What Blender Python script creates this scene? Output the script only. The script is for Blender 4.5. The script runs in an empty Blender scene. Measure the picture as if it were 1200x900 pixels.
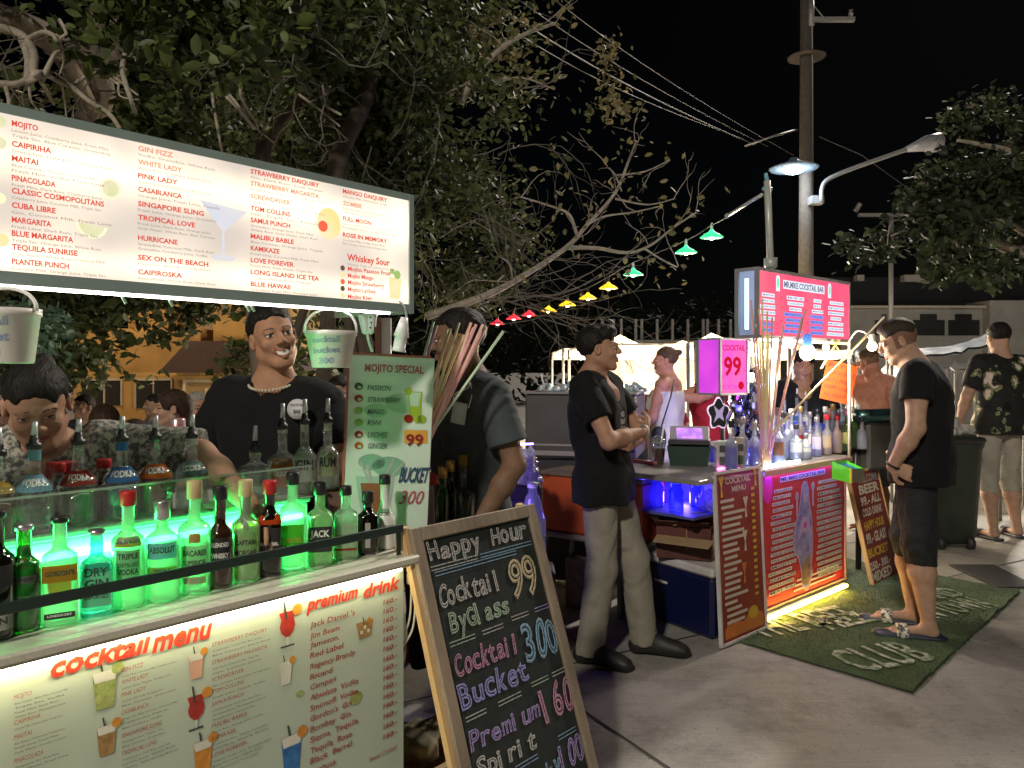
import bpy, math, random
import numpy as np
from mathutils import Vector, Matrix
random.seed(7); RS = np.random.RandomState(11)
S = bpy.context.scene; COL = S.collection
R = math.radians; PI = math.pi
F = 901.0; HZ = 432.0; CH = 1.46
# ---------------------------------------------------------------- camera
cam = bpy.data.cameras.new('camera'); camo = bpy.data.objects.new('camera', cam); COL.objects.link(camo)
camo.location = (0, 0, CH); camo.rotation_euler = (R(90), 0, 0)
cam.sensor_width = 36; cam.sensor_fit = 'HORIZONTAL'; cam.lens = 36 * F / 1200
cam.shift_y = -18 / 1200; cam.clip_start = 0.05; cam.clip_end = 600
S.camera = camo
# ---------------------------------------------------------------- night sky, one dim sun standing for the lights of the square
SUN_EL, SUN_AZ = R(36), R(38)      # light comes from behind the right stall
w = bpy.data.worlds.new('World'); S.world = w; w.use_nodes = True
nt = w.node_tree; bg = nt.nodes['Background']
sky = nt.nodes.new('ShaderNodeTexSky'); sky.sky_type = 'NISHITA'; sky.sun_disc = False
sky.sun_elevation = SUN_EL; sky.sun_rotation = SUN_AZ
nt.links.new(sky.outputs[0], bg.inputs[0]); bg.inputs[1].default_value = 0.00012
sl = bpy.data.lights.new('sun', 'SUN'); sl.energy = 1.5; sl.angle = R(3); sl.color = (1, .90, .78)
so = bpy.data.objects.new('sun', sl); COL.objects.link(so)
sd = Vector((math.sin(SUN_AZ) * math.cos(SUN_EL), math.cos(SUN_AZ) * math.cos(SUN_EL), math.sin(SUN_EL)))
so.rotation_euler = (-sd).to_track_quat('-Z', 'Y').to_euler()
S.view_settings.view_transform = 'Standard'; S.view_settings.look = 'None'
S.view_settings.exposure = 0.6; S.view_settings.gamma = 1; S.view_settings.use_curve_mapping = False
S.render.engine = 'CYCLES'
cy = S.cycles; cy.use_denoising = True
try: cy.denoiser = 'OPENIMAGEDENOISE'
except Exception: pass
cy.max_bounces = 8; cy.diffuse_bounces = 3; cy.glossy_bounces = 3; cy.transmission_bounces = 6
cy.transparent_max_bounces = 24; cy.sample_clamp_indirect = 3.0; cy.caustics_reflective = False; cy.caustics_refractive = False
# ---------------------------------------------------------------- lamps and the added fill light (values tuned here)
def lamp(name, loc, watts, color, radius=.05, kind='POINT'):
    l = bpy.data.lights.new(name, kind); l.energy = watts; l.color = color; l.shadow_soft_size = radius
    o = bpy.data.objects.new(name, l); COL.objects.link(o); o.location = loc
    return o
lamp('camera_side_fill', (-3.0, -6.5, 7.4), 2000, (1, .91, .77), .35)      # added fill light behind the camera, standing for unseen street lamps
# ---------------------------------------------------------------- coordinates
def P(px, py, Y): return Vector(((px - 600) / F * Y, Y, CH + (HZ - py) / F * Y))
def zat(py, Y): return CH + (HZ - py) / F * Y
class Frame:
    """stall frame: s along the front (to the right, away), o = backwards, z up"""
    def __init__(f, ox, oy, deg):
        f.o = Vector((ox, oy, 0)); f.d = Vector((math.sin(R(deg)), math.cos(R(deg)), 0)); f.b = Vector((-f.d.y, f.d.x, 0)); f.rot = R(90 - deg)
    def __call__(f, s, o, z): return f.o + f.d * s + f.b * o + Vector((0, 0, z))
    def s(f, px, o):
        k = (px - 600) / F
        return (k * (f.o.y + o * f.b.y) - (f.o.x + o * f.b.x)) / (f.d.x - k * f.d.y)
    def sz(f, px, py, o):
        s = f.s(px, o); Y = f(s, o, 0).y
        return s, zat(py, Y)
L = Frame(-.2955, 2.13, 41.2)
Q = Frame(1.05, 4.03, 47.8)
UP = Vector((0, 0, 1))
# ---------------------------------------------------------------- materials
_m = {}
def _new(name):
    m = bpy.data.materials.new(name); m.use_nodes = True
    n = m.node_tree.nodes; n.clear(); out = n.new('ShaderNodeOutputMaterial')
    return m, n, m.node_tree.links, out
def mat(name, c, rough=.6, metal=0, var=.12, scale=12, bump=.0, bscale=60, spec=.5, sheen=0, stretch=None, c2=None, em=None, ems=0, sss=0, trans=0, contrast=None):
    if name in _m: return _m[name]
    m, n, l, out = _new(name)
    b = n.new('ShaderNodeBsdfPrincipled'); l.new(b.outputs[0], out.inputs[0])
    tc = n.new('ShaderNodeTexCoord'); mp = n.new('ShaderNodeMapping'); l.new(tc.outputs['Object'], mp.inputs[0])
    if stretch: mp.inputs['Scale'].default_value = stretch
    no = n.new('ShaderNodeTexNoise'); no.inputs['Scale'].default_value = scale; no.inputs['Detail'].default_value = 6; no.inputs['Roughness'].default_value = .6
    l.new(mp.outputs[0], no.inputs[0])
    rp = n.new('ShaderNodeValToRGB'); l.new(no.outputs[0], rp.inputs[0])
    lo = c2 if c2 else tuple(max(0, x * (1 - var)) for x in c); hi = c if c2 else tuple(x * (1 + var) for x in c)
    rp.color_ramp.elements[0].color = (*lo, 1); rp.color_ramp.elements[1].color = (*hi, 1)
    a, z = contrast or (.3, .7)
    rp.color_ramp.elements[0].position = a; rp.color_ramp.elements[1].position = z
    l.new(rp.outputs[0], b.inputs['Base Color'])
    b.inputs['Roughness'].default_value = rough; b.inputs['Metallic'].default_value = metal
    b.inputs['Specular IOR Level'].default_value = spec
    if sheen: b.inputs['Sheen Weight'].default_value = sheen
    if sss:
        b.inputs['Subsurface Weight'].default_value = sss; b.inputs['Subsurface Radius'].default_value = (1, .35, .2); b.inputs['Subsurface Scale'].default_value = .012
    if trans: b.inputs['Transmission Weight'].default_value = trans
    if em: b.inputs['Emission Color'].default_value = (*em, 1); b.inputs['Emission Strength'].default_value = ems
    if bump:
        n2 = n.new('ShaderNodeTexNoise'); n2.inputs['Scale'].default_value = bscale; n2.inputs['Detail'].default_value = 5; l.new(mp.outputs[0], n2.inputs[0])
        bp = n.new('ShaderNodeBump'); bp.inputs['Strength'].default_value = min(1, bump); bp.inputs['Distance'].default_value = .01
        l.new(n2.outputs[0], bp.inputs['Height']); l.new(bp.outputs[0], b.inputs['Normal'])
    _m[name] = m; return m
def emit(name, c, st, var=0, scale=3, c2=None, stretch=None, pos=(.35, .7)):
    """a thing that gives off light; var / c2: uneven lighting of a backlit sheet"""
    if name in _m: return _m[name]
    m, n, l, out = _new(name)
    e = n.new('ShaderNodeEmission'); e.inputs[0].default_value = (*c, 1); e.inputs[1].default_value = st
    l.new(e.outputs[0], out.inputs[0])
    if c2:
        tc = n.new('ShaderNodeTexCoord'); mp = n.new('ShaderNodeMapping'); l.new(tc.outputs['Object'], mp.inputs[0])
        if stretch: mp.inputs['Scale'].default_value = stretch
        no = n.new('ShaderNodeTexNoise'); no.inputs['Scale'].default_value = scale; no.inputs['Detail'].default_value = 2
        l.new(mp.outputs[0], no.inputs[0])
        rp = n.new('ShaderNodeValToRGB'); l.new(no.outputs[0], rp.inputs[0])
        rp.color_ramp.elements[0].color = (*c2, 1); rp.color_ramp.elements[1].color = (*c, 1)
        rp.color_ramp.elements[0].position, rp.color_ramp.elements[1].position = pos
        l.new(rp.outputs[0], e.inputs[0])
    try: m.cycles.emission_sampling = 'AUTO' if st > .8 else 'NONE'
    except Exception: pass
    _m[name] = m; return m
def paper(name, c, t=.45):
    """label paper: lets the light behind it through"""
    m, n, l, out = _new(name); d = n.new('ShaderNodeBsdfDiffuse'); q = n.new('ShaderNodeBsdfTranslucent'); x = n.new('ShaderNodeMixShader'); x.inputs[0].default_value = t
    tc = n.new('ShaderNodeTexCoord'); no = n.new('ShaderNodeTexNoise'); no.inputs['Scale'].default_value = 60; l.new(tc.outputs['Object'], no.inputs[0]); rp = n.new('ShaderNodeValToRGB'); l.new(no.outputs[0], rp.inputs[0])
    rp.color_ramp.elements[0].color = (*[v * .85 for v in c], 1); rp.color_ramp.elements[1].color = (*c, 1); l.new(rp.outputs[0], d.inputs[0]); l.new(rp.outputs[0], q.inputs[0]); l.new(d.outputs[0], x.inputs[1]); l.new(q.outputs[0], x.inputs[2]); l.new(x.outputs[0], out.inputs[0]); _m[name] = m; return m
def glass(name, tint, milky=.12, rough=.03):
    """thin bottle glass: tinted see-through wall, fresnel gloss, a little scattering"""
    if name in _m: return _m[name]
    m, n, l, out = _new(name)
    t = n.new('ShaderNodeBsdfTransparent'); t.inputs[0].default_value = (*tint, 1)
    g = n.new('ShaderNodeBsdfGlossy'); g.inputs['Roughness'].default_value = rough; g.inputs[0].default_value = (1, 1, 1, 1)
    d = n.new('ShaderNodeBsdfTranslucent'); d.inputs[0].default_value = (*[min(1, x * .9 + .02) for x in tint], 1)
    d2 = n.new('ShaderNodeBsdfDiffuse'); d2.inputs[0].default_value = (*[min(1, x * .9 + .02) for x in tint], 1)
    md = n.new('ShaderNodeMixShader'); md.inputs[0].default_value = .4; l.new(d.outputs[0], md.inputs[1]); l.new(d2.outputs[0], md.inputs[2])
    m1 = n.new('ShaderNodeMixShader'); m1.inputs[0].default_value = milky; l.new(t.outputs[0], m1.inputs[1]); l.new(md.outputs[0], m1.inputs[2])
    lw = n.new('ShaderNodeLayerWeight'); lw.inputs[0].default_value = .28
    tc = n.new('ShaderNodeTexCoord'); no = n.new('ShaderNodeTexNoise'); no.inputs['Scale'].default_value = 25; l.new(tc.outputs['Object'], no.inputs[0])
    bp = n.new('ShaderNodeBump'); bp.inputs['Strength'].default_value = .25; bp.inputs['Distance'].default_value = .004
    l.new(no.outputs[0], bp.inputs['Height']); l.new(bp.outputs[0], g.inputs['Normal']); l.new(bp.outputs[0], lw.inputs['Normal'])
    m2 = n.new('ShaderNodeMixShader'); l.new(lw.outputs['Facing'], m2.inputs[0]); l.new(m1.outputs[0], m2.inputs[1]); l.new(g.outputs[0], m2.inputs[2])
    mm = n.new('ShaderNodeMath'); mm.operation = 'MULTIPLY_ADD'; mm.inputs[1].default_value = .55; mm.inputs[2].default_value = .05
    l.new(lw.outputs['Facing'], mm.inputs[0]); l.new(mm.outputs[0], m2.inputs[0])
    l.new(m2.outputs[0], out.inputs[0]); _m[name] = m; return m
# ---------------------------------------------------------------- object helpers
def tag(o, label=None, cat=None, group=None, kind=None):
    if label: o['label'] = label
    if cat: o['category'] = cat
    if group: o['group'] = group
    if kind: o['kind'] = kind
    return o
def root(name, label, cat, loc=(0, 0, 0), rz=0, group=None):
    o = bpy.data.objects.new(name, None); COL.objects.link(o); o.location = loc; o.rotation_euler = (0, 0, rz)
    o.empty_display_size = .1
    return tag(o, label, cat, group)
def rootloc(p):
    v = Vector((0, 0, 0))
    while p is not None: v = v + p.location; p = p.parent
    return v
class MB:
    def __init__(s): s.v = []; s.f = []; s.mi = []; s.sm = []; s.m = 0
    def add(s, vs, fs, m=None, smooth=False):
        k = len(s.v); s.v += [tuple(v) for v in vs]
        for f in fs: s.f.append(tuple(i + k for i in f)); s.mi.append(s.m if m is None else m); s.sm.append(smooth)
        return s
    def box(s, c, size, d=None, m=None, bev=0.0, up=None):
        """box centred on c; size along (d, side, up)"""
        d = Vector(d if d is not None else (1, 0, 0)).normalized(); u = Vector(up if up is not None else (0, 0, 1)).normalized(); e = u.cross(d).normalized(); u = d.cross(e).normalized()
        c = Vector(c); hx, hy, hz = [x / 2 for x in size]; b = min(bev, hx * .9, hy * .9, hz * .9)
        if b <= 0:
            vs = [c + d * (x * hx) + e * (y * hy) + u * (z * hz) for x in (-1, 1) for y in (-1, 1) for z in (-1, 1)]
            return s.add(vs, [(0, 1, 3, 2), (4, 6, 7, 5), (0, 4, 5, 1), (2, 3, 7, 6), (0, 2, 6, 4), (1, 5, 7, 3)], m)
        vs = []; ix = {}
        for x in (-1, 1):
            for y in (-1, 1):
                for z in (-1, 1):
                    for a in range(3):
                        q = [hx - b, hy - b, hz - b]; q[a] += b
                        ix[x, y, z, a] = len(vs); vs.append(c + d * (x * q[0]) + e * (y * q[1]) + u * (z * q[2]))
        fs = []
        for a in range(3):
            o1, o2 = [k for k in range(3) if k != a]
            for sg in (-1, 1):
                l = []
                for p, q in ((-1, -1), (1, -1), (1, 1), (-1, 1)):
                    t = [0, 0, 0]; t[a] = sg; t[o1] = p; t[o2] = q; l.append(ix[(*t, a)])
                fs.append(l)
            for p in (-1, 1):
                for q in (-1, 1):
                    l = []
                    for t_, aa in ((-1, o1), (1, o1), (1, o2), (-1, o2)):
                        t = [0, 0, 0]; t[a] = t_; t[o1] = p; t[o2] = q; l.append(ix[(*t, aa)])
                    fs.append(l)
        for x in (-1, 1):
            for y in (-1, 1):
                for z in (-1, 1): fs.append([ix[x, y, z, a] for a in range(3)])
        return s.add(vs, fs, m)
    def quad(s, a, b, c, d, m=None): return s.add([a, b, c, d], [(0, 1, 2, 3)], m)
    def tube(s, pts, r, n=8, m=None, cap=True, smooth=True):
        pts = [Vector(p) for p in pts]; rs = r if isinstance(r, (list, tuple)) else [r] * len(pts)
        vs = []; fs = []; ref = None
        for i, p in enumerate(pts):
            t = (pts[min(i + 1, len(pts) - 1)] - pts[max(i - 1, 0)])
            t = t.normalized() if t.length > 1e-9 else Vector((0, 0, 1))
            if ref is None: ref = t.orthogonal().normalized()
            a = (ref - t * ref.dot(t)); a = a.normalized() if a.length > 1e-6 else t.orthogonal().normalized(); ref = a; b = t.cross(a)
            for k in range(n):
                an = 2 * PI * k / n; vs.append(p + (a * math.cos(an) + b * math.sin(an)) * rs[i])
        for i in range(len(pts) - 1):
            for k in range(n): fs.append((i * n + k, i * n + (k + 1) % n, (i + 1) * n + (k + 1) % n, (i + 1) * n + k))
        if cap: fs.append(tuple(range(n - 1, -1, -1))); fs.append(tuple((len(pts) - 1) * n + k for k in range(n)))
        return s.add(vs, fs, m, smooth)
    def lathe(s, prof, c=(0, 0, 0), n=20, m=None, smooth=True, sq=None, rz=0):
        """prof: (r, z) from bottom up; sq: (ax, ay, power) for rounded-square plans"""
        c = Vector(c); vs = []; fs = []
        for r, z in prof:
            for k in range(n):
                an = 2 * PI * k / n; x, y = math.cos(an), math.sin(an)
                if sq:
                    ax, ay, pw, zt = sq
                    q = pw if z < zt else 2
                    g = (abs(x) ** q + abs(y) ** q) ** (-1 / q); x *= g * (ax if z < zt else 1); y *= g * (ay if z < zt else 1)
                vs.append(c + Vector((r * (x * math.cos(rz) - y * math.sin(rz)), r * (x * math.sin(rz) + y * math.cos(rz)), z)))
        N = len(prof)
        for i in range(N - 1):
            for k in range(n): fs.append((i * n + k, i * n + (k + 1) % n, (i + 1) * n + (k + 1) % n, (i + 1) * n + k))
        if prof[0][0] > 1e-6: fs.append(tuple(range(n - 1, -1, -1)))
        if prof[-1][0] > 1e-6: fs.append(tuple((N - 1) * n + k for k in range(n)))
        return s.add(vs, fs, m, smooth)
    def prism(s, poly, o, u, v, depth, m=None):
        """polygon (2-D) on plane o,u,v, with thickness along u x v"""
        o = Vector(o); u = Vector(u).normalized(); v = Vector(v).normalized(); w_ = u.cross(v); n = len(poly)
        vs = [o + u * a + v * b for a, b in poly] + [o + u * a + v * b + w_ * depth for a, b in poly]
        fs = [tuple(range(n))[::-1], tuple(range(n, 2 * n))] + [(i, (i + 1) % n, n + (i + 1) % n, n + i) for i in range(n)]
        return s.add(vs, fs, m)
    def ball(s, c, r, n=12, m=None):
        rx, ry, rz = r if isinstance(r, (tuple, list)) else (r, r, r); c = Vector(c); vs = []; fs = []
        h = n // 2
        for i in range(h + 1):
            ph = -PI / 2 + PI * i / h
            for k in range(n):
                th = 2 * PI * k / n; vs.append(c + Vector((rx * math.cos(ph) * math.cos(th), ry * math.cos(ph) * math.sin(th), rz * math.sin(ph))))
        for i in range(h):
            for k in range(n): fs.append((i * n + k, i * n + (k + 1) % n, (i + 1) * n + (k + 1) % n, (i + 1) * n + k))
        return s.add(vs, fs, m, True)
    def build(s, name, mats, parent=None, loc=None):
        if not isinstance(mats, (list, tuple)): mats = [mats]
        off = rootloc(parent) if parent is not None else Vector(loc if loc is not None else (0, 0, 0))
        me = bpy.data.meshes.new(name); me.from_pydata([(a - off.x, b - off.y, c - off.z) for a, b, c in s.v], [], s.f)
        for m in mats: me.materials.append(m)
        me.polygons.foreach_set('material_index', s.mi); me.polygons.foreach_set('use_smooth', s.sm); me.update()
        o = bpy.data.objects.new(name, me); COL.objects.link(o)
        if parent is not None: o.parent = parent
        else: o.location = off
        return o
def wiggle(a, b, n, amp, sag=0):
    a = Vector(a); b = Vector(b); out = []
    for i in range(n + 1):
        t = i / n; p = a.lerp(b, t); e = 0 if i in (0, n) else amp
        out.append(p + Vector((random.uniform(-e, e), random.uniform(-e, e), random.uniform(-e, e) - sag * 4 * t * (1 - t))))
    return out
def smoothpts(pts, k=4):
    pts = [Vector(p) for p in pts]; out = []
    for i in range(len(pts) - 1):
        p0 = pts[max(i - 1, 0)]; p1 = pts[i]; p2 = pts[i + 1]; p3 = pts[min(i + 2, len(pts) - 1)]
        for j in range(k):
            t = j / k
            out.append(.5 * ((2 * p1) + (p2 - p0) * t + (2 * p0 - 5 * p1 + 4 * p2 - p3) * t * t + (3 * p1 - p0 - 3 * p2 + p3) * t ** 3))
    out.append(pts[-1]); return out
# ---------------------------------------------------------------- lettering (built-in font turned into mesh)
_tc = {}
def _glyphs(txt, bold, outline):
    k = (txt, bold, outline)
    if k in _tc: return _tc[k]
    c = bpy.data.curves.new('t', 'FONT'); c.body = txt; c.size = 1; c.resolution_u = 2; c.offset = bold
    if outline: c.fill_mode = 'NONE'; c.bevel_depth = outline; c.bevel_resolution = 0; c.resolution_u = 3
    o = bpy.data.objects.new('t', c); COL.objects.link(o)
    dg = bpy.context.evaluated_depsgraph_get(); me = bpy.data.meshes.new_from_object(o.evaluated_get(dg))
    vs = [tuple(v.co) for v in me.vertices]; fs = [tuple(p.vertices) for p in me.polygons]
    bpy.data.objects.remove(o); bpy.data.curves.remove(c); bpy.data.meshes.remove(me)
    _tc[k] = (vs, fs); return _tc[k]
def text(mb, txt, o, u, v, h, width=None, align='l', shear=0, bold=0, outline=0, m=None, jit=0, slope=0):
    """o: baseline anchor; u right, v up; h: cap height in metres; width: total width (or None)"""
    if jit:      # hand lettering: each letter a little off
        x = 0; adv = h * .95; tot = sum(adv * (.55 if ch in "il.,' " else 1) for ch in txt); k = (width / tot) if width else 1
        for ch in txt:
            a = adv * (.55 if ch in "il.,' " else 1) * k
            if ch != ' ':
                hh = h * random.uniform(1 - jit, 1 + jit)
                text(mb, ch, Vector(o) + Vector(u) * x + Vector(v) * (random.uniform(-.1, .1) * h * jit * 3), u, v, hh, width=a * (.8 if not ch in "il.,'" else .45), shear=shear + random.uniform(-.1, .1) * jit * 4, bold=bold, outline=outline, m=m)
            x += a
        return
    vs, fs = _glyphs(txt, bold, outline)
    if not vs: return
    xs = [q[0] for q in vs]; x0, x1 = min(xs), max(xs); sc = h / .69; sx = sc if width is None else width / max(1e-6, x1 - x0)
    wd = (x1 - x0) * sx; off = {'l': 0, 'c': -wd / 2, 'r': -wd}[align]
    o = Vector(o); u = Vector(u); v = Vector(v); w_ = u.cross(v)
    out = []
    for x, y, z in vs:
        X = (x - x0) * sx + off; Yv = y * sc
        out.append(o + u * (X + shear * Yv) + v * (Yv + slope * X) + w_ * (z * sc * .3))
    mb.add(out, fs, m)
def gibber(n):
    W_ = ['White Rum', 'Fresh Lime', 'Soda Water', 'Orange Juice', 'Triple Sec', 'Lemon Juice', 'Pineapple Juice', 'Vodka', 'Gin', 'Tequila', 'Grenadine', 'Coconut Milk', 'Dark Rum', 'Blue Curacao', 'Cranberry Juice', 'Fresh Mint']
    return ', '.join(random.sample(W_, n))
class Panel:
    """flat sign: o lower-left corner, u right, w width, h height, n outward normal"""
    def __init__(p, o, u, v=None): p.o = Vector(o); p.u = Vector(u).normalized(); p.v = Vector(v if v is not None else (0, 0, 1)).normalized(); p.n = p.u.cross(p.v)
    def at(p, x, y, d=0): return p.o + p.u * x + p.v * y + p.n * d
    def rect(p, mb, x, y, w_, h, d=.0015, m=None, skew=0):
        mb.add([p.at(x, y, d), p.at(x + w_, y, d), p.at(x + w_ + skew, y + h, d), p.at(x + skew, y + h, d)], [(0, 1, 2, 3)], m)
    def disc(p, mb, x, y, rx, ry, d=.0018, n=16, m=None, a0=0, a1=2 * PI):
        mb.add([p.at(x + rx * math.cos(a0 + (a1 - a0) * k / n), y + ry * math.sin(a0 + (a1 - a0) * k / n), d) for k in range(n)], [tuple(range(n))], m)
    def poly(p, mb, pts, d=.0018, m=None): mb.add([p.at(x, y, d) for x, y in pts], [tuple(range(len(pts)))], m)
    def text(p, mb, txt, x, y, h, d=.003, **k): text(mb, txt, p.at(x, y, d), p.u, p.v, h, **k)
# ================================================================= implicit bodies (smooth unions of tapered limbs, meshed by surface nets)
_lat = RS.rand(64, 64, 64).astype(np.float32)
def vnoise(x, y, z):
    xi = np.floor(x).astype(int); yi = np.floor(y).astype(int); zi = np.floor(z).astype(int)
    fx = x - xi; fy = y - yi; fz = z - zi; fx = fx * fx * (3 - 2 * fx); fy = fy * fy * (3 - 2 * fy); fz = fz * fz * (3 - 2 * fz)
    g = lambda a, b, c: _lat[(xi + a) & 63, (yi + b) & 63, (zi + c) & 63]
    return ((g(0,0,0)*(1-fx)+g(1,0,0)*fx)*(1-fy)+(g(0,1,0)*(1-fx)+g(1,1,0)*fx)*fy)*(1-fz)+((g(0,0,1)*(1-fx)+g(1,0,1)*fx)*(1-fy)+(g(0,1,1)*(1-fx)+g(1,1,1)*fx)*fy)*fz
class SDF:
    def __init__(s): s.p = []
    def cone(s, a, b, ra, rb=None, k=.02, op='u', flat=None): s.p.append(('c', Vector(a), Vector(b), ra, ra if rb is None else rb, k, op, flat)); return s
    def ell(s, c, r, k=.02, op='u', rot=None): s.p.append(('e', Vector(c), tuple(r) if isinstance(r, (tuple, list)) else (r, r, r), rot, None, k, op, None)); return s
    def plane(s, c, n, k=.004): s.p.append(('p', Vector(c), Vector(n).normalized(), None, None, k, 'i', None)); return s   # keep the side opposite n
    def fn(s, f, op='d'): s.p.append(('f', f, None, None, None, 0, op, None)); return s
    def bounds(s):
        lo = [9e9] * 3; hi = [-9e9] * 3
        for q in s.p:
            if q[6] != 'u': continue
            if q[0] == 'c': pts = [(q[1], q[3]), (q[2], q[4])]
            elif q[0] == 'e': pts = [(q[1], max(q[2]))]
            else: continue
            for c, r in pts:
                for i in range(3): lo[i] = min(lo[i], c[i] - r); hi[i] = max(hi[i], c[i] + r)
        return lo, hi
    def mesh(s, vx):
        lo, hi = s.bounds(); pad = .025
        lo = [a - pad for a in lo]; hi = [a + pad for a in hi]
        n = [int((hi[i] - lo[i]) / vx) + 2 for i in range(3)]
        ax = [np.float32(lo[i]) + np.arange(n[i], dtype=np.float32) * np.float32(vx) for i in range(3)]
        A = np.full(n, .5, np.float32)
        for t, a, b, ra, rb, k, op, flat in s.p:
            if t == 'f':
                X, Y, Z = np.meshgrid(*ax, indexing='ij'); near = np.abs(A) < .04
                A[near] += a(X[near], Y[near], Z[near]); continue
            if t == 'p':
                X = ax[0][:, None, None]; Y = ax[1][None, :, None]; Z = ax[2][None, None, :]
                D = (X - a.x) * b.x + (Y - a.y) * b.y + (Z - a.z) * b.z
                A = np.maximum(A, D); continue
            if t == 'c':
                l = [min(a[i] - ra, b[i] - rb) for i in range(3)]; h = [max(a[i] + ra, b[i] + rb) for i in range(3)]
            else:
                mr = max(b) if ra is not None else None
                l = [a[i] - (mr or b[i]) for i in range(3)]; h = [a[i] + (mr or b[i]) for i in range(3)]
            mg = k + 3 * vx + .02
            i0 = [max(0, int((l[i] - mg - lo[i]) / vx)) for i in range(3)]; i1 = [min(n[i], int((h[i] + mg - lo[i]) / vx) + 2) for i in range(3)]
            if any(i1[i] <= i0[i] for i in range(3)): continue
            X = ax[0][i0[0]:i1[0], None, None]; Y = ax[1][None, i0[1]:i1[1], None]; Z = ax[2][None, None, i0[2]:i1[2]]
            sub = A[i0[0]:i1[0], i0[1]:i1[1], i0[2]:i1[2]]
            if t == 'c':
                d = b - a; L2 = max(d.length_squared, 1e-10)
                h_ = np.clip(((X - a.x) * d.x + (Y - a.y) * d.y + (Z - a.z) * d.z) / L2, 0, 1)
                ex = X - a.x - d.x * h_; ey = Y - a.y - d.y * h_; ez = Z - a.z - d.z * h_
                if flat is not None:     # (axis, factor): squash the section along axis
                    fa, ff = flat; dd = ex * fa[0] + ey * fa[1] + ez * fa[2]; g = (1 / ff - 1)
                    ex = ex + dd * fa[0] * g; ey = ey + dd * fa[1] * g; ez = ez + dd * fa[2] * g
                D = np.sqrt(ex * ex + ey * ey + ez * ez) - (ra + (rb - ra) * h_)
                if flat is not None: D = D * min(1, flat[1] * 1.2)
            else:
                x, y, z = X - a.x, Y - a.y, Z - a.z
                if ra is not None:
                    m_ = ra; x, y, z = (m_[0][0]*x + m_[1][0]*y + m_[2][0]*z, m_[0][1]*x + m_[1][1]*y + m_[2][1]*z, m_[0][2]*x + m_[1][2]*y + m_[2][2]*z)
                k0 = np.sqrt((x/b[0])**2 + (y/b[1])**2 + (z/b[2])**2); k1 = np.sqrt((x/b[0]**2)**2 + (y/b[1]**2)**2 + (z/b[2]**2)**2)
                D = k0 * (k0 - 1) / np.maximum(k1, 1e-6)
            if op == 'u':
                hh = np.clip(.5 + .5 * (sub - D) / k, 0, 1); sub[...] = sub + (D - sub) * hh - k * hh * (1 - hh)
            else:
                hh = np.clip(.5 - .5 * (sub + D) / k, 0, 1); sub[...] = sub + (-D - sub) * hh + k * hh * (1 - hh)
        return nets(A, lo, vx)
def nets(A, lo, vx):
    A[0], A[-1] = .5, .5; A[:, 0], A[:, -1] = .5, .5; A[:, :, 0], A[:, :, -1] = .5, .5
    I = A < 0
    c = np.zeros(tuple(q - 1 for q in A.shape), np.uint8)
    for dx in (0, 1):
        for dy in (0, 1):
            for dz in (0, 1): c += I[dx:dx + c.shape[0], dy:dy + c.shape[1], dz:dz + c.shape[2]]
    act = (c > 0) & (c < 8); idx = -np.ones(c.shape, np.int32); cells = np.argwhere(act)
    idx[act] = np.arange(len(cells)); sm = np.zeros((len(cells), 3)); ct = np.zeros(len(cells))
    cs = [(a, b, d) for a in (0, 1) for b in (0, 1) for d in (0, 1)]
    for p in cs:
        for q in cs:
            if sum(q) - sum(p) == 1 and all(q[i] >= p[i] for i in range(3)):
                a = A[cells[:, 0] + p[0], cells[:, 1] + p[1], cells[:, 2] + p[2]]; b = A[cells[:, 0] + q[0], cells[:, 1] + q[1], cells[:, 2] + q[2]]
                ok = (a < 0) != (b < 0); t = np.where(ok, a / np.where(ok, a - b, 1), 0)
                for i in range(3): sm[:, i] += np.where(ok, p[i] + (q[i] - p[i]) * t, 0)
                ct += ok
    V = (cells + sm / ct[:, None]) * vx + np.array(lo); Fs = []
    for axis in range(3):
        o1, o2 = [(1, 2), (2, 0), (0, 1)][axis]
        sl0 = [slice(None)] * 3; sl1 = [slice(None)] * 3; sl0[axis] = slice(0, -1); sl1[axis] = slice(1, None)
        a = I[tuple(sl0)]; b = I[tuple(sl1)]
        e = np.argwhere(a != b); e = e[(e[:, o1] > 0) & (e[:, o2] > 0)]
        e = e[(e[:, o1] < I.shape[o1] - 1) & (e[:, o2] < I.shape[o2] - 1)]
        inn = a[e[:, 0], e[:, 1], e[:, 2]]
        def g(d1, d2):
            q = e.copy(); q[:, o1] += d1; q[:, o2] += d2; return idx[q[:, 0], q[:, 1], q[:, 2]]
        f = np.stack([g(-1, -1), g(0, -1), g(0, 0), g(-1, 0)], 1); f[~inn] = f[~inn][:, ::-1]
        Fs.append(f)
    return V, np.concatenate(Fs)
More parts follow.
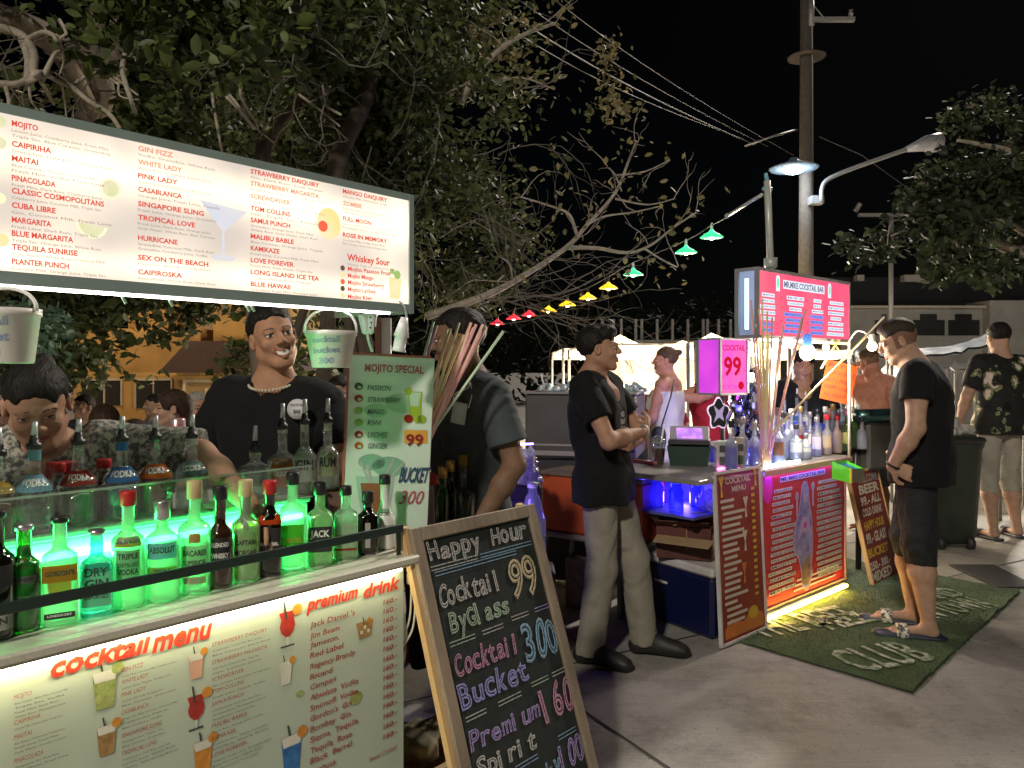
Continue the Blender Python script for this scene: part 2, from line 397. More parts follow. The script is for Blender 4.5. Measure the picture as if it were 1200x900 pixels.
def np_obj(name, pieces, mats, parent=None, loc=(0, 0, 0), smooth=True):
    """pieces: list of (V, F, material index or per-face array)"""
    vs = []; fs = []; mi = []; k = 0
    for V, Fc, m in pieces:
        vs.append(V); fs.append(Fc + k); k += len(V); mi.append(np.full(len(Fc), m) if np.isscalar(m) else m)
    V = np.concatenate(vs); Fc = np.concatenate(fs); mi = np.concatenate(mi)
    me = bpy.data.meshes.new(name); nv, nf = len(V), len(Fc); w_ = Fc.shape[1]
    me.vertices.add(nv); me.vertices.foreach_set('co', np.asarray(V, np.float32).ravel())
    me.loops.add(nf * w_); me.loops.foreach_set('vertex_index', Fc.astype(np.int32).ravel())
    me.polygons.add(nf); me.polygons.foreach_set('loop_start', np.arange(0, nf * w_, w_, dtype=np.int32))
    me.polygons.foreach_set('material_index', mi.astype(np.int32)); me.polygons.foreach_set('use_smooth', np.full(nf, smooth))
    for m in (mats if isinstance(mats, (list, tuple)) else [mats]): me.materials.append(m)
    me.update(); me.validate()
    o = bpy.data.objects.new(name, me); COL.objects.link(o)
    if parent is not None: o.parent = parent
    else: o.location = loc
    return o
# ---------------------------------------------------------------- head
def rot3(yaw, pitch, roll): return Matrix.Rotation(yaw, 3, 'Z') @ Matrix.Rotation(pitch, 3, 'X') @ Matrix.Rotation(roll, 3, 'Y')
def head_parts(hc, yaw=0, pitch=0, roll=0, sc=1.0, smile=0, female=0, wide=1.0, neck=None, nr=.057):
    """face looks along +Y of the head's own frame; pitch<0 looks down"""
    M = rot3(yaw, pitch, roll); hc = Vector(hc)
    def T(x, y, z): return hc + M @ (Vector((x * wide, y, z)) * sc)
    s = SDF(); E = lambda c, r, k=.02, op='u': s.ell(T(*c), tuple(q * sc for q in (r if isinstance(r, tuple) else (r, r, r))), k * sc, op, M)
    E((0, -.014, .036), (.076 * wide, .096, .084)); E((0, .022, -.03), (.060 * wide, .068, .074), .03)
    E((0, .066, -.098), (.022, .016, .016), .03)
    for q in (-1, 1):
        s.cone(T(.054 * q, -.004, -.055), T(.022 * q, .060, -.094), .020 * sc, .014 * sc, .03 * sc)
        E((.037 * q, .062, -.026 + .006 * smile), (.021 + .003 * smile, .02, .019), .025)
        E((.032 * q, .099, .006), (.015, .014, .010), .012, 's')
        E((.032 * q, .0765, .006), (.0155, .013, .0135), .004)
        s.cone(T(.012 * q, .088, .026), T(.046 * q, .074, .025), .009 * sc, .008 * sc, .012 * sc)
        E((.080 * q, -.008, -.004), (.010, .018, .030), .008); E((.086 * q, -.003, -.002), (.006, .009, .016), .006, 's')
        E((.013 * q, .1, -.024), (.009, .009, .008), .008)
    s.cone(T(0, .086, .02), T(0, .104, -.014), .008 * sc, .011 * sc, .012 * sc); E((0, .108, -.019), (.012, .010, .010), .008)
    mw = .021 + .007 * smile; mz = -.054
    if smile:
        for q in (-1, 1): s.cone(T(0, .090, mz - .001), T(mw * q, .078, mz + .009), .007 * sc, .005 * sc, .006 * sc)
        for q in (-1, 1): s.cone(T(0, .089, mz - .018), T(mw * q, .077, mz + .003), .008 * sc, .005 * sc, .006 * sc)
        for q in (-1, 1): s.cone(T(0, .098, mz - .010), T(mw * .85 * q, .086, mz + .004), .0058 * sc, .003 * sc, .003 * sc, 's')
    else:
        for q in (-1, 1): s.cone(T(0, .089, mz), T(mw * q, .080, mz + .0), .0065 * sc, .004 * sc, .006 * sc)
        for q in (-1, 1): s.cone(T(0, .088, mz - .011), T(mw * .85 * q, .079, mz - .006), .0075 * sc, .004 * sc, .006 * sc)
        for q in (-1, 1): s.cone(T(0, .098, mz - .0055), T(mw * q, .086, mz - .003), .0022 * sc, .0018 * sc, .003 * sc, 's')
    if neck is not None:
        s.cone(T(0, -.022, -.05), neck, nr * sc, (nr + .006) * sc, .03)
    return s, T, M
def face_classify(V, Fc, T, M, hc, sc, smile, female, crop=False):
    """material index per face: 0 skin, 1 lips, 2 eye white, 3 dark (iris, brow), 4 teeth, 5 cropped hair"""
    C = V[Fc].mean(1) - np.array(hc); Lc = (C @ np.array(M)) / sc   # into head frame
    x, y, z = Lc[:, 0], Lc[:, 1], Lc[:, 2]; mi = np.zeros(len(Fc), int); ax = np.abs(x); fr = y > .05
    if crop: mi[(y < .030 + .25 * np.maximum(0, z - .03)) & (z > -.035 - .1 * y) & ~((ax > .074) & (np.abs(z + .004) < .034) & (y > -.03)) & (z + .9 * np.maximum(0, y) > -.03)] = 5
    mz = -.054
    if smile:
        cz = mz - .006 + .012 * (ax / .028) ** 2
        mi[fr & (ax < .030) & (np.abs(z - cz) < .0125)] = 1
        mi[fr & (ax < .021) & (z - cz > -.0085) & (z - cz < .0045)] = 4
    else: mi[fr & (ax < .023) & (z < mz + .0035 * (1 + .6 * np.cos(x * 200))) & (z > mz - .0165 + .3 * ax)] = 1
    ex = ax - .032; open_ = .0042 if not female else .0016
    op = (ex / .0135) ** 2 + ((z - .006) / open_) ** 2 < 1; mi[fr & op] = 2
    mi[fr & op & (np.abs(ex) < .0058)] = 3
    lid = ((ex / .0165) ** 2 + ((z - .008) / (open_ + .0022)) ** 2 < 1) & (z > .0085) & ~op; mi[fr & lid & (ax > .014)] = 3
    bz = .0275 + .003 * np.cos((ax - .03) * 70); th = .0026 if not female else .0011
    mi[fr & (ax > .014) & (ax < .050) & (np.abs(z - bz) < th * (1.25 - .5 * (ax / .05)))] = 3
    return mi
def hair_sdf(hc, yaw, pitch, roll, sc, style, wide=1.0):
    M = rot3(yaw, pitch, roll); hc = Vector(hc); s = SDF()
    def T(x, y, z): return hc + M @ (Vector((x * wide, y, z)) * sc)
    E = lambda c, r, k=.02, op='u': s.ell(T(*c), tuple(q * sc for q in r), k * sc, op, M)
    t = {'short': .008, 'thick': .013, 'fade': .003, 'bun': .004, 'long': .012}[style]
    E((0, -.018, .042), (.078 * wide + t, .098 + t, .084 + t))
    if style == 'fade': E((0, .004, .088), (.060, .080, .044), .03)
    if style == 'thick': E((0, .050, .094), (.058, .050, .034), .03); E((0, -.075, .045), (.066, .034, .06), .03)
    if style == 'long': s.cone(T(0, -.08, .02), T(0, -.085, -.13), .065 * sc, .045 * sc, .03)
    if style in ('bun',): E((-.02, -.115, .075), (.034, .034, .030), .012)
    # cut the face and the neck free
    hl = {'short': .090, 'thick': .070, 'fade': .092, 'bun': .076, 'long': .07}[style]
    E((0, .125, hl - .085), (.082, .085, .085), .012, 's')
    E((0, .03, -.085), (.12, .075, .085), .012, 's'); E((0, -.06, -.145 if style == 'long' else -.10), (.12, .12, .065 if style != 'fade' else .09), .02, 's' if style != 'long' else 'n')
    if style == 'long': s.p = [q for q in s.p if q[6] != 'n']
    for q in (-1, 1):
        E((.088 * q, -.004, -.006), (.026, .024, .036), .008, 's')
        if style != 'long': E((.085 * q, .060, .0), (.040, .050, .060), .012, 's')
        if style in ('short', 'thick'): E((.085 * q, .0, -.05), (.05, .05, .055), .012, 's')
        if style == 'fade': E((.104 * q, -.02, -.01), (.045, .13, .065), .03, 's')
    if style == 'fade': E((0, -.125, -.02), (.12, .05, .065), .03, 's'); E((0, .135, .040), (.10, .060, .055), .02, 's')
    if style == 'short':
        for q in (-1, 1): E((.075 * q, .085, .045), (.035, .05, .05), .02, 's')
    f = 90 / sc
    s.fn(lambda x, y, z: (vnoise(x * f + 9, y * f * .5, z * f * .4) - .5) * (.0045 if style != 'fade' else .0015) + (vnoise(x * 34, y * 22, z * 14) - .5) * (.008 if style in ('thick', 'long') else .004))
    return s
# ---------------------------------------------------------------- hands: palm of four rays, five fingers
def hand(s, wr, dr, nm, side=1, curl=.5, sc=1.0, spread=.10):
    """wr wrist, dr direction of the palm, nm palm normal (fingers curl towards it), side: +1 thumb on dr x nm"""
    wr = Vector(wr); d = Vector(dr).normalized(); nm = Vector(nm); nm = (nm - d * nm.dot(d)).normalized(); a = d.cross(nm).normalized() * side
    kn = []
    for i, q in enumerate((.030, .010, -.010, -.029)):
        k = wr + d * ((.088, .092, .088, .078)[i] * sc) + a * (q * sc); kn.append(k)
        s.cone(wr + a * (q * .55 * sc) + d * .008, k, .0145 * sc, .0115 * sc, .012)
        L3 = [x * sc * (.95, 1.03, .97, .78)[i] for x in (.042, .026, .020)]
        p = k; an = 0; c = curl * (1 + .15 * i)
        for j, ln in enumerate(L3):
            an += c * (.8, 1.0, .6)[j]
            v = (d + a * (q / .03 * spread)).normalized() * math.cos(an) - (-nm) * math.sin(an)
            e = p + v * ln; s.cone(p, e, (.0095 - .0009 * j) * sc, (.0088 - .0009 * j) * sc, .003); p = e
    t0 = wr + d * .020 * sc + a * .026 * sc; t1 = t0 + (d * .55 + a * .75 + nm * .3).normalized() * .040 * sc
    t2 = t1 + (d * .85 + a * .30 + nm * .45).normalized() * .030 * sc; t3 = t2 + (d * .9 - a * .05 + nm * .5).normalized() * .024 * sc
    s.cone(t0, t1, .0145 * sc, .0115 * sc, .01).cone(t1, t2, .0105 * sc, .0098 * sc, .004).cone(t2, t3, .0098 * sc, .0085 * sc, .004)
SKIN = {}
def skin(name, c): return mat('skin_' + name, c, rough=.58, var=.16, scale=22, bump=.22, bscale=160, sss=.10, spec=.3)
def J(**k): return k
def person(label, loc, rz, H=1.72, name='person', skin_c=(.36, .19, .12), hair_c=(.012, .010, .009), hair='short', hyaw=0, hpitch=0, hroll=0, hpos=None,
           smile=0, female=0, wide=1.0, joints=None, shirt=None, pants=None, shoes=None, vx=.006, hands=((.35, 1), (.35, 1)), group=None, bulk=1.0, sleeve=.55, vneck=0, hemz=None, top='tee', bare=False, skirt=False, hscale=1.0, palm=None, girth=1.0, coarse=False, shirt_mats=None, handdir=None):
    """one person, facing +Y in own frame (own right hand = +X). Joints may be overridden to pose."""
    k = H / 1.72; r = root(name, label, 'person', loc, rz, group)
    j = dict(pel=(0, 0, .93), che=(0, 0, 1.24), nek=(0, -.01, 1.46), hd=(0, .02, 1.595),
             shR=(.175, -.01, 1.40), shL=(-.175, -.01, 1.40), elR=(.225, -.02, 1.12), elL=(-.225, -.02, 1.12), wrR=(.235, .06, .88), wrL=(-.235, .06, .88),
             hpR=(.09, 0, .90), hpL=(-.09, 0, .90), knR=(.10, .02, .49), knL=(-.10, .02, .49), anR=(.11, -.02, .085), anL=(-.11, -.02, .085), toR=(.13, .14, .03), toL=(-.13, .14, .03))
    if joints: j.update(joints)
    j = {a: Vector(b) * k for a, b in j.items()}; B = bulk
    sk = skin(f'{int(skin_c[0]*100)}', skin_c)
    lips = mat('lips', (.30, .10, .08), .45, var=.1); eye = mat('eye_white', (.7, .68, .64), .25, var=.02); dark = mat('brow_and_iris', (.012, .009, .008), .5); teeth = mat('teeth', (.8, .77, .7), .3, var=.03)
    SK = [sk, lips, eye, dark, teeth, mat('cropped_hair', tuple(.42 * a + .3 * b for a, b in zip(skin_c, hair_c)), .7, var=.4, scale=160, bump=.3, bscale=400)]
    hsc = .96 * k * hscale
    s, T, M = head_parts(j['hd'], hyaw, hpitch, hroll, hsc, smile, female, wide, j['nek'] - Vector((0, 0, .03)), .054 * (.88 if female else 1) * (.4 + .6 * B))
    s.cone(j['nek'] + Vector((0, 0, -.02)), j['che'] + Vector((0, .005 if vneck <= .015 else .02, .10)), .062, .075 if vneck <= .015 else .098, .05)
    s.cone(j['nek'] + Vector((0, -.01, -.045)), j['shR'].lerp(j['nek'], .25), .05, .045, .05); s.cone(j['nek'] + Vector((0, -.01, -.045)), j['shL'].lerp(j['nek'], .25), .05, .045, .05)
    hv = .0065 if coarse else .003
    V, Fc = s.mesh(hv); pcs = [(V, Fc, face_classify(V, Fc, T, M, j['hd'], hsc, smile, female, hair == 'fade'))]
    # torso under the clothes
    def torso(s, g, kk=.05):
        c, p, sr, sl = j['che'], j['pel'], j['shR'], j['shL']
        fx = (M0 @ Vector((0, 1, 0)))
        s.cone(c + Vector((.06, 0, .02)) * 1, p + Vector((.05, 0, .03)), .118 * B * girth + g, .112 * B * girth + g, kk)
        s.cone(c + Vector((-.06, 0, .02)) * 1, p + Vector((-.05, 0, .03)), .118 * B * girth + g, .112 * B * girth + g, kk)
        s.cone(sr.lerp(sl, .12) + Vector((0, 0, -.02)), sl.lerp(sr, .12) + Vector((0, 0, -.02)), .066 * B + g, None, kk)
        s.cone(sr + Vector((0, 0, -.005)), sr.lerp(c, .5), .058 * B + g, .09 * B + g, kk); s.cone(sl + Vector((0, 0, -.005)), sl.lerp(c, .5), .058 * B + g, .09 * B + g, kk)
        s.cone(j['nek'] + Vector((0, -.005, -.045)), sr.lerp(sl, .2) + Vector((0, 0, .012)), .045 + g, .05 + g, kk); s.cone(j['nek'] + Vector((0, -.005, -.045)), sl.lerp(sr, .2) + Vector((0, 0, .012)), .045 + g, .05 + g, kk)
        if female: 
            for q in (-1, 1): s.ell(c + Vector((.07 * q, .085, -.01)), (.06 + g, .055 + g, .06 + g), .04)
    M0 = Matrix.Identity(3)
    if bare:
        s = SDF(); torso(s, -.004)
        for q in (-1, 1): s.ell(j['che'] + Vector((.065 * q, .10 * B, .05)), (.07, .03, .055), .04)
        V, Fc = s.mesh(max(vx, .006)); pcs.append((V, Fc, 0))
    # arms with hands
    for q, sh, el, wr, hi in ((1, 'shR', 'elR', 'wrR', 0), (-1, 'shL', 'elL', 'wrL', 1)):
        s = SDF(); a, b, c = j[sh], j[el], j[wr]
        s.cone(a, a.lerp(b, .45), .050 * B, .046 * B, .02).cone(a.lerp(b, .45), b, .046 * B, .038 * B, .02).cone(b, b.lerp(c, .35), .040 * B, .039 * B, .02).cone(b.lerp(c, .35), c, .039 * B, .026 * (.5 + .5 * B), .02)
        fd = (c - b).normalized(); nm = Vector((-q, 0, 0)) if not palm or palm[hi] is None else Vector(palm[hi])
        if handdir and handdir[hi] is not None: fd = Vector(handdir[hi]).normalized()
        curl, sd = hands[hi]
        hand(s, c, fd, nm, sd, curl, .98 * k * (.9 if female else 1)); V, Fc = s.mesh(.006 if coarse else .0036); pcs.append((V, Fc, 0))
    # legs
    lg = SDF(); any_leg = pants is None or pants[1] > .12 or skirt
    for q in 'RL':
        h, n_, a_ = j['hp' + q], j['kn' + q], j['an' + q]
        lg.cone(h, n_, .082 * B, .054 * B, .03).cone(n_, n_.lerp(a_, .35), .052 * B, .056 * B, .02).cone(n_.lerp(a_, .35), a_, .056 * B, .034, .03)
        t = j['to' + q]; lg.cone(a_, Vector((a_.x, a_.y - .02, t.z + .01)), .034, .03, .02); lg.cone(Vector((a_.x, a_.y, t.z + .012)), t.lerp(a_, .35) * Vector((1, 1, 0)) + Vector((0, 0, t.z + .012)) if False else Vector((t.x, t.y, t.z + .004)), .032, .020, .03)
        f = Vector((t.x - a_.x, t.y - a_.y, 0)).normalized(); sd_ = Vector((f.y, -f.x, 0))
        for i in range(5): lg.cone(t + sd_ * (.022 - .011 * i) * (1 if q == 'L' else -1) - f * .01, t + sd_ * (.026 - .0125 * i) * (1 if q == 'L' else -1) + f * (.040 - .007 * i) + Vector((0, 0, -.008)), .0125 - .001 * i, .0095 - .0008 * i, .004)
    if any_leg: V, Fc = lg.mesh(.007 if coarse else .005); pcs.append((V, Fc, 0))
    np_obj('body', pcs, SK, r)
    # hair
    if hair:
        V, Fc = hair_sdf(j['hd'], hyaw, hpitch, hroll, hsc, hair, wide).mesh(.0065 if coarse else .0035)
        np_obj('hair', [(V, Fc, 0)], mat(f'hair_{hair_c[0]:.3f}', hair_c, .6, var=.5, scale=90, bump=.5, bscale=200, spec=.22, stretch=(1, .5, .3)), r)
    # shirt
    if shirt:
        s = SDF(); g = .012
        torso(s, g)
        hz = (hemz if hemz else .86) * k
        s.cone(j['pel'] + Vector((.04, 0, 0)), Vector((j['pel'].x + .045, j['pel'].y, hz - .03)), .118 * B * girth + g, .128 * B * girth + g, .05); s.cone(j['pel'], j['hpR'] + Vector((0, 0, -.04)), .11 * B * girth + g, .112 * B + g, .05); s.cone(j['pel'], j['hpL'] + Vector((0, 0, -.04)), .11 * B * girth + g, .112 * B + g, .05); s.cone(j['pel'] + Vector((-.04, 0, 0)), Vector((j['pel'].x - .045, j['pel'].y, hz - .03)), .118 * B * girth + g, .122 * B * girth + g, .05)
        s.plane((0, 0, hz), (0, 0, -1))
        if top == 'strapless': s.plane((0, 0, j['che'].z + .10), (0, 0, 1))
        # neckline
        s.cone(j['nek'] + Vector((0, .012, -.035)), j['nek'] + Vector((0, .0, .12)), .066, .09, .01, 's')
        if vneck > .015: s.cone(j['nek'] + Vector((0, .08, -.035 - vneck)), j['nek'] + Vector((0, .09, .03)), .014, .05, .012, 's'); s.cone(j['nek'] + Vector((0, .13, -.05 - vneck)), j['nek'] + Vector((0, .13, .0)), .03, .06, .012, 's')
        V1, F1 = None, None
        amp = .011
        wr_ = lambda x, y, z: ((vnoise(x * 11 + 5, y * 11, z * 8 + x * 9) - .5) * amp * 1.3 + (.22 - np.abs(vnoise(x * 9, y * 9 + 7, z * 13 - x * 11) - .5)) * amp * 1.5 + (.22 - np.abs(vnoise(x * 20 + 3, y * 20, z * 17 + x * 20) - .5)) * amp * .7)
        s.fn(wr_); V, Fc = s.mesh(max(vx, .006)); sp = [(V, Fc, 0)]
        if top != 'strapless':
            for sh, el, wr in (('shR', 'elR', 'wrR'), ('shL', 'elL', 'wrL')):
                a, b, c = j[sh], j[el], j[wr]; s = SDF()
                if sleeve <= 1:
                    e = a.lerp(b, sleeve + .12); s.cone(a + Vector((0, 0, -.004)), e, .062 * B + g * .6, .060 * B + g * 1.0, .02); s.plane(a.lerp(b, sleeve), b - a)
                else:
                    s.cone(a, b, .062 * B + g * .6, .05 * B + g, .02); s.cone(b, b.lerp(c, sleeve - 1 + .1), .05 * B + g, .045 * B + g, .02); s.plane(b.lerp(c, sleeve - 1), c - b)
                s.fn(lambda x, y, z: (vnoise(x * 14, y * 14, z * 14) - .5) * .010 + (.22 - np.abs(vnoise(x * 16, y * 16 + 5, z * 26 + x * 12) - .5)) * .010); V, Fc = s.mesh(max(vx * .8, .005)); sp.append((V, Fc, 0))
        np_obj('shirt', sp, shirt, r)
    if pants:
        m_, cuff = pants; s = SDF(); g = .014     # cuff: height of the trouser end above the ground (fraction of the shank)
        s.cone(j['pel'] + Vector((.05, 0, .06)), j['hpR'] + Vector((0, 0, .0)), .100 * B * girth, .094 * B, .05); s.cone(j['pel'] + Vector((-.05, 0, .06)), j['hpL'] + Vector((0, 0, 0)), .100 * B * girth, .094 * B, .05)
        ps = []
        for q in 'RL':
            h, n_, a_ = j['hp' + q], j['kn' + q], j['an' + q]
            lo = a_.lerp(n_, max(0, (cuff - a_.z) / max(.01, n_.z - a_.z))) if cuff > a_.z else a_ + Vector((0, 0, cuff - a_.z))
            s.cone(h, n_, .088 * B + g * .3, .064 * B + g * .8, .035).cone(n_, lo, .066 * B + g, .052 * B + g * 1.1, .02)
        if skirt:
            for q in range(6):
                an = q * PI / 3; s.cone(j['pel'], Vector((j['pel'].x + .16 * math.cos(an), j['pel'].y + .14 * math.sin(an), cuff)), .11, .07, .08)
        s.plane((0, 0, cuff), (0, 0, -1)); s.plane((0, 0, j['pel'].z + .10 * k), (0, 0, 1))
        s.fn(lambda x, y, z: (.22 - np.abs(vnoise(x * 9 + 3, y * 9, z * 11 + x * 16) - .5)) * .022 + (.22 - np.abs(vnoise(x * 20, y * 20, z * 22 - x * 24) - .5)) * .009)
        V, Fc = s.mesh(max(vx, .006)); np_obj('skirt' if skirt else 'trousers', [(V, Fc, 0)], m_, r)
    if shoes:
        for q in 'RL':
            a_, t = j['an' + q], j['to' + q]; f = Vector((t.x - a_.x, t.y - a_.y, 0)).normalized(); s = SDF(); z0 = t.z - .03
            heel = Vector((a_.x, a_.y, 0)) - f * .045; toe = Vector((t.x, t.y, 0)) + f * .06
            if shoes[0] == 'shoe':
                s.cone(heel + Vector((0, 0, z0 + .04)), a_ + Vector((0, 0, .0)), .038, .045, .03); s.cone(heel + f * .02 + Vector((0, 0, z0 + .045)), toe - f * .03 + Vector((0, 0, z0 + .035)), .042, .040, .03, flat=((0, 0, 1), .8))
                s.cone(a_ + f * .02, toe - f * .06 + Vector((0, 0, z0 + .05)), .042, .032, .03)
                s.plane((0, 0, z0 + .003), (0, 0, -1)); s.plane(a_ + Vector((0, 0, .03)), (0, 0, 1))
                V, Fc = s.mesh(.005); np_obj('shoe', [(V, Fc, 0)], shoes[1], r)
            else:     # slide sandal: sole and a strap over the foot
                s.cone(heel + Vector((0, 0, z0 + .012)), toe + Vector((0, 0, z0 + .010)), .046, .050, .02, flat=((0, 0, 1), .42)); s.plane((0, 0, z0 + .001), (0, 0, -1))
                V, Fc = s.mesh(.005); so_ = np_obj('sandal', [(V, Fc, 0)], shoes[1], r)
                s = SDF(); c0 = heel.lerp(toe, .66); sdv = Vector((f.y, -f.x, 0)); pts = [c0 + sdv * (.050 * math.cos(a)) + Vector((0, 0, z0 + .012 + .050 * math.sin(a))) for a in np.linspace(0, PI, 9)]
                for a, b in zip(pts, pts[1:]): [s.cone(a + f * e, b + f * e, .0065, None, .008) for e in (-.027, -.018, -.009, 0, .009, .018)]
                V, Fc = s.mesh(.004); o_ = np_obj('strap', [(V, Fc, 0)], shoes[2], so_)
    return r, T, M, j
# ================================================================= THE SETTING
def structure(o): o['kind'] = 'structure'; return o
# ground: brushed concrete to the horizon
m, n, l, out = _new('concrete'); _m['concrete'] = m
b = n.new('ShaderNodeBsdfPrincipled'); l.new(b.outputs[0], out.inputs[0]); tc = n.new('ShaderNodeTexCoord')
def noise(sc, det=6, st=(1, 1, 1), rot=0, rough=.6):
    mp = n.new('ShaderNodeMapping'); mp.inputs['Scale'].default_value = st; mp.inputs['Rotation'].default_value = (0, 0, rot); l.new(tc.outputs['Object'], mp.inputs[0])
    q = n.new('ShaderNodeTexNoise'); q.inputs['Scale'].default_value = sc; q.inputs['Detail'].default_value = det; q.inputs['Roughness'].default_value = rough; l.new(mp.outputs[0], q.inputs[0]); return q
def ramp(src, stops):
    r_ = n.new('ShaderNodeValToRGB'); l.new(src.outputs[0], r_.inputs[0]); e = r_.color_ramp.elements
    e[0].position, e[0].color = stops[0][0], (*stops[0][1], 1); e[1].position, e[1].color = stops[-1][0], (*stops[-1][1], 1)
    for p_, c_ in stops[1:-1]: x = e.new(p_); x.color = (*c_, 1)
    return r_
def mixc(a, b_, f, typ='MULTIPLY'):
    x = n.new('ShaderNodeMix'); x.data_type = 'RGBA'; x.blend_type = typ; x.inputs[0].default_value = f; l.new(a.outputs[0], x.inputs[6]); l.new(b_.outputs[0], x.inputs[7])
    class O: outputs = [x.outputs[2]]
    return O
big = ramp(noise(.8, 5), [(.3, (.36, .345, .31)), (.7, (.52, .495, .45))]); fine = ramp(noise(90, 4), [(.25, (.72, .72, .72)), (.75, (1, 1, 1))])
broom = ramp(noise(3, 3, (1, 60, 1), R(-42)), [(.3, (.58, .58, .58)), (.7, (1, 1, 1))]); stain = ramp(noise(2.6, 10, rough=.8), [(.34, (.38, .35, .33)), (.52, (1, 1, 1))])
spk = ramp(noise(38, 3, rough=.5), [(.30, (.45, .42, .40)), (.36, (1, 1, 1))]); lgt = ramp(noise(17, 4, rough=.7), [(.62, (1, 1, 1)), (.72, (1.35, 1.33, 1.28))])
l.new(mixc(mixc(mixc(mixc(mixc(big, fine, .7), broom, .55), stain, .7), spk, .6), lgt, .8).outputs[0], b.inputs['Base Color']); b.inputs['Roughness'].default_value = .62
nb = noise(3, 3, (1, 60, 1), R(-42)); nf = noise(140, 3); ad = n.new('ShaderNodeMath'); ad.operation = 'ADD'; l.new(nb.outputs[0], ad.inputs[0]); l.new(nf.outputs[0], ad.inputs[1])
bp = n.new('ShaderNodeBump'); bp.inputs['Strength'].default_value = .5; bp.inputs['Distance'].default_value = .006; l.new(ad.outputs[0], bp.inputs['Height']); l.new(bp.outputs[0], b.inputs['Normal'])
g = MB().quad((-150, -40, 0), (150, -40, 0), (150, 260, 0), (-150, 260, 0)); structure(g.build('ground', m))
# joints between the slabs, a little dark sunk line each
jm = mat('joint', (.05, .045, .04), .9); jb = MB()
def gp(px, py): Y = CH * F / (py - HZ); return Vector(((px - 600) / F * Y, Y, 0))
def strip(mb, a, b, wd, z): 
    d = (b - a).normalized(); e = Vector((-d.y, d.x, 0)) * wd / 2; z = Vector((0, 0, z)); mb.quad(a - e + z, b - e + z, b + e + z, a + e + z)
ja, jb2 = gp(690, 838), gp(790, 905); dj = (jb2 - ja).normalized(); strip(jb, ja - dj * 4, ja + dj * 6, .012, .004)
jq = gp(1150, 668); dq = Vector((dj.y, -dj.x, 0)); strip(jb, jq - dq * 5 + dj * .0, jq + dq * 9, .012, .004)
a = gp(700, 655); strip(jb, a, a + Vector((9, 2.2, 0)), .012, .004)
structure(jb.build('pavement', jm))
# grass carpet with faded white letters, front edge curling
A, B_, C_, D_ = gp(856, 751), gp(1068, 814), gp(1196, 694), gp(1092, 662)
E_ = A + (D_ - B_) * .55 + (A - B_) * .1
m, n, l, out = _new('grass_carpet'); _m['carpet'] = m
b = n.new('ShaderNodeBsdfPrincipled'); l.new(b.outputs[0], out.inputs[0]); tc = n.new('ShaderNodeTexCoord')
c1 = ramp(noise(5, 5), [(.3, (.045, .12, .028)), (.7, (.13, .25, .07))]); c2 = ramp(noise(260, 2), [(.3, (.45, .5, .45)), (.7, (1, 1, 1))]); c3 = ramp(noise(1.4, 3), [(.42, (.75, .72, .62)), (.6, (1, 1, 1))])
l.new(mixc(mixc(c1, c2, .9), c3, .8).outputs[0], b.inputs['Base Color']); b.inputs['Roughness'].default_value = .9; b.inputs['Sheen Weight'].default_value = .12
nn = noise(300, 2); bp = n.new('ShaderNodeBump'); bp.inputs['Strength'].default_value = 1; bp.inputs['Distance'].default_value = .02; l.new(nn.outputs[0], bp.inputs['Height']); l.new(bp.outputs[0], b.inputs['Normal'])
cr = root('grass_carpet', 'worn green artificial grass carpet with faded white letters under the customer', 'carpet', A)
far_l = B_ + (A - B_) * 1.12; du = (C_ - B_).normalized(); dv = (A - B_).normalized(); lu = (C_ - B_).length; wv = (A - B_).length
def cp(u, v, z=0): return B_ + du * u + dv * v + Vector((0, 0, z))
mb = MB(); nu, nv = 60, 34
H_ = lambda u, v: .010 + .004 * float(vnoise(np.array([u * 7.]), np.array([v * 7.]), np.array([0.]))[0]) + (.012 * max(0, 1 - abs(v) / .06) if v < .06 else 0) * (.4 + .6 * math.sin(u * 9) ** 2)
grid = []
for i in range(nu + 1):
    for k in range(nv + 1):
        u = lu * i / nu; v = (wv + .55 + .75 * (i / nu)) * k / nv; e = random.uniform(-.006, .006) if k in (0, nv) or i in (0, nu) else 0
        grid.append(cp(u + e, v + e, H_(u, v)))
fs = [(i * (nv + 1) + k, (i + 1) * (nv + 1) + k, (i + 1) * (nv + 1) + k + 1, i * (nv + 1) + k + 1) for i in range(nu) for k in range(nv)]
mb.add(grid, fs, 0, True)
for i in range(nu): p, q = grid[i * (nv + 1)], grid[(i + 1) * (nv + 1)]; mb.add([p, q, (q.x, q.y, .001), (p.x, p.y, .001)], [(0, 1, 2, 3)], 0)
for k in range(nv): p, q = grid[nu * (nv + 1) + k], grid[nu * (nv + 1) + k + 1]; mb.add([p, q, (q.x, q.y, .001), (p.x, p.y, .001)], [(0, 1, 2, 3)], 0)
for i in range(9000):
    u = random.uniform(0, lu); v = random.uniform(0, wv + .1); q = cp(u, v, H_(u, v)); a_ = random.uniform(0, PI); hh = random.uniform(.006, .014)
    e = Vector((math.cos(a_), math.sin(a_), 0)) * .0016; mb.add([q - e, q + e, q + Vector((random.uniform(-.006, .006), random.uniform(-.006, .006), hh))], [(0, 1, 2)], 0)
mb.build('mat', _m['carpet'], cr)
lm = mat('faded_white_paint', (.42, .46, .38), .9, c2=(.09, .16, .06), scale=30, contrast=(.40, .60))
mb = MB()
def carpet_text(t, a, b, h):
    a = gp(*a); u_ = gp(*b) - a; text(mb, t, a + Vector((0, 0, .021)), u_.normalized(), Vector((-u_.y, u_.x, 0)).normalized(), h, width=u_.length, bold=.02)
carpet_text('THE BEST', (893, 752), (1018, 727), .24); carpet_text('FIZZ', (975, 742), (1030, 730), .17)
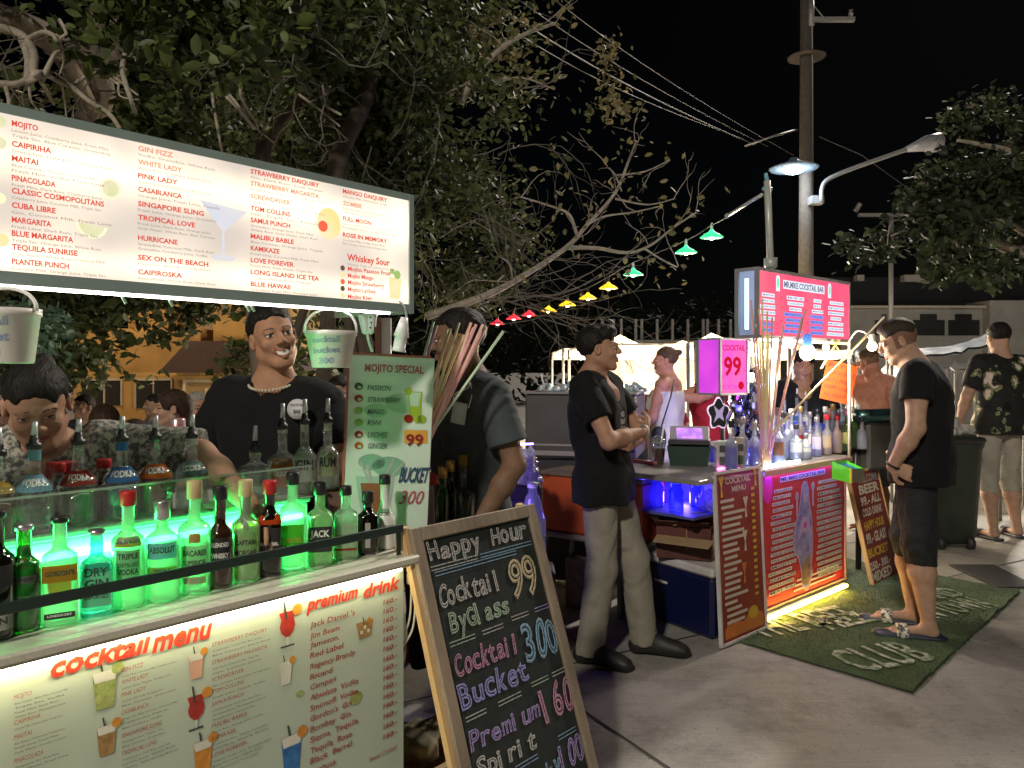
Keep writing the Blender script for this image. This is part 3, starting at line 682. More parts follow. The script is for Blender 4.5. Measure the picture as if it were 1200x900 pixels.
carpet_text('AND', (1092, 707), (1134, 700), .17); carpet_text('IN TOWN', (1094, 729), (1170, 714), .20); carpet_text('CLUB', (1012, 792), (1100, 776), .26)
mb.build('lettering', lm, cr)
dm = root('door_mat', 'flat dark grey rubber mat lying past the far edge of the green carpet', 'mat', gp(1150, 680))
mb = MB(); pts = [gp(1112, 664), gp(1165, 664), gp(1215, 690), gp(1170, 691)]; mb.prism([(q.x, q.y) for q in [pts[0], pts[3], pts[2], pts[1]]], (0, 0, .005), (1, 0, 0), (0, 1, 0), .012); mb.build('rubber', mat('rubber', (.035, .035, .038), .8, bump=.3), dm)
# ---------------------------------------------------------------- far buildings
warm = mat('yellow_render', (.50, .30, .10), .8, var=.15, scale=2, bump=.1); dkw = mat('window_dark', (.03, .028, .025), .25); trimm = mat('pale_trim', (.50, .44, .34), .6)
bl = root('yellow_house', 'yellow rendered house with brown windows and lamplight behind the crowd', 'house', P(190, 480, 19) * Vector((1, 1, 0)) if False else (-9, 19, 0))
def bx2(mb, x0, x1, y0, y1, Y, dep, m=None): a, c = P(x0, y1, Y), P(x1, y0, Y); mb.box(((a.x + c.x) / 2, Y + dep / 2, (a.z + c.z) / 2), (c.x - a.x, dep, c.z - a.z), m=m)
mb = MB(); bx2(mb, 86, 235, 385, 520, 19, 4); bx2(mb, 150, 205, 330, 400, 19.5, 3); mb.build('wall', warm, bl)
mb = MB(); bx2(mb, 204, 330, 440, 520, 18.4, 3); bx2(mb, 250, 340, 300, 445, 19.2, 3); mb.build('wing', warm, bl)
mb = MB(); mb.prism([(-.3, 0), (3.1, 0), (2.6, .75), (.4, .75)], P(200, 437, 18.0), (1, 0, 0), (0, 0, 1), -1.5); mb.build('roof', mat('roof_dark', (.06, .035, .03), .8, bump=.4), bl)
for (x0, x1, y0, y1) in ((102, 141, 446, 475), (159, 200, 446, 478)):
    mb = MB(); bx2(mb, x0, x1, y0, y1, 18.94, .05); f_ = mb.build('window', dkw, bl)
    mb = MB(); e = 1.6
    for q in ((x0 - e, x1 + e, y0 - 3, y0), (x0 - e, x0, y0, y1), (x1, x1 + e, y0, y1), ((x0 + x1) / 2 - .6, (x0 + x1) / 2 + .6, y0, y1)): bx2(mb, *q, 18.9, .05)
    mb.build('frame', trimm, f_)
mb = MB(); bx2(mb, 217, 262, 449, 500, 18.34, .05); f_ = mb.build('shutter', mat('shutter', (.30, .20, .09), .6, stretch=(20, 1, 1)), bl)
mb = MB(); bx2(mb, 214, 265, 445, 448, 18.3, .05); bx2(mb, 214, 217, 448, 500, 18.3, .05); bx2(mb, 240, 243, 455, 500, 18.3, .04); mb.build('frame', trimm, f_)
lamp('house_lamp', (-9.0, 15.0, 4.2), 260, (1, .70, .40), .15)
hl = root('wall_lantern', 'small glowing warm lantern among the dark leaves left of the yellow house', 'lamp', P(62, 347, 14)); mb = MB(); mb.ball(P(62, 347, 14), .075); mb.build('bulb', emit('lantern', (1, .6, .25), 6), hl)
mb = MB(); mb.tube([P(62, 352, 14), (P(62, 352, 14).x, 14, 0)], .03); mb.lathe([(.05, 0), (.14, -.02), (.02, .08)], P(62, 342, 14)); mb.build('post', mat('dark_metal', (.03, .03, .032), .5, .6), hl)
# building on the right: long low row, pale wall, dark stepped windows, dark roof
br = root('terrace_building', 'long pale building with dark stepped windows under a dark roof, behind the right stall', 'building', (12, 26, 0))
pale = mat('pale_render', (.34, .32, .28), .8, var=.15, scale=1.5, bump=.1)
mb = MB(); bx2(mb, 985, 1164, 361, 500, 26, 6); bx2(mb, 1160, 1320, 352, 500, 25.6, 6.4); mb.build('wall', pale, br)
mb = MB(); bx2(mb, 960, 1320, 325, 361, 27, 6); mb.build('roof', mat('roof_black', (.012, .012, .013), .8), br)
mb = MB(); bx2(mb, 1060, 1084, 322, 330, 26.6, .3); bx2(mb, 1005, 1013, 322, 329, 26.6, .3); mb.build('skylights', pale, br)
for x0, x1 in ((1026, 1048), (1071, 1107), (1112, 1148)):
    mb = MB(); bx2(mb, x0, x1, 375, 393, 25.95, .06); bx2(mb, x0 + 8, x1 - 9, 368, 375, 25.95, .06); mb.build('window', dkw, br)
mb = MB(); bx2(mb, 985, 1163, 358, 361, 25.8, .3); mb.build('gutter', trimm, br)
lamp('terrace_light', (15, 19.5, 4.6), 110, (.95, .95, 1), .3)  # point light out of view before the pale terrace, no fixture built
# far wall of dark trees, one mass
def leaves(n_, sampler, size, two=True, droop=.3):
    """leaf blades: n_ oval leaves folded along the midrib"""
    c = sampler(n_); N = len(c); L_ = RS.uniform(size[0], size[1], N)[:, None]; W_ = L_ * RS.uniform(.42, .62, N)[:, None]
    th = RS.uniform(0, 2 * PI, N); ph = RS.normal(-droop, .55, N); d = np.stack([np.cos(th) * np.cos(ph), np.sin(th) * np.cos(ph), np.sin(ph)], 1)
    up = RS.normal(0, 1, (N, 3)); up[:, 2] += 1.2; s_ = np.cross(d, up); s_ /= np.linalg.norm(s_, axis=1)[:, None] + 1e-9; nn = np.cross(s_, d)
    t0 = c; t1 = c + d * L_; q = lambda a, b_, z: c + d * L_ * a + s_ * W_ * b_ + nn * W_ * z
    V = np.stack([t0, q(.35, .5, .12), q(.72, .42, .10), t1, q(.72, -.42, .10), q(.35, -.5, .12)], 1).reshape(-1, 3)
    k = np.arange(N)[:, None] * 6; F_ = np.concatenate([k + np.array([[0, 1, 2, 3]]), k + np.array([[0, 3, 4, 5]])]); return V, F_
def blobs(bl_):
    w_ = np.array([b_[3] for b_ in bl_], float); w_ /= w_.sum()
    def f(n_):
        i = RS.choice(len(bl_), n_, p=w_); c = np.array([[*b_[0]] for b_ in bl_])[i]; r = np.array([b_[1] for b_ in bl_])[i]
        q = RS.normal(0, 1, (n_, 3)); q /= np.linalg.norm(q, axis=1)[:, None]; q *= (RS.uniform(0, 1, n_) ** .55)[:, None]
        p_ = c + q * r; cl = RS.rand(n_); nz = vnoise(p_[:, 0] * 2.3, p_[:, 1] * 2.3, p_[:, 2] * 2.3); keep = nz > np.array([b_[2] for b_ in bl_])[i]
        return p_[keep]
    return f
def leafmat(name, a, b_, sc=9, rough=.55, trans=.25):
    if name in _m: return _m[name]
    m, n, l, out = _new(name); tc = n.new('ShaderNodeTexCoord'); no = n.new('ShaderNodeTexNoise'); no.inputs['Scale'].default_value = sc; no.inputs['Detail'].default_value = 3; l.new(tc.outputs['Object'], no.inputs[0])
    wn = n.new('ShaderNodeTexWhiteNoise'); geo = n.new('ShaderNodeNewGeometry'); l.new(geo.outputs['Random Per Island'], wn.inputs['Vector']); 
    mx = n.new('ShaderNodeMath'); mx.operation = 'MULTIPLY_ADD'; l.new(wn.outputs[0], mx.inputs[0]); mx.inputs[1].default_value = .5; l.new(no.outputs[0], mx.inputs[2])
    rp = n.new('ShaderNodeValToRGB'); l.new(mx.outputs[0], rp.inputs[0]); e = rp.color_ramp.elements; e[0].position = .42; e[0].color = (*a, 1); e[1].position = 1.0; e[1].color = (*b_, 1)
    bs = n.new('ShaderNodeBsdfPrincipled'); l.new(rp.outputs[0], bs.inputs['Base Color']); bs.inputs['Roughness'].default_value = rough
    tr = n.new('ShaderNodeBsdfTranslucent'); l.new(rp.outputs[0], tr.inputs[0]); ms = n.new('ShaderNodeMixShader'); ms.inputs[0].default_value = trans; l.new(bs.outputs[0], ms.inputs[1]); l.new(tr.outputs[0], ms.inputs[2]); l.new(ms.outputs[0], out.inputs[0])
    _m[name] = m; return m
fb = []
for i in range(60):
    x = -34 + i * 1.3; fb.append(((x, 34 + random.uniform(-1, 1), random.uniform(1.0, 3.2)), (1.6, 1.2, random.uniform(2, 3.2)), .2, 1))
for i in range(12): fb.append(((26 + i * 1.5, 36, 3), (1.8, 1.2, 3.5), .2, 1.3))
V, F_ = leaves(22000, blobs(fb), (.25, .5)); tag(np_obj('far_trees', [(V, F_, 0)], leafmat('far_leaf', (.004, .007, .003), (.012, .018, .007), rough=.9), loc=(0, 0, 0)), kind='stuff')
# iron fence behind the market tents
fe = root('bar_fence', 'tall fence of thin grey upright bars above the white market tents', 'fence', (4, 21.5, 0)); fm = mat('fence_metal', (.30, .30, .31), .5, .3)
mb = MB()
for x in (706, 719, 728, 745, 752, 770, 788, 806, 824, 829, 842, 856, 866): p = P(x, 374, 21.5); mb.box((p.x, 21.5, p.z / 2), (.07, .07, p.z))
mb.build('bars', fm, fe); mb = MB(); a = P(700, 400, 21.5); c = P(870, 400, 21.5); mb.box(((a.x + c.x) / 2, 21.5, a.z), (c.x - a.x, .05, .06)); mb.box(((a.x + c.x) / 2, 21.5, .2), (c.x - a.x, .05, .06)); mb.build('rail', fm, fe)
# ================================================================= TREES
bark = mat('bark', (.15, .12, .09), .85, var=.45, scale=9, bump=.8, bscale=30, stretch=(1, 1, .35)); twigm = mat('twig_bark', (.34, .30, .24), .8, var=.3, scale=14, bump=.4)
def limb(mb, pts, r0, r1, n=7, jit=.0):
    pts = smoothpts([Vector(p) + Vector([random.uniform(-jit, jit) for _ in range(3)]) for p in pts], 4); N = len(pts)
    mb.tube(pts, [r0 + (r1 - r0) * (i / (N - 1)) ** .8 for i in range(N)], n)
def twigs(mb, p, d, ln, r, dep, spread=.7, tips=None, kink=.3, nseg=4):
    p = Vector(p); d = Vector(d).normalized(); pts = [p]
    for i in range(nseg):
        d = (d + Vector([random.uniform(-kink, kink) for _ in range(3)])).normalized(); p = p + d * ln / nseg; pts.append(p)
        if dep > 0 and i > 0 and random.random() < .8:
            e = (d + Vector([random.uniform(-1, 1) for _ in range(3)]) * spread).normalized(); twigs(mb, p, e, ln * random.uniform(.45, .7), r * .6, dep - 1, spread, tips, kink, nseg)
    mb.tube(pts, [r + (r * .35 - r) * i / nseg for i in range(nseg + 1)], 5 if r > .01 else 4, cap=False)
    if tips is not None: tips.append((p, d))
# ---- the big tree over the left stall
tr = root('shade_tree', 'big shade tree with crooked bare branches and broad leaves over the left stall', 'tree', (-5.3, 6.4, 0))
mb = MB()
limb(mb, [(-5.3, 6.4, 0), (-5.1, 6.4, 1.5), (-4.3, 6.3, 2.5), P(112, 130, 6.2), P(108, 60, 6.1), P(150, -60, 6.2)], .13, .10, 10)
limb(mb, [P(112, 120, 6.2), P(75, 60, 5.9), P(30, 30, 5.6), P(-60, 0, 5.3)], .14, .07, 8)
limb(mb, [P(112, 140, 6.2), P(85, 85, 5.8), P(60, 50, 5.5), P(20, 20, 5.2)], .07, .05, 8)
limb(mb, [P(108, 90, 6.1), P(200, 20, 6.6), P(330, -30, 7.2), P(480, -60, 7.8)], .13, .06, 8)
mb.build('trunk', bark, tr)
mb = MB(); random.seed(21)
# traced crooked branches at the left
Yb = 4.4
for pts, r0, r1 in (
    ([(-10, 30), (25, 42), (38, 62), (42, 85), (50, 92)], .034, .024), ([(28, 45), (30, 70), (34, 95), (45, 92)], .03, .02),
    ([(-20, 97), (15, 98), (35, 92), (52, 88), (82, 99), (100, 88), (118, 88), (140, 100)], .026, .010),
    ([(28, 50), (50, 38), (62, 40), (72, 50), (96, 52)], .022, .010), ([(48, 92), (60, 70), (72, 60), (100, 52), (136, 54)], .018, .006),
    ([(62, 40), (78, 50), (92, 47), (110, 42)], .014, .006), ([(82, 99), (105, 118), (125, 132), (140, 150)], .020, .014),
    ([(150, 55), (146, 85), (150, 115), (160, 135)], .020, .014), ([(100, 88), (120, 86), (140, 96), (160, 112)], .014, .006),
    ([(70, 20), (75, 35), (70, 48), (75, 70), (66, 85)], .012, .006), ([(10, 100), (12, 120), (10, 128)], .016, .010), ([(48, 92), (60, 112), (62, 120)], .016, .01),
    ([(32, 95), (36, 118), (46, 127)], .01, .005), ([(72, 100), (78, 118), (78, 138)], .011, .006), ([(140, 95), (142, 112), (160, 115)], .01, .004),
    ([(240, 85), (262, 110), (285, 135), (300, 150)], .018, .012), ([(246, 88), (250, 120), (258, 165), (262, 180)], .016, .008), ([(250, 90), (275, 120), (290, 140), (320, 165)], .014, .008), ([(290, 72), (325, 72), (360, 75)], .007, .004),
    ([(308, 75), (325, 105), (335, 118)], .010, .006), ([(330, 95), (370, 125), (400, 150)], .014, .008), ([(370, 95), (378, 120), (400, 135)], .014, .010),
    ([(285, 75), (283, 110), (300, 145)], .016, .010)):
    limb(mb, [P(x, y, Yb + .35 * math.sin(x * .05 + y * .03) + (0 if x < 170 else .7)) for x, y in pts], r0 * .85, r1 * .8, 6, .012)
mb.build('branches', twigm, tr); mb = MB()
for i in range(30):
    x = random.choice([random.uniform(0, 170), random.uniform(180, 420)]); p = P(x, random.uniform(30, 110), Yb + random.uniform(0, 1.2)); twigs(mb, p, (random.uniform(-.6, .6), random.uniform(-.3, .3), random.uniform(-1, .3)), random.uniform(.3, .6), .007, 2, .9, kink=.5)
for i in range(46):
    x = random.uniform(330, 640); p = P(x, random.uniform(90, 330), 5.2 + random.uniform(0, 1.4)); twigs(mb, p, (random.uniform(-.2, .9), random.uniform(-.3, .3), random.uniform(-1, .1)), random.uniform(.4, .9), .006, 2, .8, kink=.45)
for i in range(12):
    p = P(random.uniform(520, 640), random.uniform(345, 385), 6.6 + random.uniform(0, 1)); twigs(mb, p, (random.uniform(.2, 1), 0, random.uniform(-.3, .3)), random.uniform(.6, 1.1), .009, 2, .6, kink=.4)
mb.build('twigs', mat('twig_dark', (.13, .115, .09), .85, var=.3), tr); mb = MB()
# the long sparse branch reaching right over the lamps
Ys = 6.4; tips = []
for pts, r0, r1 in (
    ([(500, 372), (560, 350), (600, 330), (660, 292), (690, 262), (722, 225), (738, 185), (744, 165)], .035, .008), ([(664, 291), (700, 292), (735, 296), (760, 288), (790, 265), (815, 248)], .020, .006),
    ([(690, 262), (710, 252), (745, 248), (775, 240)], .012, .004), ([(722, 232), (760, 240), (790, 232)], .010, .004), ([(755, 290), (775, 303), (795, 312)], .010, .005), ([(722, 205), (755, 200), (785, 188)], .009, .004),
    ([(675, 275), (668, 252), (650, 242), (610, 232)], .016, .007), ([(600, 332), (598, 310), (585, 302)], .012, .006), ([(728, 225), (720, 205), (712, 195)], .007, .003),
    ([(540, 120), (560, 85), (590, 55), (620, 38), (650, 28)], .030, .012), ([(560, 90), (540, 100), (520, 110)], .01, .005), ([(575, 100), (610, 92), (650, 105)], .010, .005)):
    q = [P(x, y, Ys + .3 * math.sin(x * .02)) for x, y in pts]; limb(mb, q, r0, r1, 6, .01)
    for v in q[2:]: tips.append(v)
for v in tips[:]:
    twigs(mb, v, (random.uniform(-.6, .8), random.uniform(-.3, .3), random.uniform(-.4, .8)), random.uniform(.2, .45), .005, 1, .8, kink=.4)
mb.build('branches', twigm, tr)
bl_ = []
def bp_(x0, x1, y0, y1, Y, n_, r, thr, wt):
    for i in range(n_): bl_.append((P(random.uniform(x0, x1), random.uniform(y0, y1), Y + random.uniform(-.7, .7)), (r * random.uniform(.7, 1.3), r, r * random.uniform(.6, 1)), thr, wt))
bp_(130, 330, -40, 55, 5.0, 12, .42, .40, 1.5); bp_(230, 420, -30, 60, 5.6, 10, .5, .38, 1.6); bp_(380, 560, -30, 170, 6.4, 20, .6, .40, 1.9)
bp_(400, 560, 160, 345, 6.8, 20, .55, .44, 1.5); bp_(490, 660, -40, 150, 7.0, 10, .55, .52, .9); bp_(150, 235, 115, 160, 4.8, 4, .22, .45, .5)
bp_(480, 600, 250, 350, 7.2, 9, .45, .46, .8); bp_(560, 660, 170, 240, 7.0, 5, .35, .58, .35); bp_(260, 420, 60, 150, 7.6, 8, .6, .46, .6)
bp_(-60, 120, -60, 10, 5.4, 5, .5, .5, .4)
V, F_ = leaves(52000, blobs(bl_), (.045, .095)); pcs = [(V, F_, 0)]
bl_ = []; bp_(120, 340, -40, 50, 4.7, 9, .34, .42, 1); bp_(150, 235, 115, 158, 4.6, 4, .16, .4, .25)
V, F_ = leaves(2600, blobs(bl_), (.08, .15)); pcs.append((V, F_, 2))
# dark inner foliage behind the banner
bl_ = []; bp_(-80, 120, 335, 430, 10, 10, .8, .42, 1.2); bp_(80, 300, 325, 362, 10, 12, .5, .38, 1.2); bp_(100, 300, 375, 405, 9.5, 4, .2, .50, .12); bp_(280, 420, 340, 470, 9.8, 8, .7, .42, 1); bp_(0, 500, 120, 330, 10.5, 30, 1.0, .42, 2)
V, F_ = leaves(16000, blobs(bl_), (.10, .20)); pcs.append((V, F_, 0))
c = []
for v in tips:
    for i in range(5): c.append(v + Vector([random.gauss(0, .11) for _ in range(3)]))
for x, y in ((744, 168), (815, 248), (795, 312), (790, 315), (740, 340), (700, 345), (735, 210), (695, 240), (650, 215), (665, 235), (640, 270)):
    for i in range(9): c.append(P(x, y, Ys) + Vector([random.gauss(0, .10) for _ in range(3)]))
V, F_ = leaves(len(c), lambda n_: np.array([list(q) for q in c]), (.04, .08)); pcs.append((V, F_, 1))
bl_ = []; bp_(580, 720, -10, 130, 6.6, 12, .35, .56, 1); bp_(690, 720, 60, 135, 6.6, 4, .22, .5, .4)
V, F_ = leaves(1900, blobs(bl_), (.04, .08)); pcs.append((V, F_, 1))
np_obj('crown', pcs, [leafmat('leaf_green', (.016, .024, .007), (.088, .108, .030)), leafmat('leaf_dry', (.08, .08, .03), (.24, .20, .09)), leafmat('leaf_bright', (.026, .048, .010), (.12, .155, .040))], tr).location = -tr.location
# ---- tree at the right edge
t2 = root('street_tree', 'leafy dark green tree leaning in from the right edge beside the street lights', 'tree', (7.6, 7.6, 0)); mb = MB()
limb(mb, [(7.6, 7.6, 0), (7.5, 7.5, 2), (7.3, 7.4, 3.4), (7.0, 7.2, 5)], .22, .12, 10); mb.build('trunk', bark, t2)
mb = MB()
for pts, r0 in (([(1330, 380), (1250, 330), (1190, 290), (1140, 280), (1110, 300), (1085, 310)], .06), ([(1200, 275), (1150, 245), (1125, 250), (1085, 262), (1045, 275)], .03), ([(1300, 250), (1240, 200), (1180, 180), (1150, 168), (1120, 165)], .05), ([(1250, 330), (1190, 300), (1165, 290)], .03), ([(1200, 290), (1170, 310), (1150, 325)], .02), ([(1075, 258), (1045, 262), (1040, 290)], .014)):
    limb(mb, [P(x, y, 7.0) for x, y in pts], r0, r0 * .25, 7, .02)
mb.build('branches', twigm, t2)
bl_ = []; bp_(1160, 1300, 150, 300, 7.2, 22, .5, .34, 2); bp_(1100, 1190, 190, 290, 7.0, 14, .36, .38, 1.4); bp_(1040, 1120, 225, 285, 6.8, 9, .25, .42, .7); bp_(995, 1060, 265, 300, 6.7, 7, .15, .45, .35); bp_(1090, 1140, 290, 325, 6.8, 5, .15, .4, .35); bp_(1130, 1210, 120, 165, 7.3, 6, .28, .42, .6); bp_(1150, 1230, 300, 325, 6.8, 7, .18, .36, .5)
V, F_ = leaves(24000, blobs(bl_), (.05, .10))
np_obj('crown', [(V, F_, 0)], leafmat('leaf_dark', (.010, .018, .008), (.050, .068, .026)), t2).location = -t2.location
# small foliage at the far left, under the banner, with green-blue leaves
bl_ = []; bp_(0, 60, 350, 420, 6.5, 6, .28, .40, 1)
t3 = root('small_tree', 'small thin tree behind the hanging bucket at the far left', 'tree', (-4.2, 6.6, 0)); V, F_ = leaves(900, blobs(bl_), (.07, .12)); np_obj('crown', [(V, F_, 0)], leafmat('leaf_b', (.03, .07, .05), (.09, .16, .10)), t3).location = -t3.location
mb = MB(); limb(mb, [(-4.2, 6.6, 0), (-4.15, 6.6, 1), (-4.25, 6.5, 2)], .05, .02); mb.build('trunk', bark, t3)
# trunk of a second tree right behind the smiling vendor
t4 = root('slim_tree', 'slim grey tree trunk rising behind the smiling vendor under the banner', 'tree', (-1.95, 5.9, 0)); mb = MB(); limb(mb, [(-1.95, 5.9, 0), (-1.92, 5.9, 1.2), (-1.98, 5.9, 2.1), (-1.9, 5.9, 3.2)], .075, .06, 9); mb.build('trunk', bark, t4)
mb = MB(); twigs(mb, (-1.9, 5.9, 3.1), (0, 0, 1), 1.2, .04, 2); mb.build('branches', bark, t4)
t5 = root('root_tree', 'tree with knotted hanging roots behind the first bucket and the board', 'tree', (-1.15, 5.0, 0)); mb = MB()
for i in range(9): x = -1.35 + i * .055; limb(mb, [(x, 5 + random.uniform(-.1, .1), 0), (x + random.uniform(-.1, .1), 5, .9), (x + random.uniform(-.12, .12), 5, 1.6), (-1.15 + random.uniform(-.04, .04), 5.1, 2.35)], .045, .03, 6)
mb.build('trunk', mat('bark_dark', (.07, .055, .04), .9, var=.4), t5); mb = MB(); limb(mb, [(-1.15, 5.1, 2.3), (-1.2, 5.3, 2.9), (-1.05, 5.7, 3.6), (-1.3, 6.2, 4.4)], .085, .05, 8); mb.build('limb', mat('bark_dark', (.07, .055, .04)), t5)
# ---------------------------------------------------------------- poles, street lights, cables
up = root('utility_pole', 'tall round concrete utility pole rising behind the right sign', 'pole', (P(944, 400, 14).x, 14, 0)); px = up.location.x
conc = mat('pole_concrete', (.16, .14, .12), .85, var=.2, scale=14, bump=.4); gal = mat('galvanised', (.38, .38, .39), .45, .2)
mb = MB(); mb.tube([(px, 14, 0), (px + .02, 14, 9.3)], [.145, .10], 16); mb.build('shaft', conc, up)
mb = MB(); a = P(952, 26, 13.85); c = P(1001, 20, 13.85); mb.box((a + c) / 2, (c.x - a.x, .09, .07)); mb.tube([P(955, 8, 13.8), P(968, 24, 13.8)], .012); mb.lathe([(.03, 0), (.05, .04), (.02, .08), (.04, .11)], P(997, 19, 13.85)); mb.tube([P(951, 0, 13.88), P(951, 30, 13.88)], .05, 6); mb.build('cross_arm', gal, up)
mb = MB(); c = P(945, 66, 14); mb.lathe([(.12, -.0), (.33, -.03), (.335, -.01), (.12, .05)], c, 24); mb.build('collar', mat('rust', (.05, .04, .035), .8, var=.4), up)
mb = MB(); c = P(930, 197, 13.4); mb.lathe([(.40, -.02), (.42, 0), (.22, .07), (.10, .12), (.06, .18)], c, 28); mb.tube([c + Vector((0, 0, .15)), c + Vector((.10, .3, .2)), (px, 13.95, c.z + .2)], .03); shd = mb.build('lamp_shade', mat('lamp_enamel', (.25, .38, .55), .3, var=.05), up)
mb = MB(); mb.ball(c + Vector((0, 0, -.03)), (.17, .17, .075), 16); mb.build('bulb', emit('cold_lamp', (.62, .82, 1), 20), shd)
lamp('pole_lamp', c + Vector((0, 0, -.18)), 36, (.8, .9, 1), .12)
sl_ = root('street_light', 'street light with a long curved arm reaching right from the utility pole', 'street light', P(958, 236, 13.9)); 
mb = MB(); Ya = 13.6; mb.tube(smoothpts([P(963, 236, Ya), P(963, 222, Ya), P(968, 212, Ya), P(985, 203, Ya), P(1020, 190, Ya), P(1066, 174, Ya)], 4), .038, 8); mb.box(P(956, 235, 13.75), (.22, .2, .14)); mb.build('arm', gal, sl_)
mb = MB(); a = P(1062, 175, Ya); c = P(1106, 163, Ya); mb.tube([a, a.lerp(c, .3), a.lerp(c, .6), a.lerp(c, .9), c], [.05, .10, .15, .14, .05], 10); hd_ = mb.build('head', mat('lamp_head', (.55, .54, .58), .4, .3), sl_)
mb = MB(); q = a.lerp(c, .68) - Vector((0, 0, .07)); mb.ball(q, (.24, .12, .11), 12); mb.build('lens', mat('lens', (.5, .48, .55), .2), hd_)
s2 = root('distant_street_light', 'small distant double lamp on a thin pole at the edge of the right tree', 'street light', (P(1044, 400, 20).x, 20, 0)); mb = MB(); mb.tube([(s2.location.x, 20, 0), P(1044, 250, 20)], .06, 8); mb.build('post', gal, s2)
mb = MB(); mb.box(P(1032, 252, 20), (1.15, .1, .08)); mb.build('arm', gal, s2); mb = MB(); mb.box(P(1054, 241, 19.9), (.26, .3, .22), bev=.04); mb.build('head', mat('lamp_head', (.5, .5, .5)), s2); mb = MB(); mb.box(P(1005, 243, 19.9), (.10, .1, .22), d=(1, 0, -.6)); mb.build('bracket', gal, s2)
cm = mat('cable', (.07, .065, .065), .5); 
for i, (a, b_, Y0, sag, lab) in enumerate((((575, 0), (885, 170), 9, .15, 'thickest overhead cable running down from the tree to the pole'), ((600, -6), (900, 172), 9.6, .12, 'upper thin overhead cable of the bundle above the tree'), ((640, -8), (930, 182), 10.2, .12, 'topmost thin overhead cable at the right of the tree'), ((560, 6), (870, 162), 8.6, .2, 'lowest thin overhead cable crossing the sparse leaves'))):
    r_ = MB().tube([P(a[0] + (b_[0] - a[0]) * t, a[1] + (b_[1] - a[1]) * t, Y0 + (14 - Y0) * t) - Vector((0, 0, sag * 4 * t * (1 - t))) for t in np.linspace(0, 1, 14)], .009 if i == 0 else .005, 5)
    tag(r_.build('overhead_cable', cm), lab, 'cable', 'overhead cables running to the utility pole')
r_ = MB().tube([P(873, 171, 13.6), P(905, 160, 13.7), P(934, 152, 13.9)], .02, 5); tag(r_.build('cable_bracket', gal), 'thin metal stay slanting from the pole above the blue-white lamp', 'bracket')
r_ = MB().tube([P(960, 160, 14) , P(1010, 182, 16), P(1070, 225, 19)], .008, 5); tag(r_.build('overhead_cable', cm), 'thin cable hanging from the pole towards the right tree', 'cable', 'overhead cables running to the utility pole')
# ================================================================= LEFT COCKTAIL STALL
lz = Vector((0, 0, 1)); nF = -L.b
txw0 = mat('print_white', (.75, .75, .72), .6)
# ---- counter cabinet with the backlit-looking menu sheet
ct = root('bar_counter', 'pale near bar counter of the left stall with a cocktail menu on its front', 'bar counter', L(-.8, .3, 0))
wood = mat('pale_laminate', (.62, .60, .50), .35, var=.12, scale=5, stretch=(1, 30, 30), bump=.05); dkpaint = mat('dark_paint', (.03, .03, .032), .5)
mb = MB(); mb.box(L(-.80, .285, .933), (1.66, .63, .022), d=L.d, bev=.005); mb.build('counter_top', wood, ct)
mb = MB(); mb.box(L(.033, .02, .933), (.006, .09, .018), d=L.d, bev=.002); mb.build('edge_band', mat('alu', (.42, .42, .42), .4, .3), ct)
mb = MB()
for s_ in (-1.6, -.025):
    for o_ in (.04, .55): mb.box(L(s_, o_, .460), (.03, .03, .918), d=L.d)
mb.box(L(-.81, .30, .30), (1.55, .5, .02), d=L.d); mb.build('frame', dkpaint, ct)
mp_ = Panel(L(-1.62, 0, .02), L.d, lz)     # menu sheet plane, x = s + 1.62, y = z - .02
mb = MB(); mb.box(L(-.81, .012, .468), (1.62, .008, .896), d=L.d)
sheet = mb.build('menu_sheet', mat('menu_vinyl', (.55, .64, .53), .35, var=.06, scale=3, bump=.25, bscale=4), ct)
mp_ = Panel(L(-1.62, .008, .02), L.d, lz)
def MX(px, py): s_, z = L.sz(px, py, .006); return s_ + 1.62, z - .02
red = mat('print_red', (.62, .045, .02), .5, var=.08); dred = mat('print_dark_red', (.36, .04, .03), .5, var=.1); ink = mat('print_ink', (.05, .05, .045), .6)
mb = MB()     # 0 red, 1 dark red, 2 ink
def mt(t, px, py, h, m=0, px2=None, sh=.18, bold=.0, **k):
    x, y = MX(px, py); wd = None
    if px2: wd = MX(px2, py)[0] - x
    mp_.text(mb, t, x, y, h, width=wd, shear=sh, bold=bold, m=m, **k)
x0, y0_ = MX(57, 793); x1, _ = MX(244, 750)
# brush script headings: every letter slightly tilted
for t, pa, pb, y_, h in (('cocktail', 57, 172, 795, .040), ('menu', 178, 245, 765, .044), ('premium', 360, 418, 716, .032), ('drink', 425, 467, 701, .034)):
    x, y = MX(pa, y_); xe, _ = MX(pb, y_); mp_.text(mb, t, x, y, h, width=None, shear=.22, bold=.028, m=0, jit=0) if False else None
    vs, fs = _glyphs(t, .03, 0); xs = [v[0] for v in vs]; a, b = min(xs), max(xs); sx = (xe - x) / (b - a)
    mp_.text(mb, t, x, y, h, width=xe - x, shear=.25, bold=.03, m=0)
items = ["Jack Daniel 's", 'Jim Beam', 'Jameson.', 'Red Label', 'Regency Brandy', 'Ricard', 'Campari', 'Absolute  Vodka', 'Smirnoff  Vodka', "Gordon's  Gin", 'Bombay  Gin', 'Sierra  Tequila', 'Tequila  Rose', 'Black  Barrel', 'Sambuca']
iy = [736, 749, 760, 772, 785, 797, 809, 821.5, 834, 846, 858.5, 871, 884, 896, 909]
for t, y in zip(items, iy): mt(t, 363, y, .0140, 1, px2=363 + len(t) * 4.3 if len(t) < 12 else 363 + len(t) * 3.75, sh=.12, bold=.012)
for i, y in enumerate([709, 720, 731, 742, 753, 764, 776, 787, 798, 809, 820, 831, 843, 855, 867]): mt('160.-', 449, y, .0135, 1, px2=465, sh=.1, bold=.01)
mt('Sweet Cocktail', 432, 893, .012, 1, px2=464)
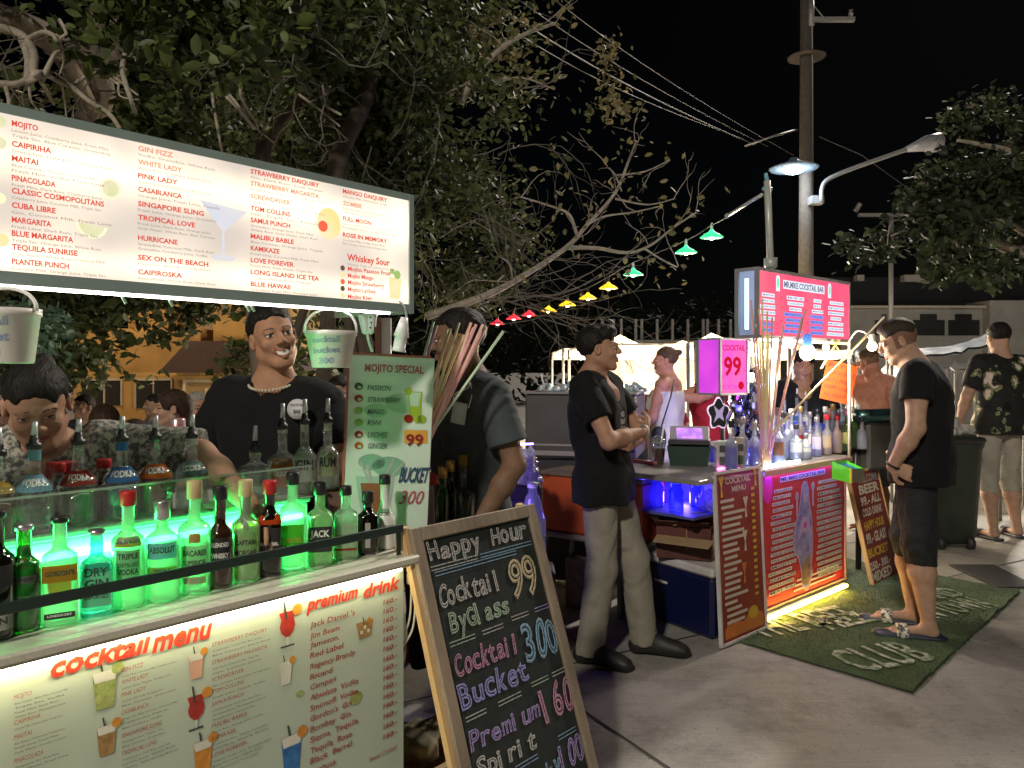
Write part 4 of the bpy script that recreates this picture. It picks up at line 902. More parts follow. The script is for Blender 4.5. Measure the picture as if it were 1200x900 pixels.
# small columns: heading and lines of ingredients
def column(px, px2, rows, h=.0095):
    for t, y, k in rows:
        mt(t, px, y, h, 1, px2=px + len(t) * (px2 - px) / 20, sh=.1)
        for i in range(k): mt(gibber(2 + (i == 0)), px + 1, y + 6.2 + i * 5.4, .0038, 2, px2=px2 + random.uniform(-18, 4), sh=.1)
column(16, 85, [('MOJITO', 820, 4), ('CAIPIRIHA', 850, 1), ('MAITAI', 867, 3), ('PINACOLADA', 895, 2)], .0085)
column(142, 205, [('GIN FIZZ', 788, 1), ('WHITE LADY', 802, 1), ('PINK LADY', 817, 2), ('CASABLANCA', 838, 3), ('SINGAPORE SLING', 865, 2), ('TROPICAL LOVE', 886, 3)], .0085)
column(248, 316, [('STRAWBERRY DAIQUIRY', 758, 2), ('STRAWBERRY MAGARITA', 779, 2), ('SCREWDRIVER', 799, 1), ('TOM COLLINS', 813, 1), ('SAMUI PUNCH', 828, 3), ('MALIBU BABLE', 853, 1), ('KAMIKAZE', 868, 2), ('LOVE FOREVER', 888, 3)], .0085)
mb.build('lettering', [red, dred, ink], sheet)
# printed drinks
mb = MB(); cols = [mat('p_red', (.55, .05, .03), .4, c2=(.30, .02, .02), scale=40), mat('p_orange', (.75, .35, .05), .4, c2=(.60, .20, .03), scale=60), mat('p_lime', (.50, .55, .22), .4, c2=(.20, .28, .05), scale=70), mat('p_amber', (.50, .32, .12), .4, c2=(.25, .12, .04), scale=60), mat('p_blue', (.05, .25, .60), .4, c2=(.02, .10, .35), scale=40), mat('p_ice', (.75, .75, .66), .4), mat('p_dark', (.04, .05, .06), .4), mat('p_pink', (.72, .42, .30), .4)]
def glassicon(P_, mb, x, y, h, kind, c, d=.002):
    w_ = h * .32
    if kind == 'tall': P_.poly(mb, [(x - w_ * .7, y), (x + w_ * .7, y), (x + w_, y + h), (x - w_, y + h)], d, c); P_.poly(mb, [(x - w_ * .8, y + h * .72), (x + w_ * .8, y + h * .72), (x + w_, y + h), (x - w_, y + h)], d + .0006, 5)
    elif kind == 'hurricane': P_.poly(mb, [(x - w_ * .15, y + h * .28), (x + w_ * .15, y + h * .28), (x + w_ * .62, y + h * .42), (x + w_ * .78, y + h * .60), (x + w_ * .62, y + h * .80), (x + w_ * .85, y + h), (x - w_ * .85, y + h), (x - w_ * .62, y + h * .80), (x - w_ * .78, y + h * .60), (x - w_ * .62, y + h * .42)], d, c); P_.rect(mb, x - w_ * .12, y + h * .04, w_ * .24, h * .25, d, 5); P_.rect(mb, x - w_ * .7, y, w_ * 1.4, h * .05, d, 6)
    elif kind == 'rocks': P_.poly(mb, [(x - h * .6, y + h), (x - h * .35, y), (x + h * .5, y + h * .12), (x + h * .65, y + h)], d, c); [P_.rect(mb, x - h * .3 + i * h * .25, y + h * (.3 + .25 * (i % 2)), h * .18, h * .2, d + .0006, 5) for i in range(3)]
    elif kind == 'martini': P_.poly(mb, [(x, y + h * .4), (x + w_ * 1.4, y + h), (x - w_ * 1.4, y + h)], d, c); P_.rect(mb, x - w_ * .06, y, w_ * .12, h * .4, d, 6); P_.rect(mb, x - w_ * .6, y, w_ * 1.2, h * .03, d, 6)
    P_.disc(mb, x + w_ * 1.0, y + h * 1.0, h * .16, h * .16, d + .0008, 14, 1 if c != 2 else 2)
    P_.poly(mb, [(x - w_ * .2, y + h * .8), (x + w_ * .0, y + h * .8), (x - w_ * .3, y + h * 1.3), (x - w_ * .45, y + h * 1.3)], d + .0004, 6)
for px_, py_, h, kd, c in ((123, 830, .075, 'tall', 2), (230, 795, .055, 'tall', 7), (230, 855, .075, 'hurricane', 0), (125, 885, .06, 'tall', 3), (337, 758, .085, 'hurricane', 0), (335, 802, .055, 'tall', 5), (427, 748, .045, 'rocks', 3), (342, 905, .09, 'tall', 4), (238, 905, .07, 'tall', 1)):
    x, y = MX(px_, py_); glassicon(mp_, mb, x, y, h, kd, c)
x, y = MX(417, 818); mp_.disc(mb, x, y, .02, .018, .002, 14, 2); x, y = MX(343, 816); mp_.disc(mb, x + .02, y, .012, .008, .002, 10, 2)
mb.build('drink_pictures', cols, sheet)
mb = MB(); mb.tube([L(-1.60, -.016, .913), L(-.03, -.016, .913)], .0045, 8); ls = mb.build('light_strip', emit('warm_strip', (1, .86, .50), 26), ct)
mb = MB(); mb.box(L(-.80, -.014, .920), (1.6, .024, .003), d=L.d); mb.build('strip_rail', txw0, ct)
# front retaining bar
bar_ = mat('bar_green_black', (.015, .035, .028), .4, var=.1); mb = MB(); mb.box(L(-.815, .010, 1.018), (1.63, .006, .022), d=L.d, bev=.001)
for s_ in (-1.5, -.012): mb.box(L(s_, .014, .982), (.012, .006, .076), d=L.d)
tag(mb.build('guard_rail', bar_, loc=L(-.8, .01, .92)), 'dark flat rail running across the fronts of the green-lit bottles', 'rail')
# riser shelf with green strip and glass guard
rs = root('bottle_shelf', 'raised bottle shelf with a glass front and a bright green light strip', 'shelf', L(-.9, .42, .944))
mb = MB(); mb.box(L(-.90, .41, 1.092), (1.50, .36, .014), d=L.d, bev=.003); mb.build('shelf_board', mat('shelf_white', (.55, .58, .52), .4), rs)
mb = MB(); mb.box(L(-.90, .238, 1.014), (1.48, .010, .140), d=L.d); mb.build('riser_board', mat('riser_white', (.5, .52, .5), .5), rs)
mb = MB(); mb.tube([L(-1.64, .222, 1.052), L(-.185, .222, 1.052)], .0075, 8); mb.build('light_strip', emit('green_strip', (.05, 1, .20), 46), rs)
gl = glass('guard_glass', (.93, .97, .95), .02); mb = MB(); mb.box(L(-.90, .226, 1.143), (1.50, .004, .084), d=L.d); mb.build('glass_guard', gl, rs)
mb = MB(); mb.box(L(-.90, .226, 1.187), (1.50, .008, .005), d=L.d); mb.box(L(-.90, .226, 1.101), (1.50, .008, .005), d=L.d); mb.build('guard_edge', mat('edge_bright', (.45, .55, .48), .15, .6), rs)
# ---- bottles
def bottle(name, label, grp, loc, h, r, g, liq=None, lvl=.6, cap=None, lab=None, neck=.32, sq=None, face=None, spout=None, shoulder=.16, nr=.013, caph=.05, fat=None, dish=None):
    """h: height without spout; lab: list of (z0, z1, material, text, text material, half-angle)"""
    o = root(name, label, 'bottle', loc, 0, grp)
    zN = h * (1 - neck); zS = zN - h * shoulder; pr = [(r * .82, 0), (r * .97, .004), (r, .012)]
    if fat: pr += [(r * fat, h * .25), (r, zS)]
    else: pr += [(r, zS * .5), (r, zS)]
    for t in (.25, .5, .75, 1): pr.append((nr + (r - nr) * (math.cos(t * PI) * .5 + .5), zS + (zN - zS) * t))
    pr += [(nr, h * .97), (nr * 1.15, h * .975), (nr * 1.15, h)]
    fa = math.atan2(-loc[1], -loc[0]) if face is None else face
    sqq = (1.0, 1.0, 7, zS + .004) if sq else None; rr = r * (.92 if sq else 1)
    pr = [(a * (.92 if sq else 1) if z < zS + .001 else a, z) for a, z in pr]
    mb = MB(); mb.lathe(pr, loc, 22, sq=sqq, rz=fa); mb.build('glass', g, o)
    if liq:
        k = .94; lp = [(a * k, max(.006, z)) for a, z in pr if z < h * lvl]; top = lp[-1][0]; lp += [(top, h * lvl), (0.0001, h * lvl)]
        mb = MB(); mb.lathe(lp, loc, 20, sq=(1, 1, 7, zS) if sq else None, rz=fa); mb.build('liquid', liq, o)
    if cap:
        mb = MB(); ch = h * caph; mb.lathe([(nr * 1.22, h - ch * .8), (nr * 1.3, h - ch * .75), (nr * 1.3, h + ch * .2), (nr * 1.2, h + ch * .28)], loc, 14); mb.build('cap', cap, o)
    if spout:
        mb = MB(); mb.lathe([(nr * 1.05, h - .010), (nr * 1.2, h - .008), (nr * 1.2, h + .002), (nr * .75, h + .004), (nr * .75, h + .012), (.008, h + .014), (.008, h + .020)], loc, 12); mb.build('stopper', mat('stopper_black', (.02, .02, .022), .4), o)
        mb = MB(); ln = spout if spout is not True else .05; mb.tube([Vector(loc) + Vector((0, 0, h + .016)), Vector(loc) + Vector((.001, 0, h + .02 + ln))], [.0075, .006], 8); mb.build('pourer', mat('pourer_grey', (.62, .62, .66), .35, .2), o)
    for (z0, z1, m_, tx, tm, ha) in (lab or []):
        n_ = 10; vs = []
        def pt(an, z): 
            x, y = math.cos(an), math.sin(an); q = r * 1.012
            if sq: gq = (abs(x) ** 7 + abs(y) ** 7) ** (-1 / 7); q = r * .92 * gq * 1.015
            if z > zS: q *= max(.35, 1 - (z - zS) / (zN - zS) * .62)
            x, y = x * q, y * q; return Vector(loc) + Vector((x * math.cos(fa) - y * math.sin(fa), x * math.sin(fa) + y * math.cos(fa), z))
        nz = 4
        for k in range(n_ + 1):
            for q in range(nz + 1): vs.append(pt(-ha + 2 * ha * k / n_, z0 + (z1 - z0) * q / nz))
        mb = MB(); mb.add(vs, [(k * (nz + 1) + q, (k + 1) * (nz + 1) + q, (k + 1) * (nz + 1) + q + 1, k * (nz + 1) + q + 1) for k in range(n_) for q in range(nz)], 0, True); lo_ = mb.build('label', m_, o)
        if tx:
            gm = MB(); lines = tx.split('|'); hh = (z1 - z0) / (len(lines) + .8)
            for i, t in enumerate(lines):
                vv, ff = _glyphs(t, .03, 0); xs = [v[0] for v in vv]; a, b = min(xs), max(xs); wd = 2 * ha * .82; cap_h = min(hh * .72, r * 2 * ha * .82 / max(1, len(t)) * 1.7)
                zb = z1 - hh * (i + 1) - hh * .1
                pts = []
                for x, y, z in vv:
                    an = (x - (a + b) / 2) / (b - a) * min(wd, cap_h * len(t) * .95 / r); v = pt(an, zb + y / .7 * cap_h); ctr = Vector((loc[0], loc[1], v.z)); v = v + (v - ctr).normalized() * .0008; pts.append(v)
                gm.add(pts, ff, 0)
            gm.build('lettering', tm, lo_)
    return o
gG = glass('glass_clear', (.90, .94, .92), .10); gGr = glass('glass_green', (.10, .62, .12), .4); gGn = glass('glass_lit', (.80, .97, .84), .40); gDk = glass('glass_dark', (.05, .03, .02), .25); gBr = glass('glass_brown', (.30, .12, .04), .25); gBl = glass('glass_blue', (.25, .62, .75), .22); gW = mat('white_bottle', (.72, .74, .70), .35, var=.03)
wat = glass('spirit_clear', (.88, .96, .92), .15); amb_ = glass('spirit_amber', (.62, .28, .05), .2); grn = glass('spirit_green', (.03, .20, .06), .45); blu = glass('spirit_blue', (.02, .08, .22), .5); orl = glass('spirit_rust', (.35, .10, .03), .5); brn = glass('spirit_brown', (.10, .03, .015), .4)
wl = paper('label_white', (.66, .66, .60)); yl = paper('label_yellow', (.55, .38, .08)); bkl = mat('label_black', (.02, .02, .02), .5); sil = mat('cap_silver', (.55, .55, .55), .3, .85); rc = mat('cap_red', (.45, .02, .02), .35); gc = mat('cap_gold', (.55, .38, .12), .3, .7); bc = mat('cap_black', (.015, .015, .016), .35); wc = mat('cap_white', (.7, .7, .68), .4); orlb = paper('label_orange', (.60, .16, .03)); rlb = paper('label_red', (.50, .05, .03)); blb = paper('label_blue', (.08, .20, .50)); pkb = paper('label_paleblue', (.25, .45, .60)); crk = mat('cork_wrap', (.50, .38, .20), .7); txw = mat('print_white', (.75, .75, .72), .6)
FR = 'front row of bottles lit green on the left counter'
def fb_(px, o_=.115): s_ = L.s(px, o_); return tuple(L(s_, o_, .9445))
T = [
 (-4, .105, 'dark round bottle with a pale label, first of the front row', .235, .040, gDk, None, 0, bc, [(.02, .05, wl, 'GIN', ink, 1.0), (.10, .15, bkl, None, None, 1.0)], {}),
 (28, .115, 'green glass bottle with red seal and silver band, second of the front row', .248, .036, gGr, grn, .8, sil, [(.118, .135, paper('band_grey', (.22, .25, .22)), 'GORDON', ink, 1.1), (.155, .172, rlb, None, None, .35)], {}),
 (70, .115, 'clear square bottle with an orange crest label and yellow-black cap', .258, .038, gGn, wat, .85, bc, [(.108, .150, orlb, "GORDON'S", ink, .8), (.085, .108, yl, None, None, .55), (.02, .034, bkl, 'LONDON DRY', txw, .7)], dict(sq=1)),
 (113, .115, 'flat pale blue bottle with an arched white label in the front row', .225, .034, gBl, None, 0, sil, [(.03, .145, paper('label_aqua', (.25, .50, .42)), 'DRY|GIN|IMPORTED', ink, .75)], dict(sq=1, neck=.28)),
 (150, .118, 'clear bottle with a crest label, yellow name band and red cap', .262, .037, gGn, wat, .9, rc, [(.145, .168, yl, 'SMIRNOFF', ink, .9), (.07, .138, paper('label_mint', (.30, .52, .36)), 'TRIPLE|DISTILLED|VODKA', ink, .75)], dict(neck=.30, caph=.12)),
 (190, .115, 'short-necked clear bottle with a pale blue printed band', .238, .040, gGn, wat, .9, sil, [(.110, .150, paper('label_sky', (.20, .55, .68)), 'ABSOLUT', ink, .9), (.07, .09, paper('label_olive', (.25, .42, .08)), 'VODKA', ink, .9)], dict(neck=.24, caph=.18, shoulder=.12)),
 (228, .118, 'clear bottle with a gold medallion over a white label and tall pale cap', .272, .037, gGn, wat, .9, crk, [(.06, .125, paper('label_mint2', (.42, .62, .42)), 'BACARDI|SUPERIOR', ink, .85), (.132, .156, gc, None, None, .34), (.028, .046, paper('label_pink', (.50, .35, .30)), None, None, .7)], dict(neck=.30, caph=.16)),
 (258, .110, 'dark brown bottle with black label and black cap beside the medallion bottle', .252, .034, gBr, brn, .9, bc, [(.06, .14, bkl, 'BLENDED|WHISKY', txw, .85)], dict(caph=.13, neck=.34)),
 (288, .115, 'clear bottle with a sailor picture label and tall gold-brown cap', .262, .036, gGn, amb_, .85, crk, [(.055, .135, paper('label_mint3', (.38, .60, .28)), 'CAPTAIN|MORGAN', ink, .85)], dict(neck=.32, caph=.16)),
 (316, .115, 'near-black square bottle with a bright red shoulder and red-black cap', .262, .034, gDk, None, 0, rc, [(.150, .175, paper('label_hot', (.75, .10, .02)), None, None, 1.4), (.06, .14, bkl, 'RED LABEL', txw, .8)], dict(sq=1, caph=.14)),
 (343, .115, 'square green glass bottle with a hexagonal leaf-green label', .270, .036, gGn, None, 0, bc, [(.055, .135, paper('label_leaf', (.10, .30, .04)), 'MEISTER', yl, .75)], dict(sq=1, caph=.12)),
 (375, .115, 'square whiskey bottle with yellow-green spirit and a black label', .250, .036, gGn, glass('spirit_lime', (.55, .70, .05), .35), .95, bc, [(.045, .125, bkl, 'JACK|DANIELS', txw, .8)], dict(sq=1, caph=.14)),
 (405, .115, 'square bottle with a white label and black cap at the end of the green strip', .250, .035, gGn, glass('spirit_lime', (.55, .70, .05), .35), .5, bc, [(.045, .130, paper('label_mint4', (.48, .66, .46)), 'JIM BEAM', ink, .8), (.035, .042, rlb, None, None, .8)], dict(sq=1, caph=.12)),
 (431, .112, 'small dark square bottle with a black and white cap near the counter end', .240, .034, gDk, None, 0, bc, [(.03, .13, wl, None, None, .25)], dict(sq=1, caph=.18, neck=.26)),
 (451, .125, 'opaque white bottle with a black cap, last of the front row', .300, .034, gW, None, 0, bc, [(.10, .17, paper('label_palegreen', (.4, .6, .45)), 'COCONUT|RUM', ink, .8)], dict(caph=.12, neck=.36, shoulder=.3)),
]
TOP = {-4: 600, 28: 616, 70: 607, 113: 622, 150: 579.5, 190: 592, 228: 568.5, 258: 573, 288: 567, 316: 567, 343: 557, 375: 569, 405: 572, 431: 579, 451: 559}; WID = {-4: 38, 28: 35, 70: 41, 113: 37, 150: 36, 190: 39, 228: 37, 258: 28, 288: 33, 316: 28, 343: 31, 375: 31, 405: 29, 431: 25, 451: 25}
for px_, o_, lb, h0, r, g_, lq, lv, cp_, la, kw in T:
    q = fb_(px_, o_ - .018); h = zat(TOP[px_], q[1]) - q[2]; r = WID[px_] / 2 / F * q[1]; la = [(a * h / h0, b * h / h0, *z) for a, b, *z in la]; kw = dict(kw); kw.setdefault('neck', .27); kw.setdefault('shoulder', .11)
    bottle('bottle', lb, FR, q, h, r, g_, lq, lv, cp_, la, **kw)
BK = 'back row of pourer bottles on the raised shelf'
def bb(px, o_=.31): s_ = L.s(px, o_); return tuple(L(s_, o_, 1.0995))
T = [
 (-2, .30, 'amber bottle with a cream label, first of the back row at the left edge', .22, .038, gG, amb_, .45, [(.115, .145, yl, None, None, 1.2)], .03, {}),
 (40, .30, 'tall clear bottle with a light blue label and grey pourer beside the woman', .250, .042, gG, wat, .3, [(.120, .165, pkb, 'VODKA', txw, 1.1), (.205, .235, pkb, None, None, 1.4)], .045, {}),
 (92, .32, 'tall bottle with a red and white label and dark green spirit', .245, .044, gG, grn, .42, [(.120, .160, rlb, 'VODKA', txw, 1.1)], .045, {}),
 (143, .31, 'tall bottle with a blue and white label and dark blue spirit', .255, .043, gG, blu, .42, [(.120, .165, blb, 'VODKA', txw, 1.1), (.215, .240, blb, None, None, 1.3)], .04, {}),
 (182, .32, 'tall bottle with an orange label and rust brown spirit', .262, .044, gG, orl, .45, [(.125, .170, orlb, 'VODKA', txw, 1.1)], .04, {}),
 (225, .32, 'tallest clear bottle with a faded grey-blue label and white pourer', .275, .044, gG, wat, .3, [(.130, .175, paper('label_greyblue', (.25, .33, .36)), 'VODKA', txw, 1.1), (.235, .258, wl, None, None, 1.3)], .035, {}),
 (299, .36, 'wide short clear bottle with a red neck tag and grey pourer', .205, .050, gG, wat, .5, [(.165, .185, wl, None, None, 1.3)], .05, dict(nr=.014, neck=.26)),
 (331, .36, 'squat clear decanter bottle with an orange square label', .245, .046, gG, wat, .5, [(.03, .13, orlb, 'TEQUILA', txw, .8), (.215, .228, wl, None, None, 1.3)], .045, dict(neck=.36)),
 (357, .34, 'slim clear bottle with a tall cream label in front of the white badge', .255, .037, gG, wat, .6, [(.04, .15, wl, 'GIN', ink, .9), (.215, .24, wl, None, None, 1.3)], .05, dict(neck=.36)),
 (384, .34, 'slim clear bottle with a cream label and dark line, last of the back row', .258, .036, gG, wat, .6, [(.05, .14, paper('label_cream', (.55, .50, .36)), 'RUM', ink, .9), (.215, .24, wl, None, None, 1.3)], .05, dict(neck=.36)),
]
TOP = {-2: 500, 40: 493, 92: 490, 143: 487, 182: 486, 225: 485, 299: 498, 331: 472, 357: 467, 384: 466}
for px_, o_, lb, h0, r, g_, lq, lv, la, sp, kw in T:
    q = bb(px_, o_ - .02); sp = .030 if px_ < 250 else .042; h = zat(TOP[px_], q[1]) - q[2] - .022 - sp; r *= .92; la = [(a * h / h0, b * h / h0, *z) for a, b, *z in la]
    bottle('bottle', lb, BK, q, h, r, g_, lq, lv, None, la, spout=sp, **kw)
# small things seen between: small red-capped bottles, red carton, tag
for px_, lb, c_ in ((68, 'small bottle with a red cap low between the back row bottles at the left', rc), (122, 'little red-capped bottle standing left of the dark blue spirit', rc)):
    bottle('bottle', lb, BK, bb(px_, .40), .13, .022, gG, brn, .8, c_, [(.04, .08, wl, None, None, 1)], caph=.16)
mb = MB(); mb.box(L(L.s(73, .46), .46, 1.1 + .065), (.06, .05, .13), d=L.d, bev=.002); r_ = tag(mb.build('carton', mat('carton_red', (.35, .02, .03), .5), loc=L(L.s(73, .46), .46, 1.1)), 'small red carton behind the bottles in front of the woman', 'box')
# ---- side table with the mixers at the counter's end
stb = root('side_table', 'dark side table carrying mixers behind the chalkboard', 'table', L(.30, .40, 0)); mb = MB(); mb.box(L(.26, .40, .90), (.42, .46, .03), d=L.d, bev=.004); mb.build('table_top', dkpaint, stb)
for a, b_ in ((.07, .19), (.07, .61), (.45, .19), (.45, .61)): mb = MB(); mb.box(L(a, b_, .442), (.03, .03, .884), d=L.d); mb.build('leg', dkpaint, stb)
def sidep(px, o_): return tuple(L(L.s(px, o_), o_, .916))
SG = 'bottles on the side table behind the chalkboard'
bottle('bottle', 'small dark green bottle with a green-gold cap behind the chalkboard', SG, sidep(519, .34), .19, .022, gGr, grn, .8, gc, None, caph=.2)
bottle('bottle', 'small bottle with an orange gold cap behind the chalkboard', SG, sidep(528, .36), .205, .024, gDk, None, 0, gc, None, caph=.18)
bottle('bottle', 'clear round decanter bottle with a yellow cap behind the chalkboard', SG, sidep(543, .33), .225, .045, gG, wat, .4, yl, None, caph=.16, neck=.42)
for px_, lb in ((567, 'stack of white paper cups with a dark stopper beside the clear decanter'), (551, 'grey plastic cup stack just behind the clear decanter')):
    c_ = Vector(sidep(px_, .36)); o_ = root('cup_stack', lb, 'cups', c_); mb = MB(); 
    for i in range(6): mb.lathe([(.021, .03 * i), (.024, .03 * i + .045), (.0255, .03 * i + .047)], c_, 14)
    mb.build('cups', mat('paper_white' if px_ == 567 else 'cup_grey', (.7, .7, .72) if px_ == 567 else (.35, .36, .38), .5, var=.03), o_)
    if px_ == 567: mb = MB(); mb.ball(c_ + Vector((0, 0, .205)), (.017, .017, .018)); mb.build('stopper', blb, o_)
c_ = Vector(sidep(504, .30)); o_ = root('mushroom_jar', 'little jar topped with a red and white mushroom lid beside the board foot', 'jar', c_); mb = MB(); mb.lathe([(.014, 0), (.018, .01), (.014, .12), (.012, .15)], c_, 12); mb.build('stem', mat('mush_pale', (.45, .35, .30), .6), o_)
mb = MB(); mb.lathe([(.020, .150), (.031, .155), (.029, .175), (.016, .190), (.001, .194)], c_, 16); mb.build('lid', mat('mush_red', (.40, .03, .03), .4, c2=(.6, .5, .45), scale=60, contrast=(.25, .4)), o_)
c_ = Vector(sidep(484, .36)); o_ = root('tumbler', 'clear upturned glasses on the side table left of the mushroom jar', 'glasses', c_); mb = MB(); mb.lathe([(.03, 0), (.026, .10)], c_, 14); mb.lathe([(.028, 0), (.024, .10)], c_ + Vector((.06, .03, 0)), 14); mb.build('glass', gG, o_)
# ---- green special board standing on the counter
bo = L(L.s(405, .17), .17, .922); bp0 = P(405, 600, 2.28); ux = (P(505, 600, 2.34) - P(405, 600, 2.28)); bwid = ux.length; ux = ux.normalized()
so_ = root('special_board', 'mint green special-drinks board standing on the counter end', 'board', (bp0.x, bp0.y, .945)); bz = .9445; bh = zat(415, 2.28) - bz
sp_ = Panel((bp0.x, bp0.y, bz), ux, lz); nb_ = sp_.n
mint = mat('board_mint', (.62, .70, .64), .4, var=.06, scale=6); mb = MB(); mb.box(sp_.at(bwid / 2, bh / 2, -.008), (bwid, .014, bh), d=ux, bev=.002); mb.build('panel', mint, so_)
mb = MB(); mb.box(sp_.at(-.003, bh / 2, -.008), (.006, .018, bh), d=ux); mb.box(sp_.at(bwid / 2, bh + .003, -.008), (bwid, .018, .006), d=ux); mb.build('edge', mat('edge_red', (.40, .10, .07), .5), so_)
def BX(px, py): return (px - 405) / 100 * bwid, (zat(py, 2.30) - bz)
mb = MB()
def bt(t, px, py, hp, m, px2=None, sh=.0, bold=.02): x, y = BX(px, py); sp_.text(mb, t, x, y, hp * 2.3 / F, width=(px2 - px) / 100 * bwid if px2 else None, shear=sh, bold=bold, m=m)
bt('MOJITO SPECIAL', 427, 434, 8.5, 0, 496, .05)
for t, y in zip(('PASSION', 'STRAWBERRY', 'MANGO', 'KIWI', 'LYCHEE', 'GINGER'), (456, 470, 484, 497, 511, 524)): bt(t, 430, y, 6, 1, 430 + len(t) * 3.8, .15, .01)
bt('BUCKET', 466, 563, 17, 2, 500, .25, .03); bt('300', 466, 589, 16, 0, 493, .35, .0); bt('99', 475, 519.5, 13, 3, 496, 0, .03)
x, y = BX(473, 524); w9 = 26 / 100 * bwid
pic = MB(); pcol = [orlb, mat('p_drink', (.30, .10, .05), .4), mat('p_straw', (.42, .40, .42), .5), rlb, mat('p_lime2', (.30, .42, .03), .5), ink, mat('p_cup', (.38, .50, .46), .3), mat('mint_pale', (.40, .55, .42), .5), mat('mint_dark', (.22, .38, .30), .5), mat('patch_orange', (.72, .33, .05), .5)]
x, y = BX(473, 517); sp_.poly(pic, [(x, y), (x + .070, y), (x + .070, y + .040), (x, y + .040)], .0012, 9)
x, y = BX(424, 598); sp_.poly(pic, [(x, y - .03), (x + .075, y - .03), (x + .095, y + .105), (x - .02, y + .105)], .0012, 6); sp_.poly(pic, [(x + .008, y - .03), (x + .070, y - .03), (x + .083, y + .085), (x - .005, y + .085)], .0016, 1)
for a, b_ in ((-.03, .15), (-.01, .14), (.07, .16), (.10, .15)): sp_.poly(pic, [(x + .03 + a * .3, y + .08), (x + .036 + a * .3, y + .08), (x + .028 + a, y + b_), (x + .020 + a, y + b_)], .0014, 2)
x, y = BX(486, 485); sp_.poly(pic, [(x - .018, y), (x + .018, y), (x + .022, y + .075), (x - .022, y + .075)], .0012, 4); sp_.poly(pic, [(x - .015, y + .03), (x + .010, y + .03), (x + .018, y + .072), (x - .018, y + .072)], .0016, 7); sp_.disc(pic, x - .02, y + .075, .012, .012, .0018, 12, 4)
for a, c_ in ((-.02, 3), (.008, 4), (.02, 4)): sp_.disc(pic, x + a, y - .008, .014, .013, .0018, 12, c_)
for y_, c_ in zip((452, 466, 480, 494, 508, 521), (5, 3, 4, 4, 3, 0)): sp_.disc(pic, *BX(420, y_), .013, .011, .0014, 12, c_); sp_.disc(pic, *BX(421, y_ + 1), .006, .005, .0018, 8, 7 if c_ != 4 else 8)
for px_, py_, a in ((455, 545, .05), (435, 540, .04), (470, 470, .05), (440, 480, .035)): sp_.disc(pic, *BX(px_, py_), a, a * .6, .0006, 20, 8 if py_ > 500 else 7)
pic.build('pictures', pcol, so_)
mb.build('lettering', [mat('ltr_pinkred', (.45, .06, .10), .5), mat('ltr_green_black', (.06, .12, .10), .5), mat('ltr_navy', (.03, .06, .14), .5), mat('ltr_maroon', (.25, .02, .02), .5)], so_)
# straws in a tall jar behind the board
stc = L(.12, .34, .918); so2 = root('straw_jar', 'tall glass jar bristling with pastel drinking straws behind the mint board', 'straws', stc); mb = MB(); mb.lathe([(.045, 0), (.045, .22), (.048, .225)], stc, 16); mb.build('jar', gG, so2)
pc = [(.85, .50, .36), (.80, .70, .38), (.70, .78, .46), (.85, .42, .46), (.85, .62, .52), (.65, .38, .52), (.55, .75, .56)]
for i, (bx_, by_, tx_, ty_, ci) in enumerate(((505, 505, 552, 378, 0), (508, 500, 558, 380, 3), (512, 495, 566, 380, 4), (502, 492, 538, 378, 2), (505, 480, 524, 386, 1), (500, 470, 528, 385, 1), (509, 505, 564, 388, 3), (506, 510, 549, 390, 4), (503, 500, 555, 384, 0), (511, 500, 590, 388, 6), (498, 415, 508, 377, 6), (502, 415, 512, 381, 5), (507, 502, 570, 383, 4), (504, 490, 543, 392, 1))):
    dY = random.uniform(-.02, .02); b_ = P(bx_, by_, 2.50 + dY); a = P(tx_, ty_, 2.50 + dY * 2); dr = (a - b_).normalized(); mb = MB(); mb.tube([a - dr * .46, a], .0048, 7); mb.build('straw', mat(f'straw{ci}', pc[ci], .45, var=.06), so2)
# ---- lightbox banner over the counter
bn = root('menu_banner', 'long lit cocktail menu lightbox banner above the left stall counter', 'sign', L(-.9, .06, 1.62))
z0b, z1b = 1.615, 1.945; mb = MB(); fr = mat('banner_frame', (.26, .34, .33), .45, var=.06)
sR = .022
mb.box(L(-1.0, .045, z1b - .008), (2.06, .09, .018), d=L.d); mb.box(L(-1.0, .045, z0b + .012), (2.06, .09, .024), d=L.d); mb.box(L(sR + .001, .045, (z0b + z1b) / 2), (.016, .092, z1b - z0b + .002), d=L.d); mb.build('frame', fr, bn)
mb = MB(); mb.box(L(-1.0, .088, (z0b + z1b) / 2), (2.03, .006, z1b - z0b - .02), d=L.d); mb.build('back_panel', mat('banner_back', (.25, .25, .24), .6), bn)
# backlit sheet: tube glow painted into its emission as bands, no tubes built
m, n, l, out = _new('backlit_sheet'); tc = n.new('ShaderNodeTexCoord'); sx = n.new('ShaderNodeSeparateXYZ')
rotm = n.new('ShaderNodeMapping'); rotm.inputs['Rotation'].default_value = (0, 0, -L.rot); l.new(tc.outputs['Object'], rotm.inputs[0]); l.new(rotm.outputs[0], sx.inputs[0])
no = n.new('ShaderNodeTexNoise'); no.inputs['Scale'].default_value = 5.5; no.inputs['Detail'].default_value = 1.5; l.new(tc.outputs['Object'], no.inputs[0])
def mth(op, a, b_=None, c_=None):
    q = n.new('ShaderNodeMath'); q.operation = op
    for i, v in enumerate((a, b_, c_)):
        if v is None: continue
        if isinstance(v, (int, float)): q.inputs[i].default_value = v
        else: l.new(v, q.inputs[i])
    return q.outputs[0]
def gauss(z0, wd, amp): d_ = mth('DIVIDE', mth('SUBTRACT', sx.outputs[2], z0), wd); return mth('MULTIPLY', mth('EXPONENT', mth('MULTIPLY', mth('MULTIPLY', d_, d_), -1.0)), amp)
